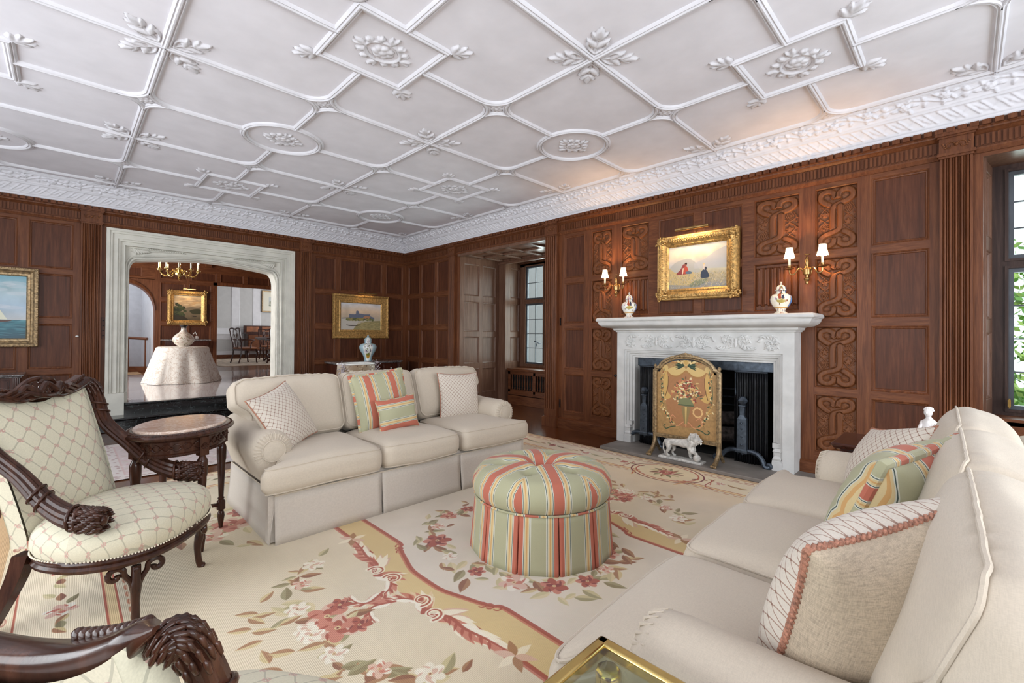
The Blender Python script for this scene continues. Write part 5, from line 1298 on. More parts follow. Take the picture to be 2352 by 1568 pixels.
def sofa(name, label, fabric_, skirtm):
    r = empty(name, (0, 0, 0), 0, label, 'sofa', 'pair of matching sofas')
    hw = .965
    b = MB(); b.box(-hw+.02, hw-.02, .03, .90, .03, .29); b.build('base', skirtm, r, bevel=.01)
    # skirt with kick pleats
    b = MB(); z0, z1 = .008, .268
    def skirt_line(p0, p1, flare, nrm, pl):
        n = 24; rows = []
        for i in range(n+1):
            t = i/n; x = p0[0]+(p1[0]-p0[0])*t; y = p0[1]+(p1[1]-p0[1])*t; L_1 = sqrt((p1[0]-p0[0])**2+(p1[1]-p0[1])**2)
            e = .012*(1-4*(t-.5)**2)*0
            rows.append([(x+nrm[0]*(flare*(1-k/5)**1.3+.002*sin(t*9+k)), y+nrm[1]*(flare*(1-k/5)**1.3+.002*sin(t*9+k)), z0+(z1-z0)*k/5) for k in range(6)])
        b.loft(rows, False)
    fx = [-hw, -.335, .30, hw]
    for i in range(3):
        skirt_line((fx[i]+(.006 if i else -.004), .0), (fx[i+1]-(.006 if i < 2 else -.004), .0), .022, (0, -1), 0)
    for s in (-1, 1): skirt_line((s*hw, .005), (s*hw, .90), .025, (s, 0), 0)
    skirt_line((-hw, .905), (hw, .905), .02, (0, 1), 0)
    for s in (-1, 1): b.box(s*hw-.03, s*hw+.03, .015, .05, z0+.01, z1)
    for x in fx[1:3]: b.box(x-.03, x+.03, .006, .012, z0+.01, z1)
    b.build('skirt', skirtm, r, solid=.006)
    pathcord('skirt_welt', [(-hw, 0, .27), (hw, 0, .27), (hw, .9, .27), (-hw, .9, .27)], .005, fabric_, r)
    # arms: rolled
    for s in (-1, 1):
        b = MB(); b.hasuv = True; N = 22; rings = []
        ys = [.165, .17, .19, .24]+[.24+.62*k/10 for k in range(1, 11)]
        for y in ys:
            k = {.165: .55, .17: .8, .19: .95}.get(y, 1.0); rise = .03*sst(.4, .9, y)
            cx_, cz_, R = s*.925, .478+rise, .112*k
            ring = []
            for i in range(N):
                t = i/N
                if t < .62: a = R_(-50+t/.62*255); ring.append((cx_-s*R*cos(a)*1.04, y, cz_+R*sin(a)))
                else:
                    q = (t-.62)/.38; xx = cx_+s*(.035*(1-q)-.085*q)*k+0; 
                    zz = .36-.09*sin(pi*q)*1.0 if True else 0
                    ring.append((cx_+s*(.055-.145*q)*k, y, .30))
            rings.append(ring)
        b.loft(rings, True, caps=True); b.uv = [(p[1], p[2]) for p in b.v]
        a_ = b.build('arm', fabric_, r, smooth=60)
        b = MB(); b.lathe([(.062, 0), (.060, .007), (.045, .012), (.001, .014)], n=28); b.xf(Matrix.Translation((s*.925, .168, .478)) @ Matrix.Rotation(R_(90), 4, 'X')); b.build('scroll_face', fabric_, a_)
        pathcord('welt', [(s*.925+.062*cos(q*pi/12), .16, .478+.062*sin(q*pi/12)) for q in range(24)], .004, fabric_, a_)
        b = MB(); nn = 30
        for q in range(nn):   # gathered pleats round the scroll
            a = q*2*pi/nn; b.tube([(s*.925+.064*cos(a), .163, .478+.064*sin(a)), (s*.925+.095*cos(a), .172, .478+.095*sin(a)), (s*.925+.110*cos(a), .20, .478+.110*sin(a))], [.0035, .005, .001], 5)
        b.build('arm_gathers', fabric_, a_)
        b = MB(); b.box(min(s*.84, s*.955), max(s*.84, s*.955), .19, .88, .27, .42); b.build('arm_panel', skirtm, a_, bevel=.02)
    # back frame
    b = MB(); b.hasuv = True; rbox(b, .93, .09, .27, .07, 8, lambda x, y, z: (x, y+.86+.12*(z+.27)*.5, z+.52)); weld(b.build('back_frame', fabric_, r, smooth=70))
    # seat cushions (outer ones T-shaped in front of the arms)
    wd = [(-.635, -1), (-.0175, 0), (.615, 1)]
    for i, (cx_, t) in enumerate(wd):
        def wp(x, y, z, t=t):
            if t and x*t > 0:
                k = (x*t)/.30; ex = .135*(1-sst(-.30, -.22, y)) if True else 0
                x = x+t*ex*sst(.0, 1.0, k)
            return x, y, z
        c_ = cushion('seat_cushion', r, cx_ if t == 0 else cx_-t*.012, .285, .358, .312 if t == 0 else .295, .325, .082, .062, fabric_, .035, wp, 14, seed=i+3, front=.012)
    # back cushions
    for i, (cx_, t) in enumerate(wd):
        def wb(x, y, z, t=t):
            if t and x*t > 0 and z > -.05: x = x+t*.085*sst(-.05, .06, z)*(x*t/.30)
            y = y+(-1 if y < 0 else .6)*.035*max(0, 1-(x/.33)**2)*max(0, 1-(z/.22)**2)*abs(y)/.09
            z = z+.003*sin(x*95)*sst(.14, .2, z)*sst(.12, .0, y); y = y-.0025*sin(x*95)*sst(.08, .2, z)*(y < 0)
            return x, y, z+.012*(1-(x/.31)**2)*(1 if z > 0 else 0)
        ob = cushion('back_cushion', r, cx_, .665, .640, .314, .095, .215, .07, fabric_, .0, wb, 26, seed=i+20, tilt=R_(-19), lump=.003, cords=False)
        bm = None
        # outline cord on the front face
        def Wp(x, z, y=-.085):
            X_, Y_, Z_ = wb(x, y, z); cc_, ss = cos(R_(-19)), sin(R_(-19)); return (X_+cx_, Y_*cc_-Z_*ss+.665, Y_*ss+Z_*cc_+.640)
        P = []
        for qx, qz, a0 in ((1, 1, 0), (-1, 1, 90), (-1, -1, 180), (1, -1, 270)):
            for k in range(7): a = R_(a0+15*k); P.append((qx*(.314-.07)+.0525*cos(a), qz*(.215-.07)+.0525*sin(a)))
        Q = []
        for k in range(len(P)):
            (xa, za), (xb, zb) = P[k], P[(k+1) % len(P)]; m_ = max(1, int(sqrt((xa-xb)**2+(za-zb)**2)/.03))
            for j in range(m_): t_ = j/m_; Q.append(Wp(xa+(xb-xa)*t_, za+(zb-za)*t_, -.0765))
        P = Q
        pathcord('welt', P, .0045, fabric_, ob)
    return r
sf1 = sofa('sofa', 'beige three-seat sofa between the stone portal and the striped ottoman', M['linen'], M['linenw']); sf1.location = (1.785, 2.64, 0)
sf2 = copy_tree(sf1); sf2['label'] = 'beige three-seat sofa facing the fireplace side, with its back to the right window'; sf2.location = (1.785, .66, 0); sf2.rotation_euler = (0, 0, R_(181.5))
for ch in sf2.children_recursive:
    for sl in ch.material_slots: pass

# bulge the back cushions outward (depth pillowing) for a soft look
def puff(me, amt):
    pass

# ============================================================= PILLOWS
def pillow(name, label, loc, rot, w, h, th, mats, cord=None, pin=.09, uvm=None, seed=1, cat='cushion', group=None, fat=None, cordr=.006, wr=.0, twist=False):
    """lies in its local XY plane (front +Z); rot is an Euler tuple"""
    r = empty(name, loc, 0, label, cat, group); r.rotation_euler = rot; rg = random.Random(seed); ph = [rg.uniform(0, 6.3) for _ in range(8)]
    def P(u, v, s):
        x = u*w/2*(1-pin*(1-v*v)*abs(u)**2); y = v*h/2*(1-pin*(1-u*u)*abs(v)**2)
        q = max((1-u**2)*(1-v**2), 0)**.42
        z = s*th/2*q
        e = min(1, 4*q); a = atan2(v, u)
        z += wr*e*(1-q)*(sin(a*14+ph[0])+.6*sin(a*23+ph[1]))+.006*e*sin(3*u+ph[2])*sin(3*v+ph[3])
        return (x, y, z)
    n = 30; f = lambda t: sin((t-.5)*pi)*.5+.5
    uvm = uvm or (lambda u, v: (u*w, v*h))
    for s, nm, m in ((1, 'front_cover', mats[0]), (-1, 'back_cover', mats[1])):
        b = MB(); b.hasuv = True; b.grid(n, n, lambda a, c, s=s: P(2*f(a)-1, 2*f(c)-1, s), 0, lambda a, c: uvm(f(a), f(c))); b.build(nm, m, r, smooth=180)
    if cord:
        pts = []
        for k in range(28): pts.append(P(-1+2*k/28, -1, 0))
        for k in range(28): pts.append(P(1, -1+2*k/28, 0))
        for k in range(28): pts.append(P(1-2*k/28, 1, 0))
        for k in range(28): pts.append(P(-1, 1-2*k/28, 0))
        b = MB(); b.hasuv = True
        if twist:
            b.tube(pts, cordr*.72, 6, closed=True); n2 = 640; V = [Vector(p) for p in pts]
            for st in (0, 1):
                Q = []
                for i in range(n2):
                    t = i/n2*len(V); i0 = int(t) % len(V); p = V[i0].lerp(V[(i0+1) % len(V)], t-int(t)); tg = (V[(i0+1) % len(V)]-V[i0]).normalized(); nz_ = Vector((0, 0, 1)); nx = tg.cross(nz_).normalized(); a = i/n2*2*pi*70+st*pi
                    Q.append(p+nx*cos(a)*cordr*.6+nz_*sin(a)*cordr*.6)
                b.tube(Q, cordr*.62, 5, closed=True)
            b.uv = [(0, 0)]*len(b.v)
        else:
            b.tube(pts, cordr, 8, closed=True); b.uv = [(((i//8)/112*10), 0) for i in range(len(b.v))]
        b.build('cord' if not uvm or twist else 'piping', cord, r)
    return r
lin = M['linen']
# on the far sofa
up = R_(90)
def standing(yawd, lean, roll=0):   # front normal facing -Y rotated by yaw; lean back
    m = Matrix.Rotation(R_(yawd), 3, 'Z') @ Matrix.Rotation(R_(90-lean), 3, 'X') @ Matrix.Rotation(R_(roll), 3, 'Z'); return m.to_euler()
pillow('lattice_pillow', 'cream lattice cushion leaning at the left end of the far sofa', (.985, 3.02, .625), standing(34, 28, 13), .40, .40, .15, (M['lattice'], lin), M['cord'], seed=2, cordr=.0045)
pillow('lattice_pillow', 'cream lattice cushion upright at the right end of the far sofa', (2.435, 3.10, .625), standing(-6, 12, -2), .40, .40, .14, (M['lattice'], lin), M['cord'], seed=3, cordr=.0045)
SU = lambda k, o: (lambda u, v: (u*k+o, v))
pillow('striped_pillow', 'large sage and coral striped cushion in the middle of the far sofa', (1.70, 3.10, .66), standing(-4, 16, 6), .42, .42, .15, (M['stripe'], M['stripe']), M['stripe'], uvm=SU(2.2, .92), seed=5, cordr=.013, wr=.004, pin=.05)
pillow('small_striped_pillow', 'small striped cushion in front of the large striped cushion', (1.735, 2.93, .575), standing(-4, 12, 5), .31, .235, .11, (M['stripe'], M['stripe']), M['stripe'], uvm=lambda u, v: (v*1.15+.40, u), seed=6, cordr=.005)
# on the near sofa (front faces +Y)
pillow('lattice_pillow', 'large cream lattice cushion with twisted cord, nearest on the close sofa', (1.14, .135, .615), standing(180-25, 20, -6), .48, .45, .24, (M['lattice'], M['linen2']), M['cord'], seed=8, cordr=.0062, twist=True)
pillow('striped_pillow', 'sage and coral striped cushion in the middle of the close sofa', (1.80, .17, .62), standing(180-16, 24, -4), .46, .46, .22, (M['stripe'], M['stripe']), M['stripe'], uvm=SU(1.7, .62), seed=9, cordr=.015, wr=.006, pin=.05)
pillow('lattice_pillow', 'cream lattice cushion behind the striped cushion at the fireplace end of the close sofa', (2.44, .24, .60), standing(180+30, 26, 14), .41, .39, .16, (M['lattice'], M['linen2']), M['cord'], seed=10, cordr=.006, twist=True)

# ============================================================= OTTOMAN
ot = empty('ottoman', (1.90, 1.67, 0), 0, 'round striped ottoman with tufted top and pleated skirt', 'ottoman')
NG = 6; a0 = atan2(-1.67, -1.90)+R_(13)    # a gore centre faces the camera side
def gore_uv(a, rad):
    t = ((a-a0+pi/NG) % (2*pi/NG))-pi/NG; return t*rad
HT = .455; RT = .365
def top_z(rr, a):
    s = rr/RT; t = ((a-a0+pi/NG) % (2*pi/NG))-pi/NG; seam = 1-abs(t)/(pi/NG)   # 0 at seam
    z = HT-.035*s**5-.075*math.exp(-(rr/.055)**2)
    d = sqrt((rr*cos(abs(t)-pi/NG)-.205)**2+(rr*sin(abs(t)-pi/NG))**2)
    z -= .042*math.exp(-(d/.038)**2)
    z -= .012*math.exp(-((abs(t)-pi/NG)*rr/.02)**2)*(1 if rr < .205 else math.exp(-((rr-.205)/.06)**2))
    z += .010*sin(pi*min(1, s*1.3))
    return z
b = MB(); b.hasuv = True; nr, na = 34, 216; vs = []; uv = []; fs = []
prof = [(RT*(.02+.98*(i/nr)), None) for i in range(nr+1)]+[(RT+.012, HT-.07), (RT+.020, HT-.10), (RT+.018, HT-.13), (RT+.008, HT-.155), (RT-.002, HT-.165)]
for r_, z in prof:
    for k in range(na+1):
        a = a0-pi/NG+2*pi*k/na; zz = top_z(r_, a) if z is None else z
        if z is None and r_ > RT*.9: zz = top_z(r_, a)-.02*((r_-RT*.9)/(RT*.1))**2
        aa = a-1e-6 if (k % (na//NG) == 0 and k) else a+1e-6
        vs.append((r_*cos(a), r_*sin(a), zz)); uv.append((abs(gore_uv(aa, max(r_, .03)))/.205+.5, zz))
m = na+1
for i in range(len(prof)-1):
    for k in range(na): fs.append((i*m+k, i*m+k+1, (i+1)*m+k+1, (i+1)*m+k))
b.add(vs, fs, 0, uv); b.build('tufted_top', M['stripe'], ot, smooth=180)
b = MB(); b.hasuv = True; vs = []; uv = []; fs = []; n = 480; rows = 8
for j in range(rows+1):
    t = j/rows; z = .008+(HT-.175)*(1-t)
    for k in range(n+1):
        q = k/n; a = a0+2*pi*q; f = (q*12) % 1; f2 = min(f, 1-f)*2      # 12 pleats
        base_r = RT+.004+.028*t; poly = cos(pi/12)/cos(((a-a0) % (pi/6))-pi/12); rr = base_r*(1+(poly-1)*.9*t)
        inn = .05*t*max(0, 1-f2/.055) + .006*max(0, 1-f2/.04)
        vs.append(((rr-inn)*cos(a), (rr-inn)*sin(a), z)); uv.append((.5+min(f, 1-f)*1.0, z))
m = n+1
for j in range(rows):
    for k in range(n): fs.append((j*m+k, j*m+k+1, (j+1)*m+k+1, (j+1)*m+k))
b.add(vs, fs, 0, uv); b.build('pleated_skirt', M['stripe'], ot, smooth=35, solid=.004)
b = MB(); b.hasuv = True; P = [((RT+.006)*cos(a0+k*pi/48), (RT+.006)*sin(a0+k*pi/48), HT-.168) for k in range(96)]; b.tube(P, .006, 8, closed=True); b.uv = [((i//8)/96*9, 0) for i in range(len(b.v))]; b.build('welt', M['stripe'], ot)
b = MB(); b.lathe([(.34, 0.0), (.34, HT-.1)], n=32); b.build('base', M['soot'], ot)
for k in range(NG):
    a = a0+pi/NG+k*2*pi/NG; bb = MB(); bb.sphere((.205*cos(a), .205*sin(a), top_z(.205, a)+.002), .010, .010, .006, n=10, m=6); bb.build('button', M['stripe'], ot)
bb = MB(); bb.sphere((0, 0, top_z(0, 0)+.004), .014, .014, .008, n=10, m=6); bb.build('button', M['cord'], ot)
# ============================================================= CARVED ARMCHAIRS
def armchair(name, label, slim=False):
    """local: +y is the front, x to the chair's left as seen from the front ... width +-.30"""
    r = empty(name, (0, 0, 0), 0, label, 'armchair', 'pair of carved armchairs'); W_ = M['walnut']; F_ = M['chairfab']
    SH_ = .285
    def outline(t, e=0):   # seat outline, t in 0..1 round; flattened back, bowed front
        a = 2*pi*t; x = (.295+e)*np.sign(cos(a))*abs(cos(a))**.72; y = sin(a)
        y = (.245+e)*np.sign(y)*abs(y)**(.85 if y > 0 else .6)
        if y < 0: x *= 1-.18*min(1, abs(y)/.24)
        return x, y+.19-(.035 if y < 0 else 0)*0
    N = 72
    b = MB(); rings = []
    for e, z in ((-.012, SH_-.045), (.006, SH_-.04), (.010, SH_-.028), (.002, SH_-.02), (.008, SH_-.008), (.004, SH_)):
        rings.append([(*outline(k/N, e), z) for k in range(N)])
    b.loft(rings, True, caps=True); b.build('seat_rail', W_, r, smooth=50)
    b = MB()
    for k in range(150):
        x, y = outline(k/150, .010); b.sphere((x, y, SH_+.004), .0035, n=5, m=4)
    b.build('gimp_braid', plain('cream_braid', (232, 222, 202), .8), r)
    b = MB(); b.hasuv = True; rings = []; uv = []
    pr = [(1.0, 0), (1.035, .025), (1.04, .05), (1.02, .075), (.97, .095), (.88, .112), (.74, .124), (.5, .134), (.25, .138), (.01, .139)]
    for s, z in pr:
        rings.append([((outline(k/N)[0])*s, (outline(k/N)[1]-.19)*s+.19, SH_+z) for k in range(N+1)])
        q_ = s*(1+max(0, .1-z)*3.2); uv += [(outline(k/N)[0]*q_, (outline(k/N)[1]-.19)*q_) for k in range(N+1)]
    b.loft(rings, False); b.uv = uv; b.build('seat', F_, r, smooth=180)
    # back: upholstered panel leaning
    lean = .17
    def BK(u, v, w): return (u, -.035-lean*max(v, 0)**1.15*.9+w, SH_+.06+v*.50)   # v 0..1
    def bw(v): return .208+.020*max(v, 0)
    b = MB(); b.hasuv = True; nu, nv = 24, 26
    def topv(u): return (.90+.13*abs(u)**2.4) if slim else .97+.05*abs(u)**3-.025*(1 if abs(u) < .3 else 0)*cos(u*pi/.6)
    b.grid(nu, nv, lambda a, c: BK((2*a-1)*bw(c), c*topv(2*a-1), .022+.038*(1-(2*a-1)**4)*(1-(2*c-1)**4)), 0, lambda a, c: ((2*a-1)*.23, c*.52)); b.build('back_cushion', F_, r, smooth=180)
    b = MB(); b.hasuv = True
    b.grid(nu, nv, lambda a, c: BK((2*a-1)*(bw(c)+.012), c*topv(2*a-1)-.07*(1-c), -.03), 0, lambda a, c: ((2*a-1)*.23, c*.52))
    for s in (-1, 1): b.grid(2, nv, lambda a, c, s=s: BK(s*(bw(c)+.010), c*topv(s)-.07*(1-c), -.03+.055*a), 0, lambda a, c: (a*.06, c*.52))
    b.build('back_cover', F_, r, smooth=60)
    # crest rail with carved centre
    b = MB(); C_ = []
    for k in range(41):
        u = -1+k/20; C_.append((u*(.262 if slim else .245), (.905+.15*abs(u)**2.2 if slim else .975+.09*abs(u)**2.6+.02*cos(u*pi*1.5)*(abs(u) < .4)), u))
    rings = []
    for (x, v, u) in C_:
        kz = (.62-.5*sst(.86, 1.0, abs(u))) if slim else 1
        sec = cr([(v+(a-v)*kz, w*kz) for a, w in [(v-.014, .046), (v+.015, .052), (v+.045, .042), (v+.062, .018), (v+.058, -.010), (v+.03, -.026), (v-.02, -.034), (v-.052, -.030), (v-.05, .0), (v-.02, .012)]], 3, True)
        rings.append([BK(x, a, w) for a, w in sec])
    b.loft(rings, True, caps=True); b.build('crest_rail', W_, r, smooth=50)
    b = MB(); rg = random.Random(4)
    rib_ = [] if slim else cr([BK(-.105, 1.03, .05), BK(-.075, 1.085, .06), BK(-.04, 1.04, .07), BK(0, 1.10, .072), BK(.04, 1.04, .07), BK(.075, 1.085, .06), BK(.105, 1.03, .05)], 6); slim or b.tube(rib_, .012, 8)
    rib2 = cr([BK(-.10, 1.06, .05), BK(-.05, 1.02, .068), BK(0, 1.0, .07), BK(.05, 1.02, .068), BK(.10, 1.06, .05)], 6); slim or b.tube(rib2, .010, 8)
    rib3 = cr([BK(-.085, 1.06, .03), BK(-.05, 1.125, .05), BK(0, 1.14, .055), BK(.05, 1.125, .05), BK(.085, 1.06, .03)], 6); slim or b.tube(rib3, .011, 8)
    for q in range(0 if slim else 16): a = rg.uniform(0, 6.3); d = rg.random(); b.sphere(BK(.035*d*cos(a), 1.065+.05*d*sin(a), .062), .013, .011, .013, n=8, m=6)
    for s in (-1, 1):
        for q in range(11): u = s*(.115+.011*q); b.sphere(BK(u, 1.02+.085*abs(u/.235)**2.6+.028, .045), .011-.0003*q, .008, .008, n=7, m=5)
        for q in range(0 if slim else 3): b.tube([BK(s*(.08+.02*q), 1.03+.02*q, .06), BK(s*(.12+.02*q), 1.0+.02*q, .055), BK(s*(.15+.015*q), 1.015+.01*q, .05)], [.010, .008, .003], 6)
    if slim:
        for i_ in range(len(b.v)): b.v[i_] = (b.v[i_][0], b.v[i_][1]-.008, b.v[i_][2]-.045)
    b.build('carved_crest', W_, r)
    for s in (-1, 1):
        # stile and arm in one sweeping reeded member
        K = [BK(s*.250, .985, -.012), BK(s*.257, 1.045, .010), BK(s*.270, 1.01, .028), BK(s*.272, .88, .03), BK(s*.265, .68, .035), (s*.262, .005, SH_+.30), (s*.272, .09, SH_+.215), (s*.285, .175, SH_+.165), (s*.292, .25, SH_+.150), (s*.292, .30, SH_+.148)]
        if slim: K[:3] = [BK(s*.258, .992, .0), BK(s*.265, 1.022, .012), BK(s*.271, .995, .022)]
        P = cr(K, 6); n = len(P); rad = [.023+.005*sst(0, .3, i/n)+.014*sst(.5, .9, i/n) for i in range(n)]; rad[-1] = .026; rad[-2] = .038
        if slim: rad = [q_*(.58+.42*sst(.1, .6, i/n)) for i, q_ in enumerate(rad)] 
        b = MB(); b.tube(P, rad, 24)
        for i in range(len(b.v)):       # reeding
            ring, k = divmod(i, 24)
            if ring < n:
                c = Vector(P[ring]); v = Vector(b.v[i]); b.v[i] = tuple(c+(v-c)*(1.0 if k % 3 else .84))
        a_ = b.build('arm', W_, r, smooth=30)
        b = MB()
        for i in (19, 21, 34, 36, 44, 46):
            if i < n-1:
                p = Vector(P[i]); q = Vector(P[i+1]); t = (q-p).normalized(); e = t.orthogonal().normalized(); f = t.cross(e); R = rad[i]*1.06
                b.tube([p+e*cos(a)*R+f*sin(a)*R+t*.012*sin(a) for a in [k*pi/8 for k in range(16)]], .0055, 6, closed=True)
        rg = random.Random(7)
        for i in range(2, 16):
            p = Vector(P[i]); 
            t = (Vector(P[i+1])-p).normalized(); e = t.orthogonal().normalized(); f = t.cross(e)
            for q in range(6): a = q*1.05+i*.5; c_ = p+(e*cos(a)+f*sin(a))*rad[i]*.95; sl = .6 if slim else 1; b.tube([c_-t*.020*sl, c_-t*.006+(e*cos(a)+f*sin(a))*.002, c_+t*.008+(e*cos(a)+f*sin(a))*.002, c_+t*.024*sl], [.001, .006*sl, .005*sl, .001], 8)
        for i in range(n-9, n-1):
            p = Vector(P[i]); R = rad[i]
            t = (Vector(P[min(i+1, n-1)])-Vector(P[i-1])).normalized(); e = t.orthogonal().normalized(); f = t.cross(e)
            for q in range(9): a = q*.7+i*.5; c_ = p+(e*cos(a)+f*sin(a))*R*.93; b.tube([c_-t*.018, c_-t*.004+(e*cos(a)+f*sin(a))*.003, c_+t*.008, c_+t*.02], [.002, .008, .007, .001], 8)
        b.sphere(P[-1], .020, .012, .020, n=10, m=8)
        b.build('arm_carving', W_, a_, smooth=85)
    # legs
    for s in (-1, 1):
        b = MB(); lx, ly = s*.205, .352; tx, ty = -s*.707, .707; ox, oy = s*.707, .707
        b.tube(cr([(lx, ly, SH_-.06), (lx+ox*.004, ly+oy*.004, .17), (lx-ox*.004, ly-oy*.004, .10), (lx+ox*.004, ly+oy*.004, .03), (lx+ox*.018, ly+oy*.018, .007)], 6), [.016]*7+[.018, .019, .018, .017, .016, .015]+[.014]*7+[.015, .017, .018, .017, .014][:5], 10)
        for q in (-1, 1):
            Q_ = lambda d, z: (lx+tx*q*d, ly+ty*q*d, z)
            pt_ = [Q_(.006, .12), Q_(.014, .165), Q_(.034, .20)]+[Q_(.062+.028*cos(R_(150-42*k))*(1-k*.09), SH_-.078+.028*sin(R_(150-42*k))*(1-k*.09)) for k in range(9)]
            b.tube(cr(pt_, 4), .010, 8)
        b.sphere((lx+ox*.01, ly+oy*.01, SH_-.075), .011, .011, .018, n=8, m=6)
        b.build('leg', W_, r)
        b = MB(); P = cr([(s*.20, -.03, SH_-.0), (s*.215, -.05, .19), (s*.235, -.085, .09), (s*.245, -.125, .0)], 6)
        rings = [[(p[0]+dx*(.024-.006*i/len(P)), p[1]+dy*(.026-.008*i/len(P)), max(p[2], .001)) for dx, dy in ((-1, -1), (1, -1), (1, 1), (-1, 1))] for i, p in enumerate(P)]
        b.loft(rings, True, caps=True); b.build('leg', W_, r, smooth=20)
    return r
ch1 = armchair('carved_armchair', 'carved walnut armchair in cream trellis fabric, beside the oval marble-topped table')
# v = (.78,-.62) is the front direction
ch1.location = (.055, 2.70, 0); ch1.rotation_euler = (0, 0, atan2(-.62, .78)-pi/2); ch1.scale = (1.04,)*3
ch2 = armchair('carved_armchair', 'carved walnut armchair seen from behind in the foreground corner', True)
ch2.location = (.075, .845, 0); ch2.rotation_euler = (0, 0, R_(-55)); ch2.scale = (.90, .90, .99)

# ============================================================= OVAL MARBLE-TOPPED TABLE
ov = empty('oval_side_table', (.47, 2.88, 0), 0, 'oval carved walnut side table with a rose marble top', 'side table')
W_ = M['walnut']; TX, TY, TH = .235, .30, .655; ta = R_(62)
ov.rotation_euler = (0, 0, ta-pi/2); ov.location = (.462, 3.02, 0)
def el(z, sx, sy, n=64): return [(sx*cos(2*pi*k/n), sy*sin(2*pi*k/n), z) for k in range(n)]
b = MB(); b.loft([el(TH-.02, TX-.035, TY-.035), el(TH+.002, TX-.035, TY-.035), el(TH+.008, TX-.04, TY-.04)], True, caps=True); b.build('marble_top', M['marbler'], ov, smooth=30)
b = MB(); b.loft([el(TH-.045, TX-.03, TY-.03), el(TH-.035, TX-.01, TY-.01), el(TH-.028, TX, TY), el(TH-.02, TX+.003, TY+.003), el(TH-.012, TX-.004, TY-.004), el(TH-.004, TX-.024, TY-.024), el(TH-.004, TX-.036, TY-.036), el(TH-.03, TX-.04, TY-.04)], True)
for k in range(90):
    a = 2*pi*k/90; b.sphere(((TX-.012)*cos(a), (TY-.012)*sin(a), TH-.008), .006, .004, .004, n=5, m=4)
b.build('top_rim', W_, ov)
b = MB(); b.loft([el(TH-.045, TX-.045, TY-.045), el(TH-.105, TX-.045, TY-.045), el(TH-.11, TX-.038, TY-.038), el(TH-.122, TX-.038, TY-.038), el(TH-.125, TX-.05, TY-.05)], True)
for k in range(110): a = 2*pi*k/110; b.sphere(((TX-.037)*cos(a), (TY-.037)*sin(a), TH-.116), .005, .005, .004, n=5, m=4)
for ph in (0, pi): b.tube([((TX-.042)*cos(a), (TY-.042)*sin(a), TH-.076+.016*sin(a*14+ph)) for a in [2*pi*k/280 for k in range(280)]], .0035, 5, closed=True)
for k in range(28): a = 2*pi*k/28; b.sphere(((TX-.042)*cos(a), (TY-.042)*sin(a), TH-.076), .009, .009, .007, n=7, m=5)
b.build('apron', W_, ov)
for ang in (38, 142, 218, 322):
    x, y = (TX-.05)*cos(R_(ang)), (TY-.05)*sin(R_(ang)); b = MB()
    M1 = Matrix.Translation((x, y, 0)) @ Matrix.Rotation(atan2(y, x), 4, 'Z'); i0 = len(b.v)
    b.box(-.02, .022, -.022, .022, TH-.14, TH-.045); 
    for q in range(8): a = q*pi/4; b.tube([(.023, 0, TH-.09), (.026, .016*cos(a), TH-.09+.016*sin(a))], [.003, .005], 5)
    b.xf(M1, i0)
    b.lathe([(.012, TH-.14), (.016, TH-.15), (.023, TH-.165), (.025, TH-.175), (.024, TH-.24), (.020, TH-.26), (.0205, TH-.262), (.013, .19), (.018, .185), (.014, .175), (.022, .165), (.022, .12), (.012, .11), (.017, .10), (.019, .08), (.012, .03), (.009, .0)], (x, y, 0), 20, mod=lambda a, z: (1-.12*abs(sin(a*5))) if .19 < z < TH-.262 else 1)
    b.build('leg', W_, ov, smooth=35)
b = MB()
for a1_, a2_ in ((38, 218), (142, 322)):
    p, q = [((TX-.06)*cos(R_(a)), (TY-.06)*sin(R_(a))) for a in (a1_, a2_)]; b.tube(cr([(p[0], p[1], .145), (p[0]*.5, p[1]*.55, .16), (0, 0, .15), (q[0]*.5, q[1]*.55, .16), (q[0], q[1], .145)], 5), .011, 8)
b.lathe([(.02, .14), (.028, .15), (.02, .165), (.012, .18), (.015, .2), (.004, .22)], n=14); b.build('stretcher', W_, ov)

# ============================================================= BRASS AND GLASS TABLE
bt = empty('brass_glass_table', (.38, .15, 0), 0, 'brass framed glass side table against the arm of the close sofa', 'side table')
cx0, cy0, zt = .33, .325, .60     # outer corner (relative) at world (.71,.475)
b = MB()
for (x0, x1, y0, y1) in ((-.33, cx0, cy0-.022, cy0), (-.33, cx0, -.33, -.308), (cx0-.022, cx0, -.33, cy0), (-.33, -.308, -.33, cy0)): b.box(x0, x1, y0, y1, zt-.022, zt)
b.build('top_frame', M['brass'], bt, bevel=.005)
b = MB(); b.box(-.315, cx0-.015, -.315, cy0-.015, zt-.012, zt-.004); b.build('glass_top', M['tableglass'], bt, smooth=0)
for x, y in ((cx0-.045, cy0-.045), (-.285, cy0-.045), (cx0-.045, -.285), (-.285, -.285)):
    b = MB(); b.box(x-.014, x+.014, y-.014, y+.014, .0, zt-.05); b.box(x-.02, x+.02, y-.02, y+.02, zt-.075, zt-.055); b.box(x-.023, x+.023, y-.023, y+.023, zt-.098, zt-.078); b.lathe([(.018, zt-.055), (.023, zt-.045), (.023, zt-.022), (.016, zt-.014)], (x, y, 0), 8); b.box(x-.02, x+.02, y-.02, y+.02, 0, .02); b.build('leg', M['brass'], bt, bevel=.003, smooth=25)
b = MB(); b.box(-.30, cx0-.03, -.30, cy0-.03, .20, .206); b.build('lower_glass', M['tableglass'], bt, smooth=0)

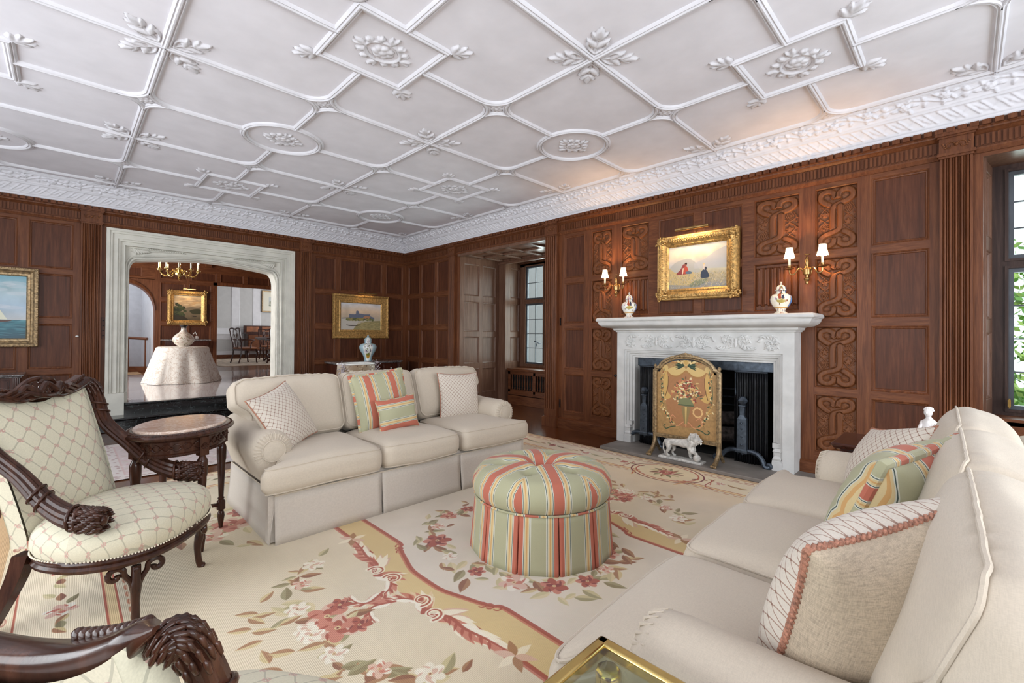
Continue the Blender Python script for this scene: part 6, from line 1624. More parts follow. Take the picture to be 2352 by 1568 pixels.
# ============================================================= SMALL WOODEN TABLE + FIGURINE
sm = empty('wooden_side_table', (3.05, .25, 0), 0, 'dark mahogany side table behind the fireplace end of the close sofa', 'side table')
b = MB(); zt = .60
def rr(e, z): return [(-.17-e, -.235-e, z), (.20+e, -.235-e, z), (.20+e, .245+e, z), (-.17-e, .245+e, z)]
b.loft([rr(-.02, zt-.035), rr(-.005, zt-.028), rr(.0, zt-.018), rr(.008, zt-.012), rr(.008, zt-.006), rr(.0, zt)], True, caps=True); b.build('top', M['mahog'], sm, smooth=30)
b = MB(); b.box(-.145, .175, -.21, .215, zt-.15, zt-.035); b.build('apron', M['mahog'], sm, bevel=.003)
for x in (-.13, .16):
    for y in (-.195, .20): b = MB(); b.box(x-.018, x+.018, y-.018, y+.018, 0, zt-.04); b.build('leg', M['mahog'], sm, bevel=.003)
fg = empty('porcelain_figurine', (3.05, .13, .60), R_(165), 'white porcelain figurine of a seated figure in a pale blue robe', 'figurine')
pr_ = plain('figurine_porcelain', (236, 232, 230), .15, coat=.5, var=.02)
body('figure_body', [(0, 0, .06), (-.005, 0, .10), (-.012, 0, .135), (0, 0, .155), (.004, 0, .178), (-.01, .025, .13), (.018, .034, .105), (.05, .03, .085), (-.01, -.025, .13), (.02, -.03, .10), (.055, -.02, .082), (.045, .02, .058), (.085, .022, .05), (.10, .022, .01), (.045, -.02, .058), (.08, -.022, .04), (.11, -.025, .01)],
     [(0, 1), (1, 2), (2, 3), (3, 4), (2, 5), (5, 6), (6, 7), (2, 8), (8, 9), (9, 10), (0, 11), (11, 12), (12, 13), (0, 14), (14, 15), (15, 16)], [.024, .020, .018, .008, .016, .011, .008, .006, .011, .008, .006, .016, .011, .008, .016, .011, .008], fg, pr_)
b = MB(); b.sphere((.004, 0, .183), .020, .017, .022, n=14, m=10); b.sphere((.024, 0, .181), .004, .003, .004); b.sphere((.02, .007, .188), .003, .002, .002); b.sphere((.02, -.007, .188), .003, .002, .002); b.build('head', pr_, fg)
b = MB(); rg = random.Random(1)
for k in range(40): a = rg.uniform(0, 6.3); p = rg.uniform(0, 1.2); b.sphere((-.004+.019*sin(p)*cos(a), .019*sin(p)*sin(a), .186+.02*cos(p)), .006, n=6, m=5)
b.build('hair', pr_, fg)
b = MB(); rings = []
for k, (s, z) in enumerate(((.075, .0), (.07, .012), (.055, .035), (.035, .062), (.02, .08))): rings.append([(.02+s*(1.1+.08*sin(5*a))*cos(a)*(1 if cos(a) > 0 else .6), s*(.75+.06*sin(6*a))*sin(a), z) for a in [2*pi*q/28 for q in range(28)]])
b.loft(rings, True, caps=True); b.build('robe', plain('pale_blue_glaze', (190, 212, 218), .15, coat=.5, var=.1, scale=30), fg, smooth=60)
# ============================================================= RUGS
RX0, RX1, RY0, RY1 = -.27, 3.90, -.86, 4.40
rc = Cv(RX1-RX0, RY1-RY0, 430, (210, 199, 180), RX0, RY0)
n_ = vnoise(rc.w, rc.h, 18, 5, 4)-.5
CXr, CYr = (RX0+RX1)/2, (RY0+RY1)/2
red, drd, ros, tan_, gold_, olv, lolv, brn_, wht, pnk, cream = (150, 62, 50), (112, 40, 40), (186, 108, 92), (200, 160, 112), (206, 182, 134), (142, 134, 98), (186, 174, 130), (150, 104, 72), (226, 220, 206), (206, 168, 152), (226, 214, 192)
rg = random.Random(21)
def mirror4(fn):
    for sx in (1, -1):
        for sy in (1, -1): fn(lambda x, y: (CXr+sx*x, CYr+sy*y), sx, sy)
def sub_rect(inset, col): rc.poly([(RX0+inset, RY0+inset), (RX1-inset, RY0+inset), (RX1-inset, RY1-inset), (RX0+inset, RY1-inset)], col)
sub_rect(0, (196, 160, 116)); sub_rect(.075, (224, 208, 178)); sub_rect(.135, (170, 92, 70)); sub_rect(.142, (224, 210, 184))
sub_rect(.40, (172, 84, 62)); sub_rect(.408, (222, 196, 150)); sub_rect(.44, (172, 84, 62)); sub_rect(.447, (212, 199, 176))
# field shading: warm towards the sides
def rect_line(i, w, col):
    a, b_, c, d = RX0+i, RX1-i, RY0+i, RY1-i; rc.line([(a, c), (b_, c)], w, col); rc.line([(b_, c), (b_, d)], w, col); rc.line([(b_, d), (a, d)], w, col); rc.line([(a, d), (a, c)], w, col)
for i, per in ((.105, .105), (.475, .075)):
    L1, L2 = RX1-RX0-2*i, RY1-RY0-2*i
    for k in range(int(L1/per)):
        for y in (RY0+i, RY1-i): rc.ell(RX0+i+(k+.5)*per, y, per*.34, .014 if per > .09 else .006, 0, (178, 124, 104) if per > .09 else (176, 110, 80)); rc.ell(RX0+i+(k+.5)*per, y+.003, per*.22, .007 if per > .09 else .002, 0, (206, 176, 150))
    for k in range(int(L2/per)):
        for x in (RX0+i, RX1-i): rc.ell(x, RY0+i+(k+.5)*per, .014 if per > .09 else .006, per*.34, 0, (178, 124, 104) if per > .09 else (176, 110, 80)); rc.ell(x+.003, RY0+i+(k+.5)*per, .007 if per > .09 else .002, per*.22, 0, (206, 176, 150))
def flower(x, y, s, kind=0, a=0):
    c0, c1, c2 = [(red, ros, pnk), (ros, pnk, wht), (drd, red, ros), (pnk, wht, (232, 226, 214))][kind]
    for k in range(6): t = a+k*pi/3; rc.ell(x+s*.55*cos(t), y+s*.55*sin(t), s*.48, s*.32, t, c1 if k % 2 else c2)
    for k in range(5): t = a+.5+k*2*pi/5; rc.ell(x+s*.28*cos(t), y+s*.28*sin(t), s*.3, s*.2, t, c0 if k % 2 else c1)
    for k in range(4): t = a+k*1.7; rc.leaf(x+s*.5*cos(t), y+s*.5*sin(t), t+1.2, s*.6, s*.16, c0)
    rc.ell(x, y, s*.14, s*.14, 0, gold_); rc.ell(x, y, s*.06, s*.06, 0, drd)
def leafp(x, y, a, L_1, k=0):
    c, m_ = [(lolv, olv), ((196, 176, 128), brn_), (olv, (120, 108, 74)), ((206, 190, 150), lolv), (brn_, (120, 70, 50))][k % 5]
    rc.leaf(x, y, a, L_1, L_1*.42, c, m_); rc.line([(x, y), (x+L_1*.9*cos(a), y+L_1*.9*sin(a))], .003, m_)
def branch(pts, n=10, L_1=.09, seed=0):
    r_ = random.Random(seed); P = cr(pts, 10); rc.line(P, .006, olv); m = len(P)
    for k in range(n):
        i = int((k+.5)/n*(m-2)); x, y = P[i]; a = atan2(P[i+1][1]-y, P[i+1][0]-x); s = 1 if k % 2 else -1; leafp(x, y, a+s*r_.uniform(.5, 1.1), L_1*r_.uniform(.7, 1.2), r_.randrange(5))
    leafp(P[-1][0], P[-1][1], a, L_1, 0)
# border flowers
def border(horizontal):
    L_1 = (RX1-RX0) if horizontal else (RY1-RY0); i = .27
    n = 9 if horizontal else 11
    for e in (0, 1):
        for k in range(n):
            t = (k+.5)/n; s = .055
            if horizontal: x, y = RX0+.3+t*(L_1-.6), (RY0+i if not e else RY1-i)
            else: x, y = (RX0+i if not e else RX1-i), RY0+.3+t*(L_1-.6)
            if not horizontal and abs(y-CYr) < .33: continue
            d = 0 if horizontal else pi/2
            flower(x, y, s*(1 if k % 2 else .7), [0, 1, 2][k % 3], k)
            for q in (-1, 1):
                for w_ in range(3): leafp(x+q*cos(d)*(.05+.045*w_)-sin(d)*.02*(w_-1), y+q*sin(d)*(.05+.045*w_)+cos(d)*.02*(w_-1), (d if q > 0 else d+pi)+(w_-1)*.5, .075, rg.randrange(5))
border(True); border(False)
for sx in (-1, 1):     # cartouches in the long borders
    cx = CXr+sx*(2.085-.30); 
    for (r1, r2, w_, c_) in ((.24, .27, .03, (224, 208, 176)), (.25, .285, .012, drd), (.215, .245, .012, (178, 92, 66)), (.19, .215, .0, None)):
        if c_ is None: continue
        rc.line([(cx+sx*0+r1*.95*cos(q*pi/30), CYr+r2*1.05*sin(q*pi/30)) for q in range(61)], w_, c_)
    rc.ell(cx, CYr, .195, .225, 0, (224, 208, 176)); flower(cx, CYr, .085, 0, .3)
    for q in range(12): a = q*pi/6; leafp(cx+.06*cos(a), CYr+.06*sin(a), a+.3, .085, q)
    for sy in (-1, 1):
        for k in range(6): rc.leaf(cx-sx*.2+sx*.02*k, CYr+sy*(.2+.012*k), -sx*pi/2*0+(pi if sx > 0 else 0)+sy*(.3+.2*k), .07, .018, (178, 92, 66) if k % 2 else gold_)
        rc.line([(cx-sx*.05, CYr+sy*.38), (cx+.08*sx, CYr+sy*.34)], .008, (178, 92, 66)); rc.line(cr([(cx-sx*.14, CYr+sy*.44), (cx-sx*.1, CYr+sy*.36), (cx+sx*.1, CYr+sy*.36)], 5), .008, red)
# golden band with scrolls (quarter, mirrored); inner edge x=.50, outer x=.67, ends at y=1.55
IN = [(.0, 1.42), (.16, 1.42), (.20, 1.38), (.27, 1.40), (.36, 1.32), (.43, 1.2), (.48, 1.16), (.495, 1.05), (.495, .52), (.50, .40), (.53, .36), (.57, .24), (.605, .12), (.61, 0)]
OUT = [(.0, 1.62), (.22, 1.62), (.36, 1.56), (.50, 1.44), (.60, 1.32), (.66, 1.2), (.665, 1.0), (.665, .42), (.69, .34), (.72, .22), (.74, .1), (.75, 0)]
full = []
for sx, sy, rv in ((1, 1, 0), (1, -1, 1), (-1, -1, 0), (-1, 1, 1)):
    q = [(CXr+sx*x, CYr+sy*y) for x, y in OUT]; full += q[::-1] if rv else q
rc.poly(full, gold_)
full = []
for sx, sy, rv in ((1, 1, 0), (1, -1, 1), (-1, -1, 0), (-1, 1, 1)):
    q = [(CXr+sx*x, CYr+sy*y) for x, y in IN]; full += q[::-1] if rv else q
rc.poly(full, (212, 202, 188))
base0 = rc.a.copy()
def scrolls(T, sx, sy):
    P = [T(x, y) for x, y in cr(IN, 6)]; rc.line(P, .020, red); rc.line([T(x+.014, y) for x, y in cr(IN, 6)], .008, ros)
    Q = [T(x, y) for x, y in cr(OUT[:8], 6)]; rc.line(Q, .020, red); rc.line([T(x+.013, y) for x, y in cr(OUT[:8], 6)], .009, ros)
    for x, y in ((.50, .40), (.205, 1.385)):
        for k in range(3): rc.line([T(x+.02+.015*k+.018*cos(a), y-.01-.03*k+.018*sin(a)) for a in [q*pi/6 for q in range(10)]], .007, red)
    # acanthus along the outer middle
    def plume(pts, n, L_1, w0):
        B = cr(pts, 8); m = len(B)
        for s, cc in ((-1, (230, 222, 204)), (1, pnk), (-1, (216, 190, 156)), (1, (234, 228, 214)), (-1, ros)):
            for k in range(n):
                i = int((k+rg.random()*.5)/n*(m-2)); x, y = B[i]; a = atan2(B[i+1][1]-y, B[i+1][0]-x); p = T(x, y); an = a+s*.55; q = T(x+cos(an), y+sin(an)); l_ = L_1*(1-.5*i/m)*rg.uniform(.8, 1.15)
                rc.leaf(p[0], p[1], atan2(q[1]-p[1], q[0]-p[0]), l_, l_*.3, cc, bend=.25*s*sx*sy*-1)
        W_ = [w0*(1-.75*i/m) for i in range(m)]; rc.line([T(x, y) for x, y in B], W_, red)
        for k in range(n):
            i = int((k+.5)/n*(m-2)); x, y = B[i]; a = atan2(B[i+1][1]-y, B[i+1][0]-x); p = T(x, y); an = a-.8; q = T(x+cos(an), y+sin(an)); rc.leaf(p[0], p[1], atan2(q[1]-p[1], q[0]-p[0]), L_1*.42, .014, red)
    plume([(.745, .24), (.70, .30), (.70, .40), (.68, .50), (.665, .62)], 9, .13, .022)
    plume([(.76, .20), (.72, .14), (.76, .06), (.83, .02)], 6, .11, .02)
    plume([(.80, .05), (.88, .02), (.92, .05), (.93, .12)], 5, .08, .014)
    for (x, y, r_) in ((.735, .235, .042), (.715, .12, .045)):
        for t_, c_ in ((.030, (232, 224, 206)), (.010, red)): rc.line([T(x+r_*(1-q*.045)*cos(q*.42+1), y+r_*(1-q*.045)*sin(q*.42+1)) for q in range(17)], [t_*(1-q*.04) for q in range(17)], c_)
    p = T(.665, .64)
    for k in range(6): a = k*1.05; rc.leaf(p[0], p[1], a, .085, .035, [(230, 220, 198), brn_, pnk][k % 3])
mirror4(scrolls)
# flower garlands outside the band and bouquets
def garland(T, sx, sy):
    pts = [(1.02, .0), (1.12, .12), (1.10, .28), (1.04, .40), (.96, .52), (.86, .58)]
    P = cr(pts, 8)
    for k in range(26):
        i = int(k/26*(len(P)-1)); x, y = P[i]; x += rg.uniform(-.05, .05); p = T(x, y); leafp(p[0], p[1], rg.uniform(0, 6.3), rg.uniform(.06, .12), rg.randrange(5))
    for (x, y, s, k) in ((1.05, .05, .085, 0), (.98, .09, .05, 2), (1.12, .18, .05, 3), (1.04, .36, .045, 1), (.93, .5, .055, 3), (1.14, .02, .05, 3)): p = T(x, y); flower(p[0], p[1], s, k, x*9)
    for k in range(8): p = T(1.2+.10*rg.random(), .05+.3*rg.random()); leafp(p[0], p[1], rg.uniform(0, 6.3), .09, 1)
mirror4(garland)
def corner(T, sx, sy):
    for k in range(40):
        a, r_ = rg.uniform(0, 6.3), rg.random()*.33; p = T(1.12+r_*cos(a), 1.35+r_*1.2*sin(a)); leafp(p[0], p[1], rg.uniform(0, 6.3), rg.uniform(.07, .14), rg.randrange(5))
    for (x, y, s, k) in ((1.1, 1.32, .11, 0), (1.22, 1.2, .08, 1), (1.0, 1.5, .08, 2), (1.2, 1.5, .07, 3), (.95, 1.2, .06, 1)): p = T(x, y); flower(p[0], p[1], s, k, x*5)
mirror4(corner)
# wreath inside around the ottoman
for k in range(120):
    a = k*2*pi/120+rg.uniform(-.05, .05); r_ = .40+rg.uniform(-.09, .10); x, y = CXr+r_*cos(a), CYr+r_*1.35*sin(a); leafp(x, y, a+rg.choice([1.2, -1.2, .4]), rg.uniform(.06, .12), rg.randrange(5))
for k in range(16):
    a = k*2*pi/16+.2; r_ = .40; flower(CXr+r_*cos(a), CYr+r_*1.35*sin(a), rg.uniform(.04, .085), rg.choice([0, 1, 2, 3]), a)
rc.a = base0*.22+rc.a*.78
rc.a *= (1+.10*n_)[..., None]; n2 = vnoise(rc.w, rc.h, 5, 9, 2)-.5; rc.a *= np.stack([1+.05*n2, 1+.02*n2, 1-.10*n2], -1)
def rugmat(name, im):
    t = NT(name); tx = t.new('ShaderNodeTexImage'); tx.image = im; c = t.new('ShaderNodeTexCoord'); t.l.new(c.outputs['UV'], tx.inputs['Vector'])
    w_ = t.new('ShaderNodeTexWave', bands_direction='X'); t.l.new(t.coord(), w_.inputs['Vector']); w_.inputs['Scale'].default_value = 55; w_.inputs['Distortion'].default_value = 1.5
    t.bump(t.math('ADD', w_.outputs['Fac'], t.noise(t.coord(), 260, 2)), .22, .002); return t.out(tx.outputs['Color'], .95, 0, .1, 0, .2)
nu, nv = 120, 150; U, V = np.meshgrid(np.linspace(0, 1, nu+1), np.linspace(0, 1, nv+1))
Z = .010+.0018*np.sin(U*19+V*7)*np.sin(V*23+2*U); ed = np.minimum(np.minimum(U, 1-U)*(RX1-RX0), np.minimum(V, 1-V)*(RY1-RY0)); Z = np.where(ed < .012, .001, Z)
o = fast_grid('aubusson_rug', np.stack([RX0+U*(RX1-RX0), RY0+V*(RY1-RY0), Z], -1), rugmat('aubusson_rug_wool', rc.image('rug_weave')), uv=np.stack([U, V], -1))
o.name = 'floral_rug'; tag(o, 'large cream floral rug with gold scroll bands under the sofas', 'rug')
# the pale rug behind the far sofa
qc = Cv(2.2, 1.5, 260, (206, 196, 194)); rg = random.Random(3); qc.a *= (1+.18*(vnoise(qc.w, qc.h, 60, 2, 2)-.5))[..., None]
for i, (ins_, c_) in enumerate(((.0, (216, 206, 198)), (.03, (178, 164, 160)), (.045, (214, 204, 200)), (.13, (200, 168, 166)), (.145, (204, 190, 190)))): qc.poly([(ins_, ins_), (2.2-ins_, ins_), (2.2-ins_, 1.5-ins_), (ins_, 1.5-ins_)], c_, .8)
for k in range(900): qc.leaf(rg.uniform(.16, 2.04), rg.uniform(.16, 1.34), rg.uniform(0, 6.3), .05, .02, rg.choice([(196, 150, 150), (176, 166, 160), (222, 214, 208), (190, 176, 160)]), a=.6)
for k in range(90): x = rg.uniform(.05, 2.15); y = rg.choice([rg.uniform(.05, .13), rg.uniform(1.37, 1.45)]); qc.ell(x, y, .018, .012, 0, (176, 150, 146))
for k in range(60): y = rg.uniform(.05, 1.45); x = rg.choice([rg.uniform(.05, .13), rg.uniform(2.07, 2.15)]); qc.ell(x, y, .012, .018, 0, (176, 150, 146))
pr = empty('pale_rug', (1.32, 5.35, 0), 0, 'pale pink and grey rug with fringe behind the far sofa', 'rug')
b = MB(); b.hasuv = True; b.grid(40, 30, lambda u, v: (-1.1+2.2*u, -.72+1.5*v, .008), 0); b.build('pile', rugmat('pale_rug_wool', qc.image('pale_rug_weave')), pr)
b = MB()
for k in range(150): y = -.72+1.5*k/150; b.tube([(-1.1, y, .006), (-1.14, y+rg.uniform(-.01, .01), .004), (-1.165, y+rg.uniform(-.014, .014), .003)], .0022, 4)
b.build('fringe', plain('rug_fringe', (220, 212, 200), .95), pr)

# ============================================================= WALL_BACK: pictures, chests, vases
mAr = lambda u, v, w: (u, -w, v)
c = Cv(.70, .46, 800, (200, 190, 170)); rg = random.Random(4)
grad(c, [(0, (156, 140, 100)), (.22, (176, 162, 124)), (.36, (186, 178, 156)), (.5, (198, 178, 156)), (.7, (214, 190, 164)), (1, (196, 200, 208))])
c.poly([(0, 0), (0, .19), (.25, .18), (.42, .13), (.30, .08), (.2, 0)], (192, 186, 176)); c.poly([(.2, 0), (.28, .1), (.45, .15), (.70, .17), (.70, 0)], (150, 140, 98))
c.poly([(.14, .2), (.14, .27), (.24, .265), (.255, .28), (.26, .325), (.275, .335), (.30, .325), (.31, .285), (.36, .28), (.40, .272), (.50, .275), (.51, .24), (.58, .22), (.58, .18), (.2, .17)], (104, 110, 128)); c.poly([(.36, .2), (.42, .25), (.5, .24), (.52, .19)], (176, 130, 100))
for k in range(90): c.ell(rg.uniform(.1, .55), rg.uniform(.165, .20), .02, .012, 0, rg.choice([(110, 116, 72), (140, 132, 76), (90, 96, 72), (150, 136, 90)]))
for k in range(200): c.ell(rg.uniform(.3, .70), rg.uniform(.0, .13), .02, .005, 0, rg.choice([(168, 152, 104), (140, 128, 88), (186, 168, 120)]), .6)
c.poly(cr([(.09, .095), (.13, .085), (.28, .085), (.34, .095), (.28, .072), (.14, .068)], 5, True), (52, 44, 38)); c.line([(.02, .195), (.14, .205)], .02, (120, 118, 120), .6)
frame_obj('gilt_castle_painting', mAr, (3.572, 7.235, 1.452), 1.0, .735, .145, c, 'gilt framed castle painting above the marble-topped chest', 'flat', M['gold'], 'castle_river_painting', .045)
picture_light(mAr, (3.63, 7.25, 1.84), .34, 'brass picture light over the castle painting')
l = area('picture_lamp', (3.63, 7.13, 1.835), (R_(18), 0, 0), .30, .04, 1.5, (1, .66, .34))
c = Cv(.9, .68, 500, (150, 180, 200)); grad(c, [(0, (40, 74, 88)), (.12, (36, 90, 104)), (.29, (60, 122, 134)), (.30, (186, 190, 192)), (.5, (160, 182, 200)), (.75, (166, 188, 196)), (1, (120, 166, 180))])
for k in range(260): c.ell(rg.uniform(0, .9), rg.uniform(0, .2), rg.uniform(.02, .05), .003, rg.uniform(-.1, .1), rg.choice([(30, 66, 82), (70, 132, 142), (110, 160, 166)]), .6)
c.poly([(.38, .2), (.60, .2), (.70, .36), (.62, .55), (.55, .4)][:0] or [(.62, .205), (.76, .205), (.71, .30), (.655, .42), (.62, .46)], (214, 214, 192)); c.poly([(.40, .205), (.60, .205), (.60, .5), (.5, .35)], (224, 220, 198)); c.poly(cr([(.34, .2), (.5, .17), (.68, .17), (.78, .2)], 5, True), (80, 50, 40))
for k in range(26): c.ell(rg.uniform(0, .9), rg.uniform(.3, .62), .09, .02, 0, (206, 208, 212), .35)
frame_obj('sailing_ship_painting', mAr, (-.74, 7.235, 1.418), 1.07, .86, .095, c, 'painting of a white sailing boat at sea in a pale gilt frame, left wall', 'flat', M['golddk'], 'seascape_painting', .05)

def chest(name, loc, w, d, h, label, knobs, rz=0, left=False):
    r = empty(name, loc, rz, label, 'chest'); g = M['mahog']
    b = MB(); b.box(-w/2, w/2, -d/2, d/2, h-.04, h-.02); b.box(-w/2+.012, w/2-.012, -d/2+.012, d/2, h-.052, h-.04); b.build('marble_top', M['marbleg'], r, bevel=.006)
    b = MB(); b.box(-w/2+.03, w/2-.03, -d/2+.04, d/2, .07, h-.052); b.box(-w/2+.015, w/2-.015, -d/2+.02, d/2, .07, .12); b.build('carcass', g, r, bevel=.003)
    for s in (-1, 1):
        b = MB()
        for k in range(4): b.tube([(s*(w/2-.05)+(k-1.5)*.014, -d/2+.042, .13), (s*(w/2-.05)+(k-1.5)*.014, -d/2+.042, h-.06)], .007, 8)
        b.build('reeded_corner', g, r); b = MB(); b.lathe([(.03, 0), (.045, .015), (.045, .045), (.03, .07)], (s*(w/2-.08), -d/2+.08, 0), 14); b.lathe([(.03, 0), (.045, .015), (.045, .045), (.03, .07)], (s*(w/2-.08), d/2-.06, 0), 14); b.build('bun_foot', g, r)
    rows = [(h-.07, .14), (h-.225, .18), (h-.42, .20)]
    for z, hh in rows:
        cols = [(-w/2+.10, w/2-.10)] if not knobs else [(-w/2+.10, -.06), (-.03, .2), (.23, w/2-.09)] if w > .9 else [(-w/2+.1, w/2-.1)]
        for a, c_ in cols:
            if z-hh < .12: continue
            b = MB(); b.box(a, c_, -d/2+.028, -d/2+.04, z-hh+.01, z-.005); b.box(a+.012, c_-.012, -d/2+.022, -d/2+.028, z-hh+.022, z-.017); dr = b.build('drawer', g, r, bevel=.002)
            b = MB(); b.sphere(((a+c_)/2, -d/2+.012, z-hh/2), .012, n=12, m=8); b.build('knob', M['porc'] if knobs else M['brassd'], dr)
    return r
chest('marble_topped_chest', (3.49, 6.93, 0), 1.14, .46, .74, 'dark chest with a speckled marble top below the castle painting', True)
chest('marble_topped_chest', (-.78, 6.97, 0), .98, .44, .74, 'dark chest with fluted corners at the left edge of the photo', False)
# blue jar on the chest
bj = Cv(1.0, .5, 1000, (176, 204, 214)); rg = random.Random(14)
for x0_ in (.0, .333, .666):
    bj.poly(cr([(x0_+.09, .02), (x0_+.08, .15), (x0_+.10, .29), (x0_+.17, .31), (x0_+.24, .29), (x0_+.26, .15), (x0_+.25, .02)], 6, True), (234, 236, 230))
    bj.ell(x0_+.17, .065, .06, .03, 0, (196, 150, 60)); bj.ell(x0_+.17, .09, .05, .02, 0, (130, 130, 60)); bj.ell(x0_+.16, .12, .04, .018, .3, (222, 220, 214))
    bj.line(cr([(x0_+.2, .1), (x0_+.21, .16), (x0_+.17, .2), (x0_+.15, .26)], 6), .006, (90, 80, 60))
    for k in range(30): bj.leaf(x0_+.17+rg.uniform(-.06, .06), rg.uniform(.13, .28), rg.uniform(0, 6.3), .03, .012, rg.choice([(60, 70, 60), (176, 150, 190), (110, 120, 70), (200, 170, 200)]))
for k in range(60): bj.leaf(rg.random(), rg.uniform(.34, .5), rg.uniform(0, 6.3), .03, .014, rg.choice([(110, 120, 90), (190, 140, 120), (240, 240, 240)]))
bp2 = [(.058, 0), (.062, .006), (.060, .02), (.062, .06), (.085, .12), (.118, .18), (.138, .235), (.140, .265), (.125, .30), (.095, .32), (.054, .33), (.052, .345), (.056, .35), (.056, .39)]
bl2 = [(.058, .385), (.066, .39), (.062, .395), (.056, .40), (.052, .415), (.04, .43), (.014, .442), (.012, .45), (.022, .458), (.012, .466), (.005, .485), (.001, .495)]
bp2 = [(r*1.0, z*.88) for r, z in bp2]; bl2 = [(r, z*.88) for r, z in bl2]
jar('tall_lidded_jar', (3.53, 6.90, .72), image_mat('pale_blue_porcelain', bj.image('jar_paint'), .12, coat=.5), bp2, bl2, .62, 1.08, 'pale blue lidded jar painted with a bird, on the marble-topped chest')
# ornamental planter stand between sofa and chest
pl = empty('patterned_planter', (2.63, 5.45, .0), R_(8), 'cream and brown patterned stand with leafy uprights, seen behind the far sofa', 'planter')
pc = Cv(.5, .5, 900, (158, 138, 116)); rg = random.Random(6)
for k in range(240): pc.leaf(rg.random()*.5, rg.random()*.5, rg.uniform(0, 6.3), .028, .012, rg.choice([(120, 96, 76), (196, 180, 154), (92, 74, 62), (210, 196, 170)]))
for x in (.07, .43): pc.poly([(x-.02, .1), (x+.02, .1), (x+.02, .42), (x-.02, .42)], (226, 216, 192)); [pc.ell(x, .13+.035*k, .010, .010, 0, (54, 46, 50)) for k in range(8)]
pc.ell(.27, .29, .085, .085, 0, (228, 218, 196)); [pc.ell(.27+.055*cos(q), .29+.055*sin(q), .012, .016, q, (70, 60, 66)) for q in [k*pi/6 for k in range(12)]]; pc.ell(.27, .29, .02, .02, 0, (84, 66, 60))
def planter_pt(u, v): a = (u-.5)*2; w_ = .20+.02*sin(pi*v); return (a*w_, -.10-.05*(1-a*a)*1.0+.0*v, .34+.44*v)
b = MB(); b.hasuv = True; b.grid(24, 20, lambda u, v: planter_pt(u, v)); b.grid(24, 20, lambda u, v: tuple(np.array(planter_pt(u, v))*[1, -1, 1])); 
b.loft([[planter_pt(0, v), tuple(np.array(planter_pt(0, v))*[1, -1, 1])] for v in (0, .5, 1)], False); b.loft([[planter_pt(1, v), tuple(np.array(planter_pt(1, v))*[1, -1, 1])] for v in (0, .5, 1)], False)
b.build('body', image_mat('brown_transfer_pattern', pc.image('planter_pattern'), .2, coat=.4), pl, smooth=60)
b = MB(); b.tube([planter_pt(u/12, 1.0) for u in range(13)]+[tuple(np.array(planter_pt(1-u/12, 1.0))*[1, -1, 1]) for u in range(13)], .012, 8, closed=True); b.build('rim', M['porc'], pl)
lfm = plain('grey_glazed_leaves', (150, 142, 146), .35, var=.5, scale=60)
for s in (-1, 1):
    b = MB()
    for k in range(150):
        z = .34+.46*rg.random(); x = s*.235+rg.uniform(-.04, .04); y = -.08+rg.uniform(-.05, .05); d = Vector((rg.uniform(-1, 1), rg.uniform(-1, .4), rg.uniform(-.3, 1))).normalized(); e = d.orthogonal().normalized()*.008; p = Vector((x, y, z)); b.add([p-e, p+d*.022+e*.8, p+d*.045, p+d*.022-e*.8], [(0, 1, 2, 3)])
    b.tube([(s*.235, -.07, .28), (s*.23, -.06, .72)], .018, 8); b.build('leafy_upright', lfm, pl, smooth=0)
b = MB(); b.box(-.2, .2, -.12, .12, 0, .34); b.build('pedestal', M['mahog'], pl, bevel=.01)
# knob and switch plate
b = MB(); b.sphere((0, -.012, 0), .016, .014, .010, n=14, m=10); b.tube([(0, 0, 0), (0, -.012, 0)], .005, 8); o = b.build('panel_knob', M['porc'], wall_back); o.location = (.104, 7.25, 1.106)
sw = empty('switch_plate', (.326, 7.25, 1.205), 0, 'narrow dark switch plate beside the stone portal', 'switch plate')
b = MB(); b.box(-.016, .016, -.008, 0, -.13, .13); b.build('plate', M['oakp'], sw, bevel=.001)
for k in range(4): b = MB(); b.lathe([(.007, 0), (.007, .008), (.001, .010)], n=10); b.xf(Matrix.Translation((0, -.008, -.09+.06*k)) @ Matrix.Rotation(R_(90), 4, 'X')); b.build('switch', M['ironb'], sw)

# ============================================================= HALL: table, vase, chandelier, painting
tb = empty('draped_table', (1.50, 9.80, HZ), 0, 'round table in the hall, its top just above the draped cloth', 'table')
b = MB(); b.lathe([(.36, .595), (.37, .60), (.37, .612), (.36, .618)], n=48); b.build('top', M['mahog'], tb)
b = MB(); b.lathe([(.03, .02), (.03, .6)], n=12); b.lathe([(.22, 0), (.22, .02), (.05, .06)], n=20); b.build('pedestal', M['mahog'], tb)
def clothm():
    t = NT('cloth_pattern'); d = t.noise(t.coord(), 9, 4, .6, 1.2); n = t.math('ABSOLUTE', t.math('SUBTRACT', d, .5)); c = t.ramp(n, [(0, (178, 158, 142)), (.012, (196, 184, 172)), (.03, (216, 212, 204))]); return t.out(c, .85)
b = MB(); vs = []
def cl(u, v):
    a = 2*pi*u; 
    if v < .25: r_ = .375*v/.25; return (r_*cos(a), r_*sin(a), .624)
    t = (v-.25)/.75; r_ = .378+.155*t+.062*t*abs(sin(a*4.5+.6))+.028*t*sin(a*5+1)+.016*t*sin(a*13)-.02*t; z = .622-.617*t; return (r_*cos(a), r_*sin(a), max(z, .004))
b.grid(200, 30, cl); o = b.build('tablecloth', clothm(), smooth=80); o.location = (1.50, 9.80, HZ); tag(o, 'white marbled floor-length cloth draped over the round hall table', 'tablecloth')
vc = Cv(1, .5, 600, (214, 206, 194)); rg = random.Random(5)
for k in range(160): vc.leaf(rg.random(), .04+.3*rg.random(), rg.uniform(0, 6.3), .05, .016, rg.choice([(176, 150, 136), (160, 156, 130), (190, 166, 160), (230, 226, 216), (150, 140, 120)]))
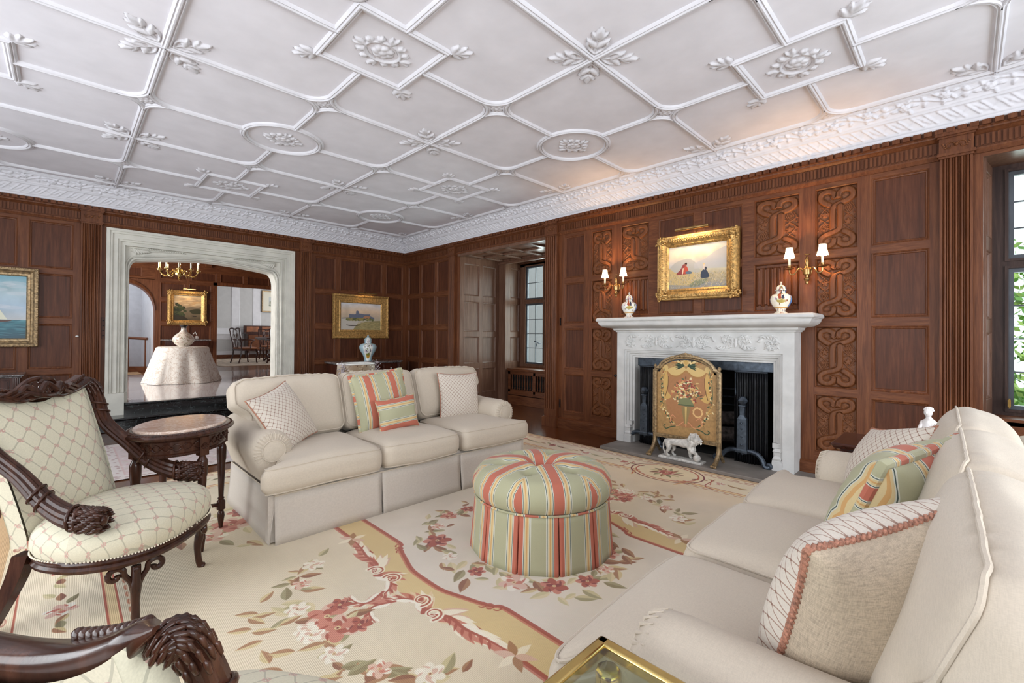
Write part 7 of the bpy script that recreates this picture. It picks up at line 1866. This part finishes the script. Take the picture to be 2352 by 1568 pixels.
vc.poly([(0, .37), (1, .37), (1, .43), (0, .43)], (24, 24, 30)); [vc.leaf(x/14, .385, -1.57, .05, .03, (24, 24, 30)) for x in range(15)]
hv = empty('round_bottle_vase', (1.50, 9.78, HZ+.624), 0, 'round cream floral vase with a black neck on the hall table', 'vase')
uvlathe([(.07, 0), (.075, .01), (.12, .04), (.155, .09), (.162, .13), (.15, .17), (.115, .21), (.07, .245), (.045, .275), (.038, .30), (.038, .345), (.055, .365), (.078, .385)], 32, .45, 1).build('vase_body', image_mat('cream_vase_glaze', vc.image('vase_paint_c'), .2, coat=.4), hv, smooth=80)
b = MB(); b.sphere((.19, -.02, .16), .032, .028, .032, n=12, m=8); b.tube([(.14, 0, .22), (.17, -.01, .26), (.19, -.01, .21)], .007, 6); b.build('applied_flower', M['porc'], hv)
cn = empty('console_table', (1.84, 11.70, HZ), 0, 'dark marble-topped console against the hall wall behind the draped table', 'console table')
b = MB(); b.box(-.42, .42, -.16, .16, .70, .73); b.build('top', M['marbleg'], cn, bevel=.004)
b = MB(); b.box(-.38, .38, -.13, .14, .60, .70); b.build('frieze', M['mahog'], cn)
for x in (-.35, .35):
    for y in (-.1, .1): b = MB(); b.tube([(x, y, .6), (x, y, 0)], [.022, .014], 8); b.build('leg', M['mahog'], cn)
c = Cv(.52, .56, 700, (150, 130, 110)); rg = random.Random(8)
grad(c, [(0, (84, 72, 52)), (.25, (120, 104, 80)), (.42, (130, 114, 90)), (.52, (160, 140, 112)), (.7, (196, 162, 116)), (.85, (206, 178, 134)), (1, (150, 140, 120))])
for k in range(30): c.ell(rg.uniform(0, .52), rg.uniform(.34, .54), rg.uniform(.05, .1), rg.uniform(.012, .03), .1, rg.choice([(226, 206, 166), (140, 124, 104), (170, 150, 120)]), .45)
c.poly(cr([(.2, .26), (.32, .30), (.45, .29), (.52, .31), (.52, .2), (.2, .2)], 5, True), (120, 106, 84)); c.poly(cr([(.30, .22), (.42, .26), (.52, .24), (.52, .16), (.36, .15)], 5, True), (64, 62, 42))
for k in range(90): c.ell(rg.gauss(.09, .055), rg.gauss(.21, .07), .03, .025, 0, rg.choice([(60, 66, 40), (46, 50, 32), (74, 78, 46)]), .9)
c.poly([(0, 0), (0, .12), (.2, .1), (.26, .04), (.3, 0)], (56, 48, 34)); c.poly([(.34, .11), (.44, .11), (.42, .09), (.36, .09)], (40, 34, 28))
frame_obj('gilt_river_painting', lambda u, v, w: (u, -w, v), (1.885, 11.89, 1.70), .70, .74, .095, c, 'gilt framed river landscape on the hall wall above the draped table', 'ornate', M['gold'], 'river_landscape_painting', .05)
picture_light(lambda u, v, w: (u, -w, v), (1.90, 11.9, 2.10), .22, 'small brass picture light over the hall river painting')
l = area('picture_lamp', (1.90, 11.76, 2.10), (R_(15), 0, 0), .22, .04, 3, (1, .66, .36))
# chandelier
cd = empty('brass_chandelier', (1.40, 9.6, 2.06), 0, 'brass chandelier with lit candle bulbs in the hall', 'chandelier')
b = MB(); b.lathe([(.003, .0), (.012, .015), (.006, .03), (.02, .045), (.012, .06), (.035, .085), (.06, .10), (.065, .125), (.045, .145), (.03, .16), (.045, .18), (.03, .2), (.014, .22), (.018, .26), (.012, .29), (.025, .32), (.012, .34), (.006, .36), (.006, 1.02)], n=16); b.build('stem', M['brass'], cd)
for k in range(10):
    a = 2*pi*k/10+.15; ca, sa = cos(a), sin(a); RR = .285
    b = MB(); b.tube([(r_*ca, r_*sa, z) for r_, z in cr([(.04, .14), (.08, .175), (.12, .15), (.15, .10), (.20, .075), (.25, .10), (RR, .165)], 6)], .0065, 7); ar = b.build('arm', M['brass'], cd)
    b = MB(); b.lathe([(.008, .16), (.034, .172), (.036, .177), (.012, .176), (.014, .19), (.013, .205)], (RR*ca, RR*sa, 0), 14); b.build('drip_pan', M['brass'], ar)
    b = MB(); b.lathe([(.013, .2), (.013, .295)], (RR*ca, RR*sa, 0), 10); b.build('candle', M['candle'], ar)
    if k % 2 == 0: b = MB(); b.lathe([(.005, .295), (.013, .31), (.010, .33), (.001, .355)], (RR*ca, RR*sa, 0), 10); b.build('bulb', M['flame'], ar)
for k in range(3): a = 2*pi*k/3; point('chandelier_bulb', (1.40+.20*cos(a), 9.6+.20*sin(a), 2.42), 4, (1, .72, .45), .03)
# ============================================================= DINING ROOM FURNITURE
dr = Cv(2, 2, 10, (1, 1, 1))
b = MB(); b.box(2.9, 7.0, 13.6, 17.6, HZ, HZ+.008); o = b.build('dining_rug', plain('dining_rug_wool', (176, 160, 142), .9, var=.25, scale=7)); tag(o, 'pale rug under the dining table in the far room', 'rug')
def dchair(arms, label):
    r = empty('dining_chair', (0, 0, 0), 0, label, 'chair', 'dining chairs'); g = M['mahog']
    b = MB(); rbox(b, .25, .22, .035, .03, 5, lambda x, y, z: (x*(1+.12*(y/.22)), y, z+.43)); b.hasuv = False; b.build('seat', M['leather'], r)
    b = MB(); b.box(-.25, .25, -.22, .22, .36, .41); b.build('seat_rail', g, r, bevel=.005)
    for s in (-1, 1):
        b = MB(); b.tube(cr([(s*.23, .20, .40), (s*.25, .235, .30), (s*.23, .22, .15), (s*.23, .23, .03), (s*.24, .25, .02)], 4), [.035]*4+[.028]*4+[.018]*4+[.022]*5, 8); b.build('leg', g, r)
        b = MB(); b.tube(cr([(s*.21, -.20, .40), (s*.21, -.22, .2), (s*.21, -.28, .0)], 4), .018, 6); b.build('leg', g, r)
        b = MB(); b.tube(cr([(s*.21, -.20, .38), (s*.225, -.22, .6), (s*.245, -.26, .8), (s*.25, -.29, .98)], 4), [.02]*9+[.018]*4, 6); b.build('stile', g, r)
        if arms: b = MB(); b.tube(cr([(s*.24, -.24, .68), (s*.31, -.05, .68), (s*.30, .10, .665), (s*.27, .13, .66)], 4), .016, 6); b.tube(cr([(s*.30, .10, .66), (s*.25, .05, .56), (s*.28, .02, .42)], 4), .014, 6); b.build('arm', g, r)
    b = MB(); b.tube(cr([(-.26, -.29, .985), (-.15, -.285, 1.01), (0, -.285, .985), (.15, -.285, 1.01), (.26, -.29, .985)], 4), .020, 6); b.build('top_rail', g, r)
    b = MB()
    for s in (-1, 1):
        for q in (.02, .06): b.tube(cr([(s*q*.8, -.215, .42), (s*(q+.03), -.23, .6), (s*q, -.25, .72), (s*(q+.05), -.27, .88), (s*q, -.285, .98)], 4), .008, 5)
    b.build('splat', g, r); return r
d1 = dchair(True, 'mahogany dining armchair at the left end of the dining table'); d1.location = (3.75, 14.9, HZ+.008); d1.rotation_euler = (0, 0, R_(-75))
d2 = copy_tree(d1); d2['label'] = 'mahogany dining chair seen partly behind the right jamb of the portal'; d2.location = (4.42, 14.15, HZ+.008); d2.rotation_euler = (0, 0, R_(-8))
d3 = copy_tree(d1); d3['label'] = 'mahogany dining chair on the far side of the dining table'; d3.location = (4.9, 16.55, HZ+.008); d3.rotation_euler = (0, 0, R_(180))
dt = empty('dining_table', (5.4, 15.35, HZ+.008), 0, 'dark mahogany dining table in the far room', 'table')
b = MB(); b.box(-1.1, 1.1, -.62, .62, .70, .74); b.box(-1.05, 1.05, -.57, .57, .66, .70); b.build('top', M['mahog'], dt, bevel=.01)
for x in (-.6, .6): b = MB(); b.lathe([(.05, .12), (.08, .2), (.05, .3), (.07, .45), (.04, .66)], (x, 0, 0), 12); [b.tube(cr([(x, 0, .16), (x+.25*cos(a), .25*sin(a), .12), (x+.42*cos(a), .42*sin(a), .02)], 4), .03, 6) for a in (R_(35), R_(145), R_(215), R_(325))]; b.build('pedestal', M['mahog'], dt)
sb = empty('sideboard', (5.3, 17.95, HZ), 0, 'dark carved sideboard against the far dining room wall', 'sideboard')
b = MB(); b.box(-.8, .8, -.22, .22, .86, .90); b.build('top', M['mahog'], sb); b = MB(); b.box(-.75, .75, -.2, .2, .25, .86); b.build('carcass', M['mahog'], sb); b = MB(); b.box(-.78, .78, .12, .2, .9, 1.15)
b.build('gallery', M['mahog'], sb)
for i, x in enumerate((-.5, 0, .5)):
    b = MB(); b.box(x-.22, x+.22, -.225, -.2, .3, .82); d_ = b.build('door', M['oakh'], sb, bevel=.01)
    b = MB(); b.box(x-.2, x+.2, .10, .12, .93, 1.12); b.build('gallery_panel', M['leather'], sb)
for x in (-.7, .7):
    for y in (-.17, .17): b = MB(); b.box(x-.03, x+.03, y-.03, y+.03, 0, .25); b.build('leg', M['mahog'], sb)
cp = empty('flower_centrepiece', (4.95, 15.3, HZ+.748), 0, 'white flowers in a low bowl on the dining table', 'flowers')
b = MB(); b.lathe([(.04, 0), (.10, .04), (.12, .09)], n=14); b.build('bowl', M['porc'], cp)
b = MB(); rg = random.Random(2)
for k in range(22): b.sphere((rg.gauss(0, .1), rg.gauss(0, .1), .14+rg.uniform(0, .16)), .032, n=7, m=5)
b.build('blossoms', M['porc'], cp)
b = MB()
for k in range(60): p = Vector((rg.gauss(0, .12), rg.gauss(0, .12), .1+rg.uniform(0, .24))); d = Vector((rg.uniform(-1, 1), rg.uniform(-1, 1), rg.uniform(-.3, 1))).normalized(); e = d.orthogonal().normalized()*.015; b.add([p-e, p+d*.04, p+e, p-d*.03], [(0, 1, 2, 3)])
b.build('leaves', leafm[0], cp, smooth=0)
c = Cv(.9, .55, 300, (226, 222, 204)); c.poly([(.16, .14), (.74, .14), (.74, .41), (.16, .41)], (196, 200, 196)); rg = random.Random(3)
for k in range(120): c.ell(rg.uniform(.18, .72), rg.uniform(.15, .28), .03, .012, 0, rg.choice([(120, 128, 110), (150, 154, 136), (176, 172, 150)]), .8)
frame_obj('framed_print', lambda u, v, w: (u, -w, v), (5.72, 18.28, 2.35), 1.15, .80, .05, c, 'pale framed print on the dining room wall', 'simple', M['golddk'], 'pale_print', .04)
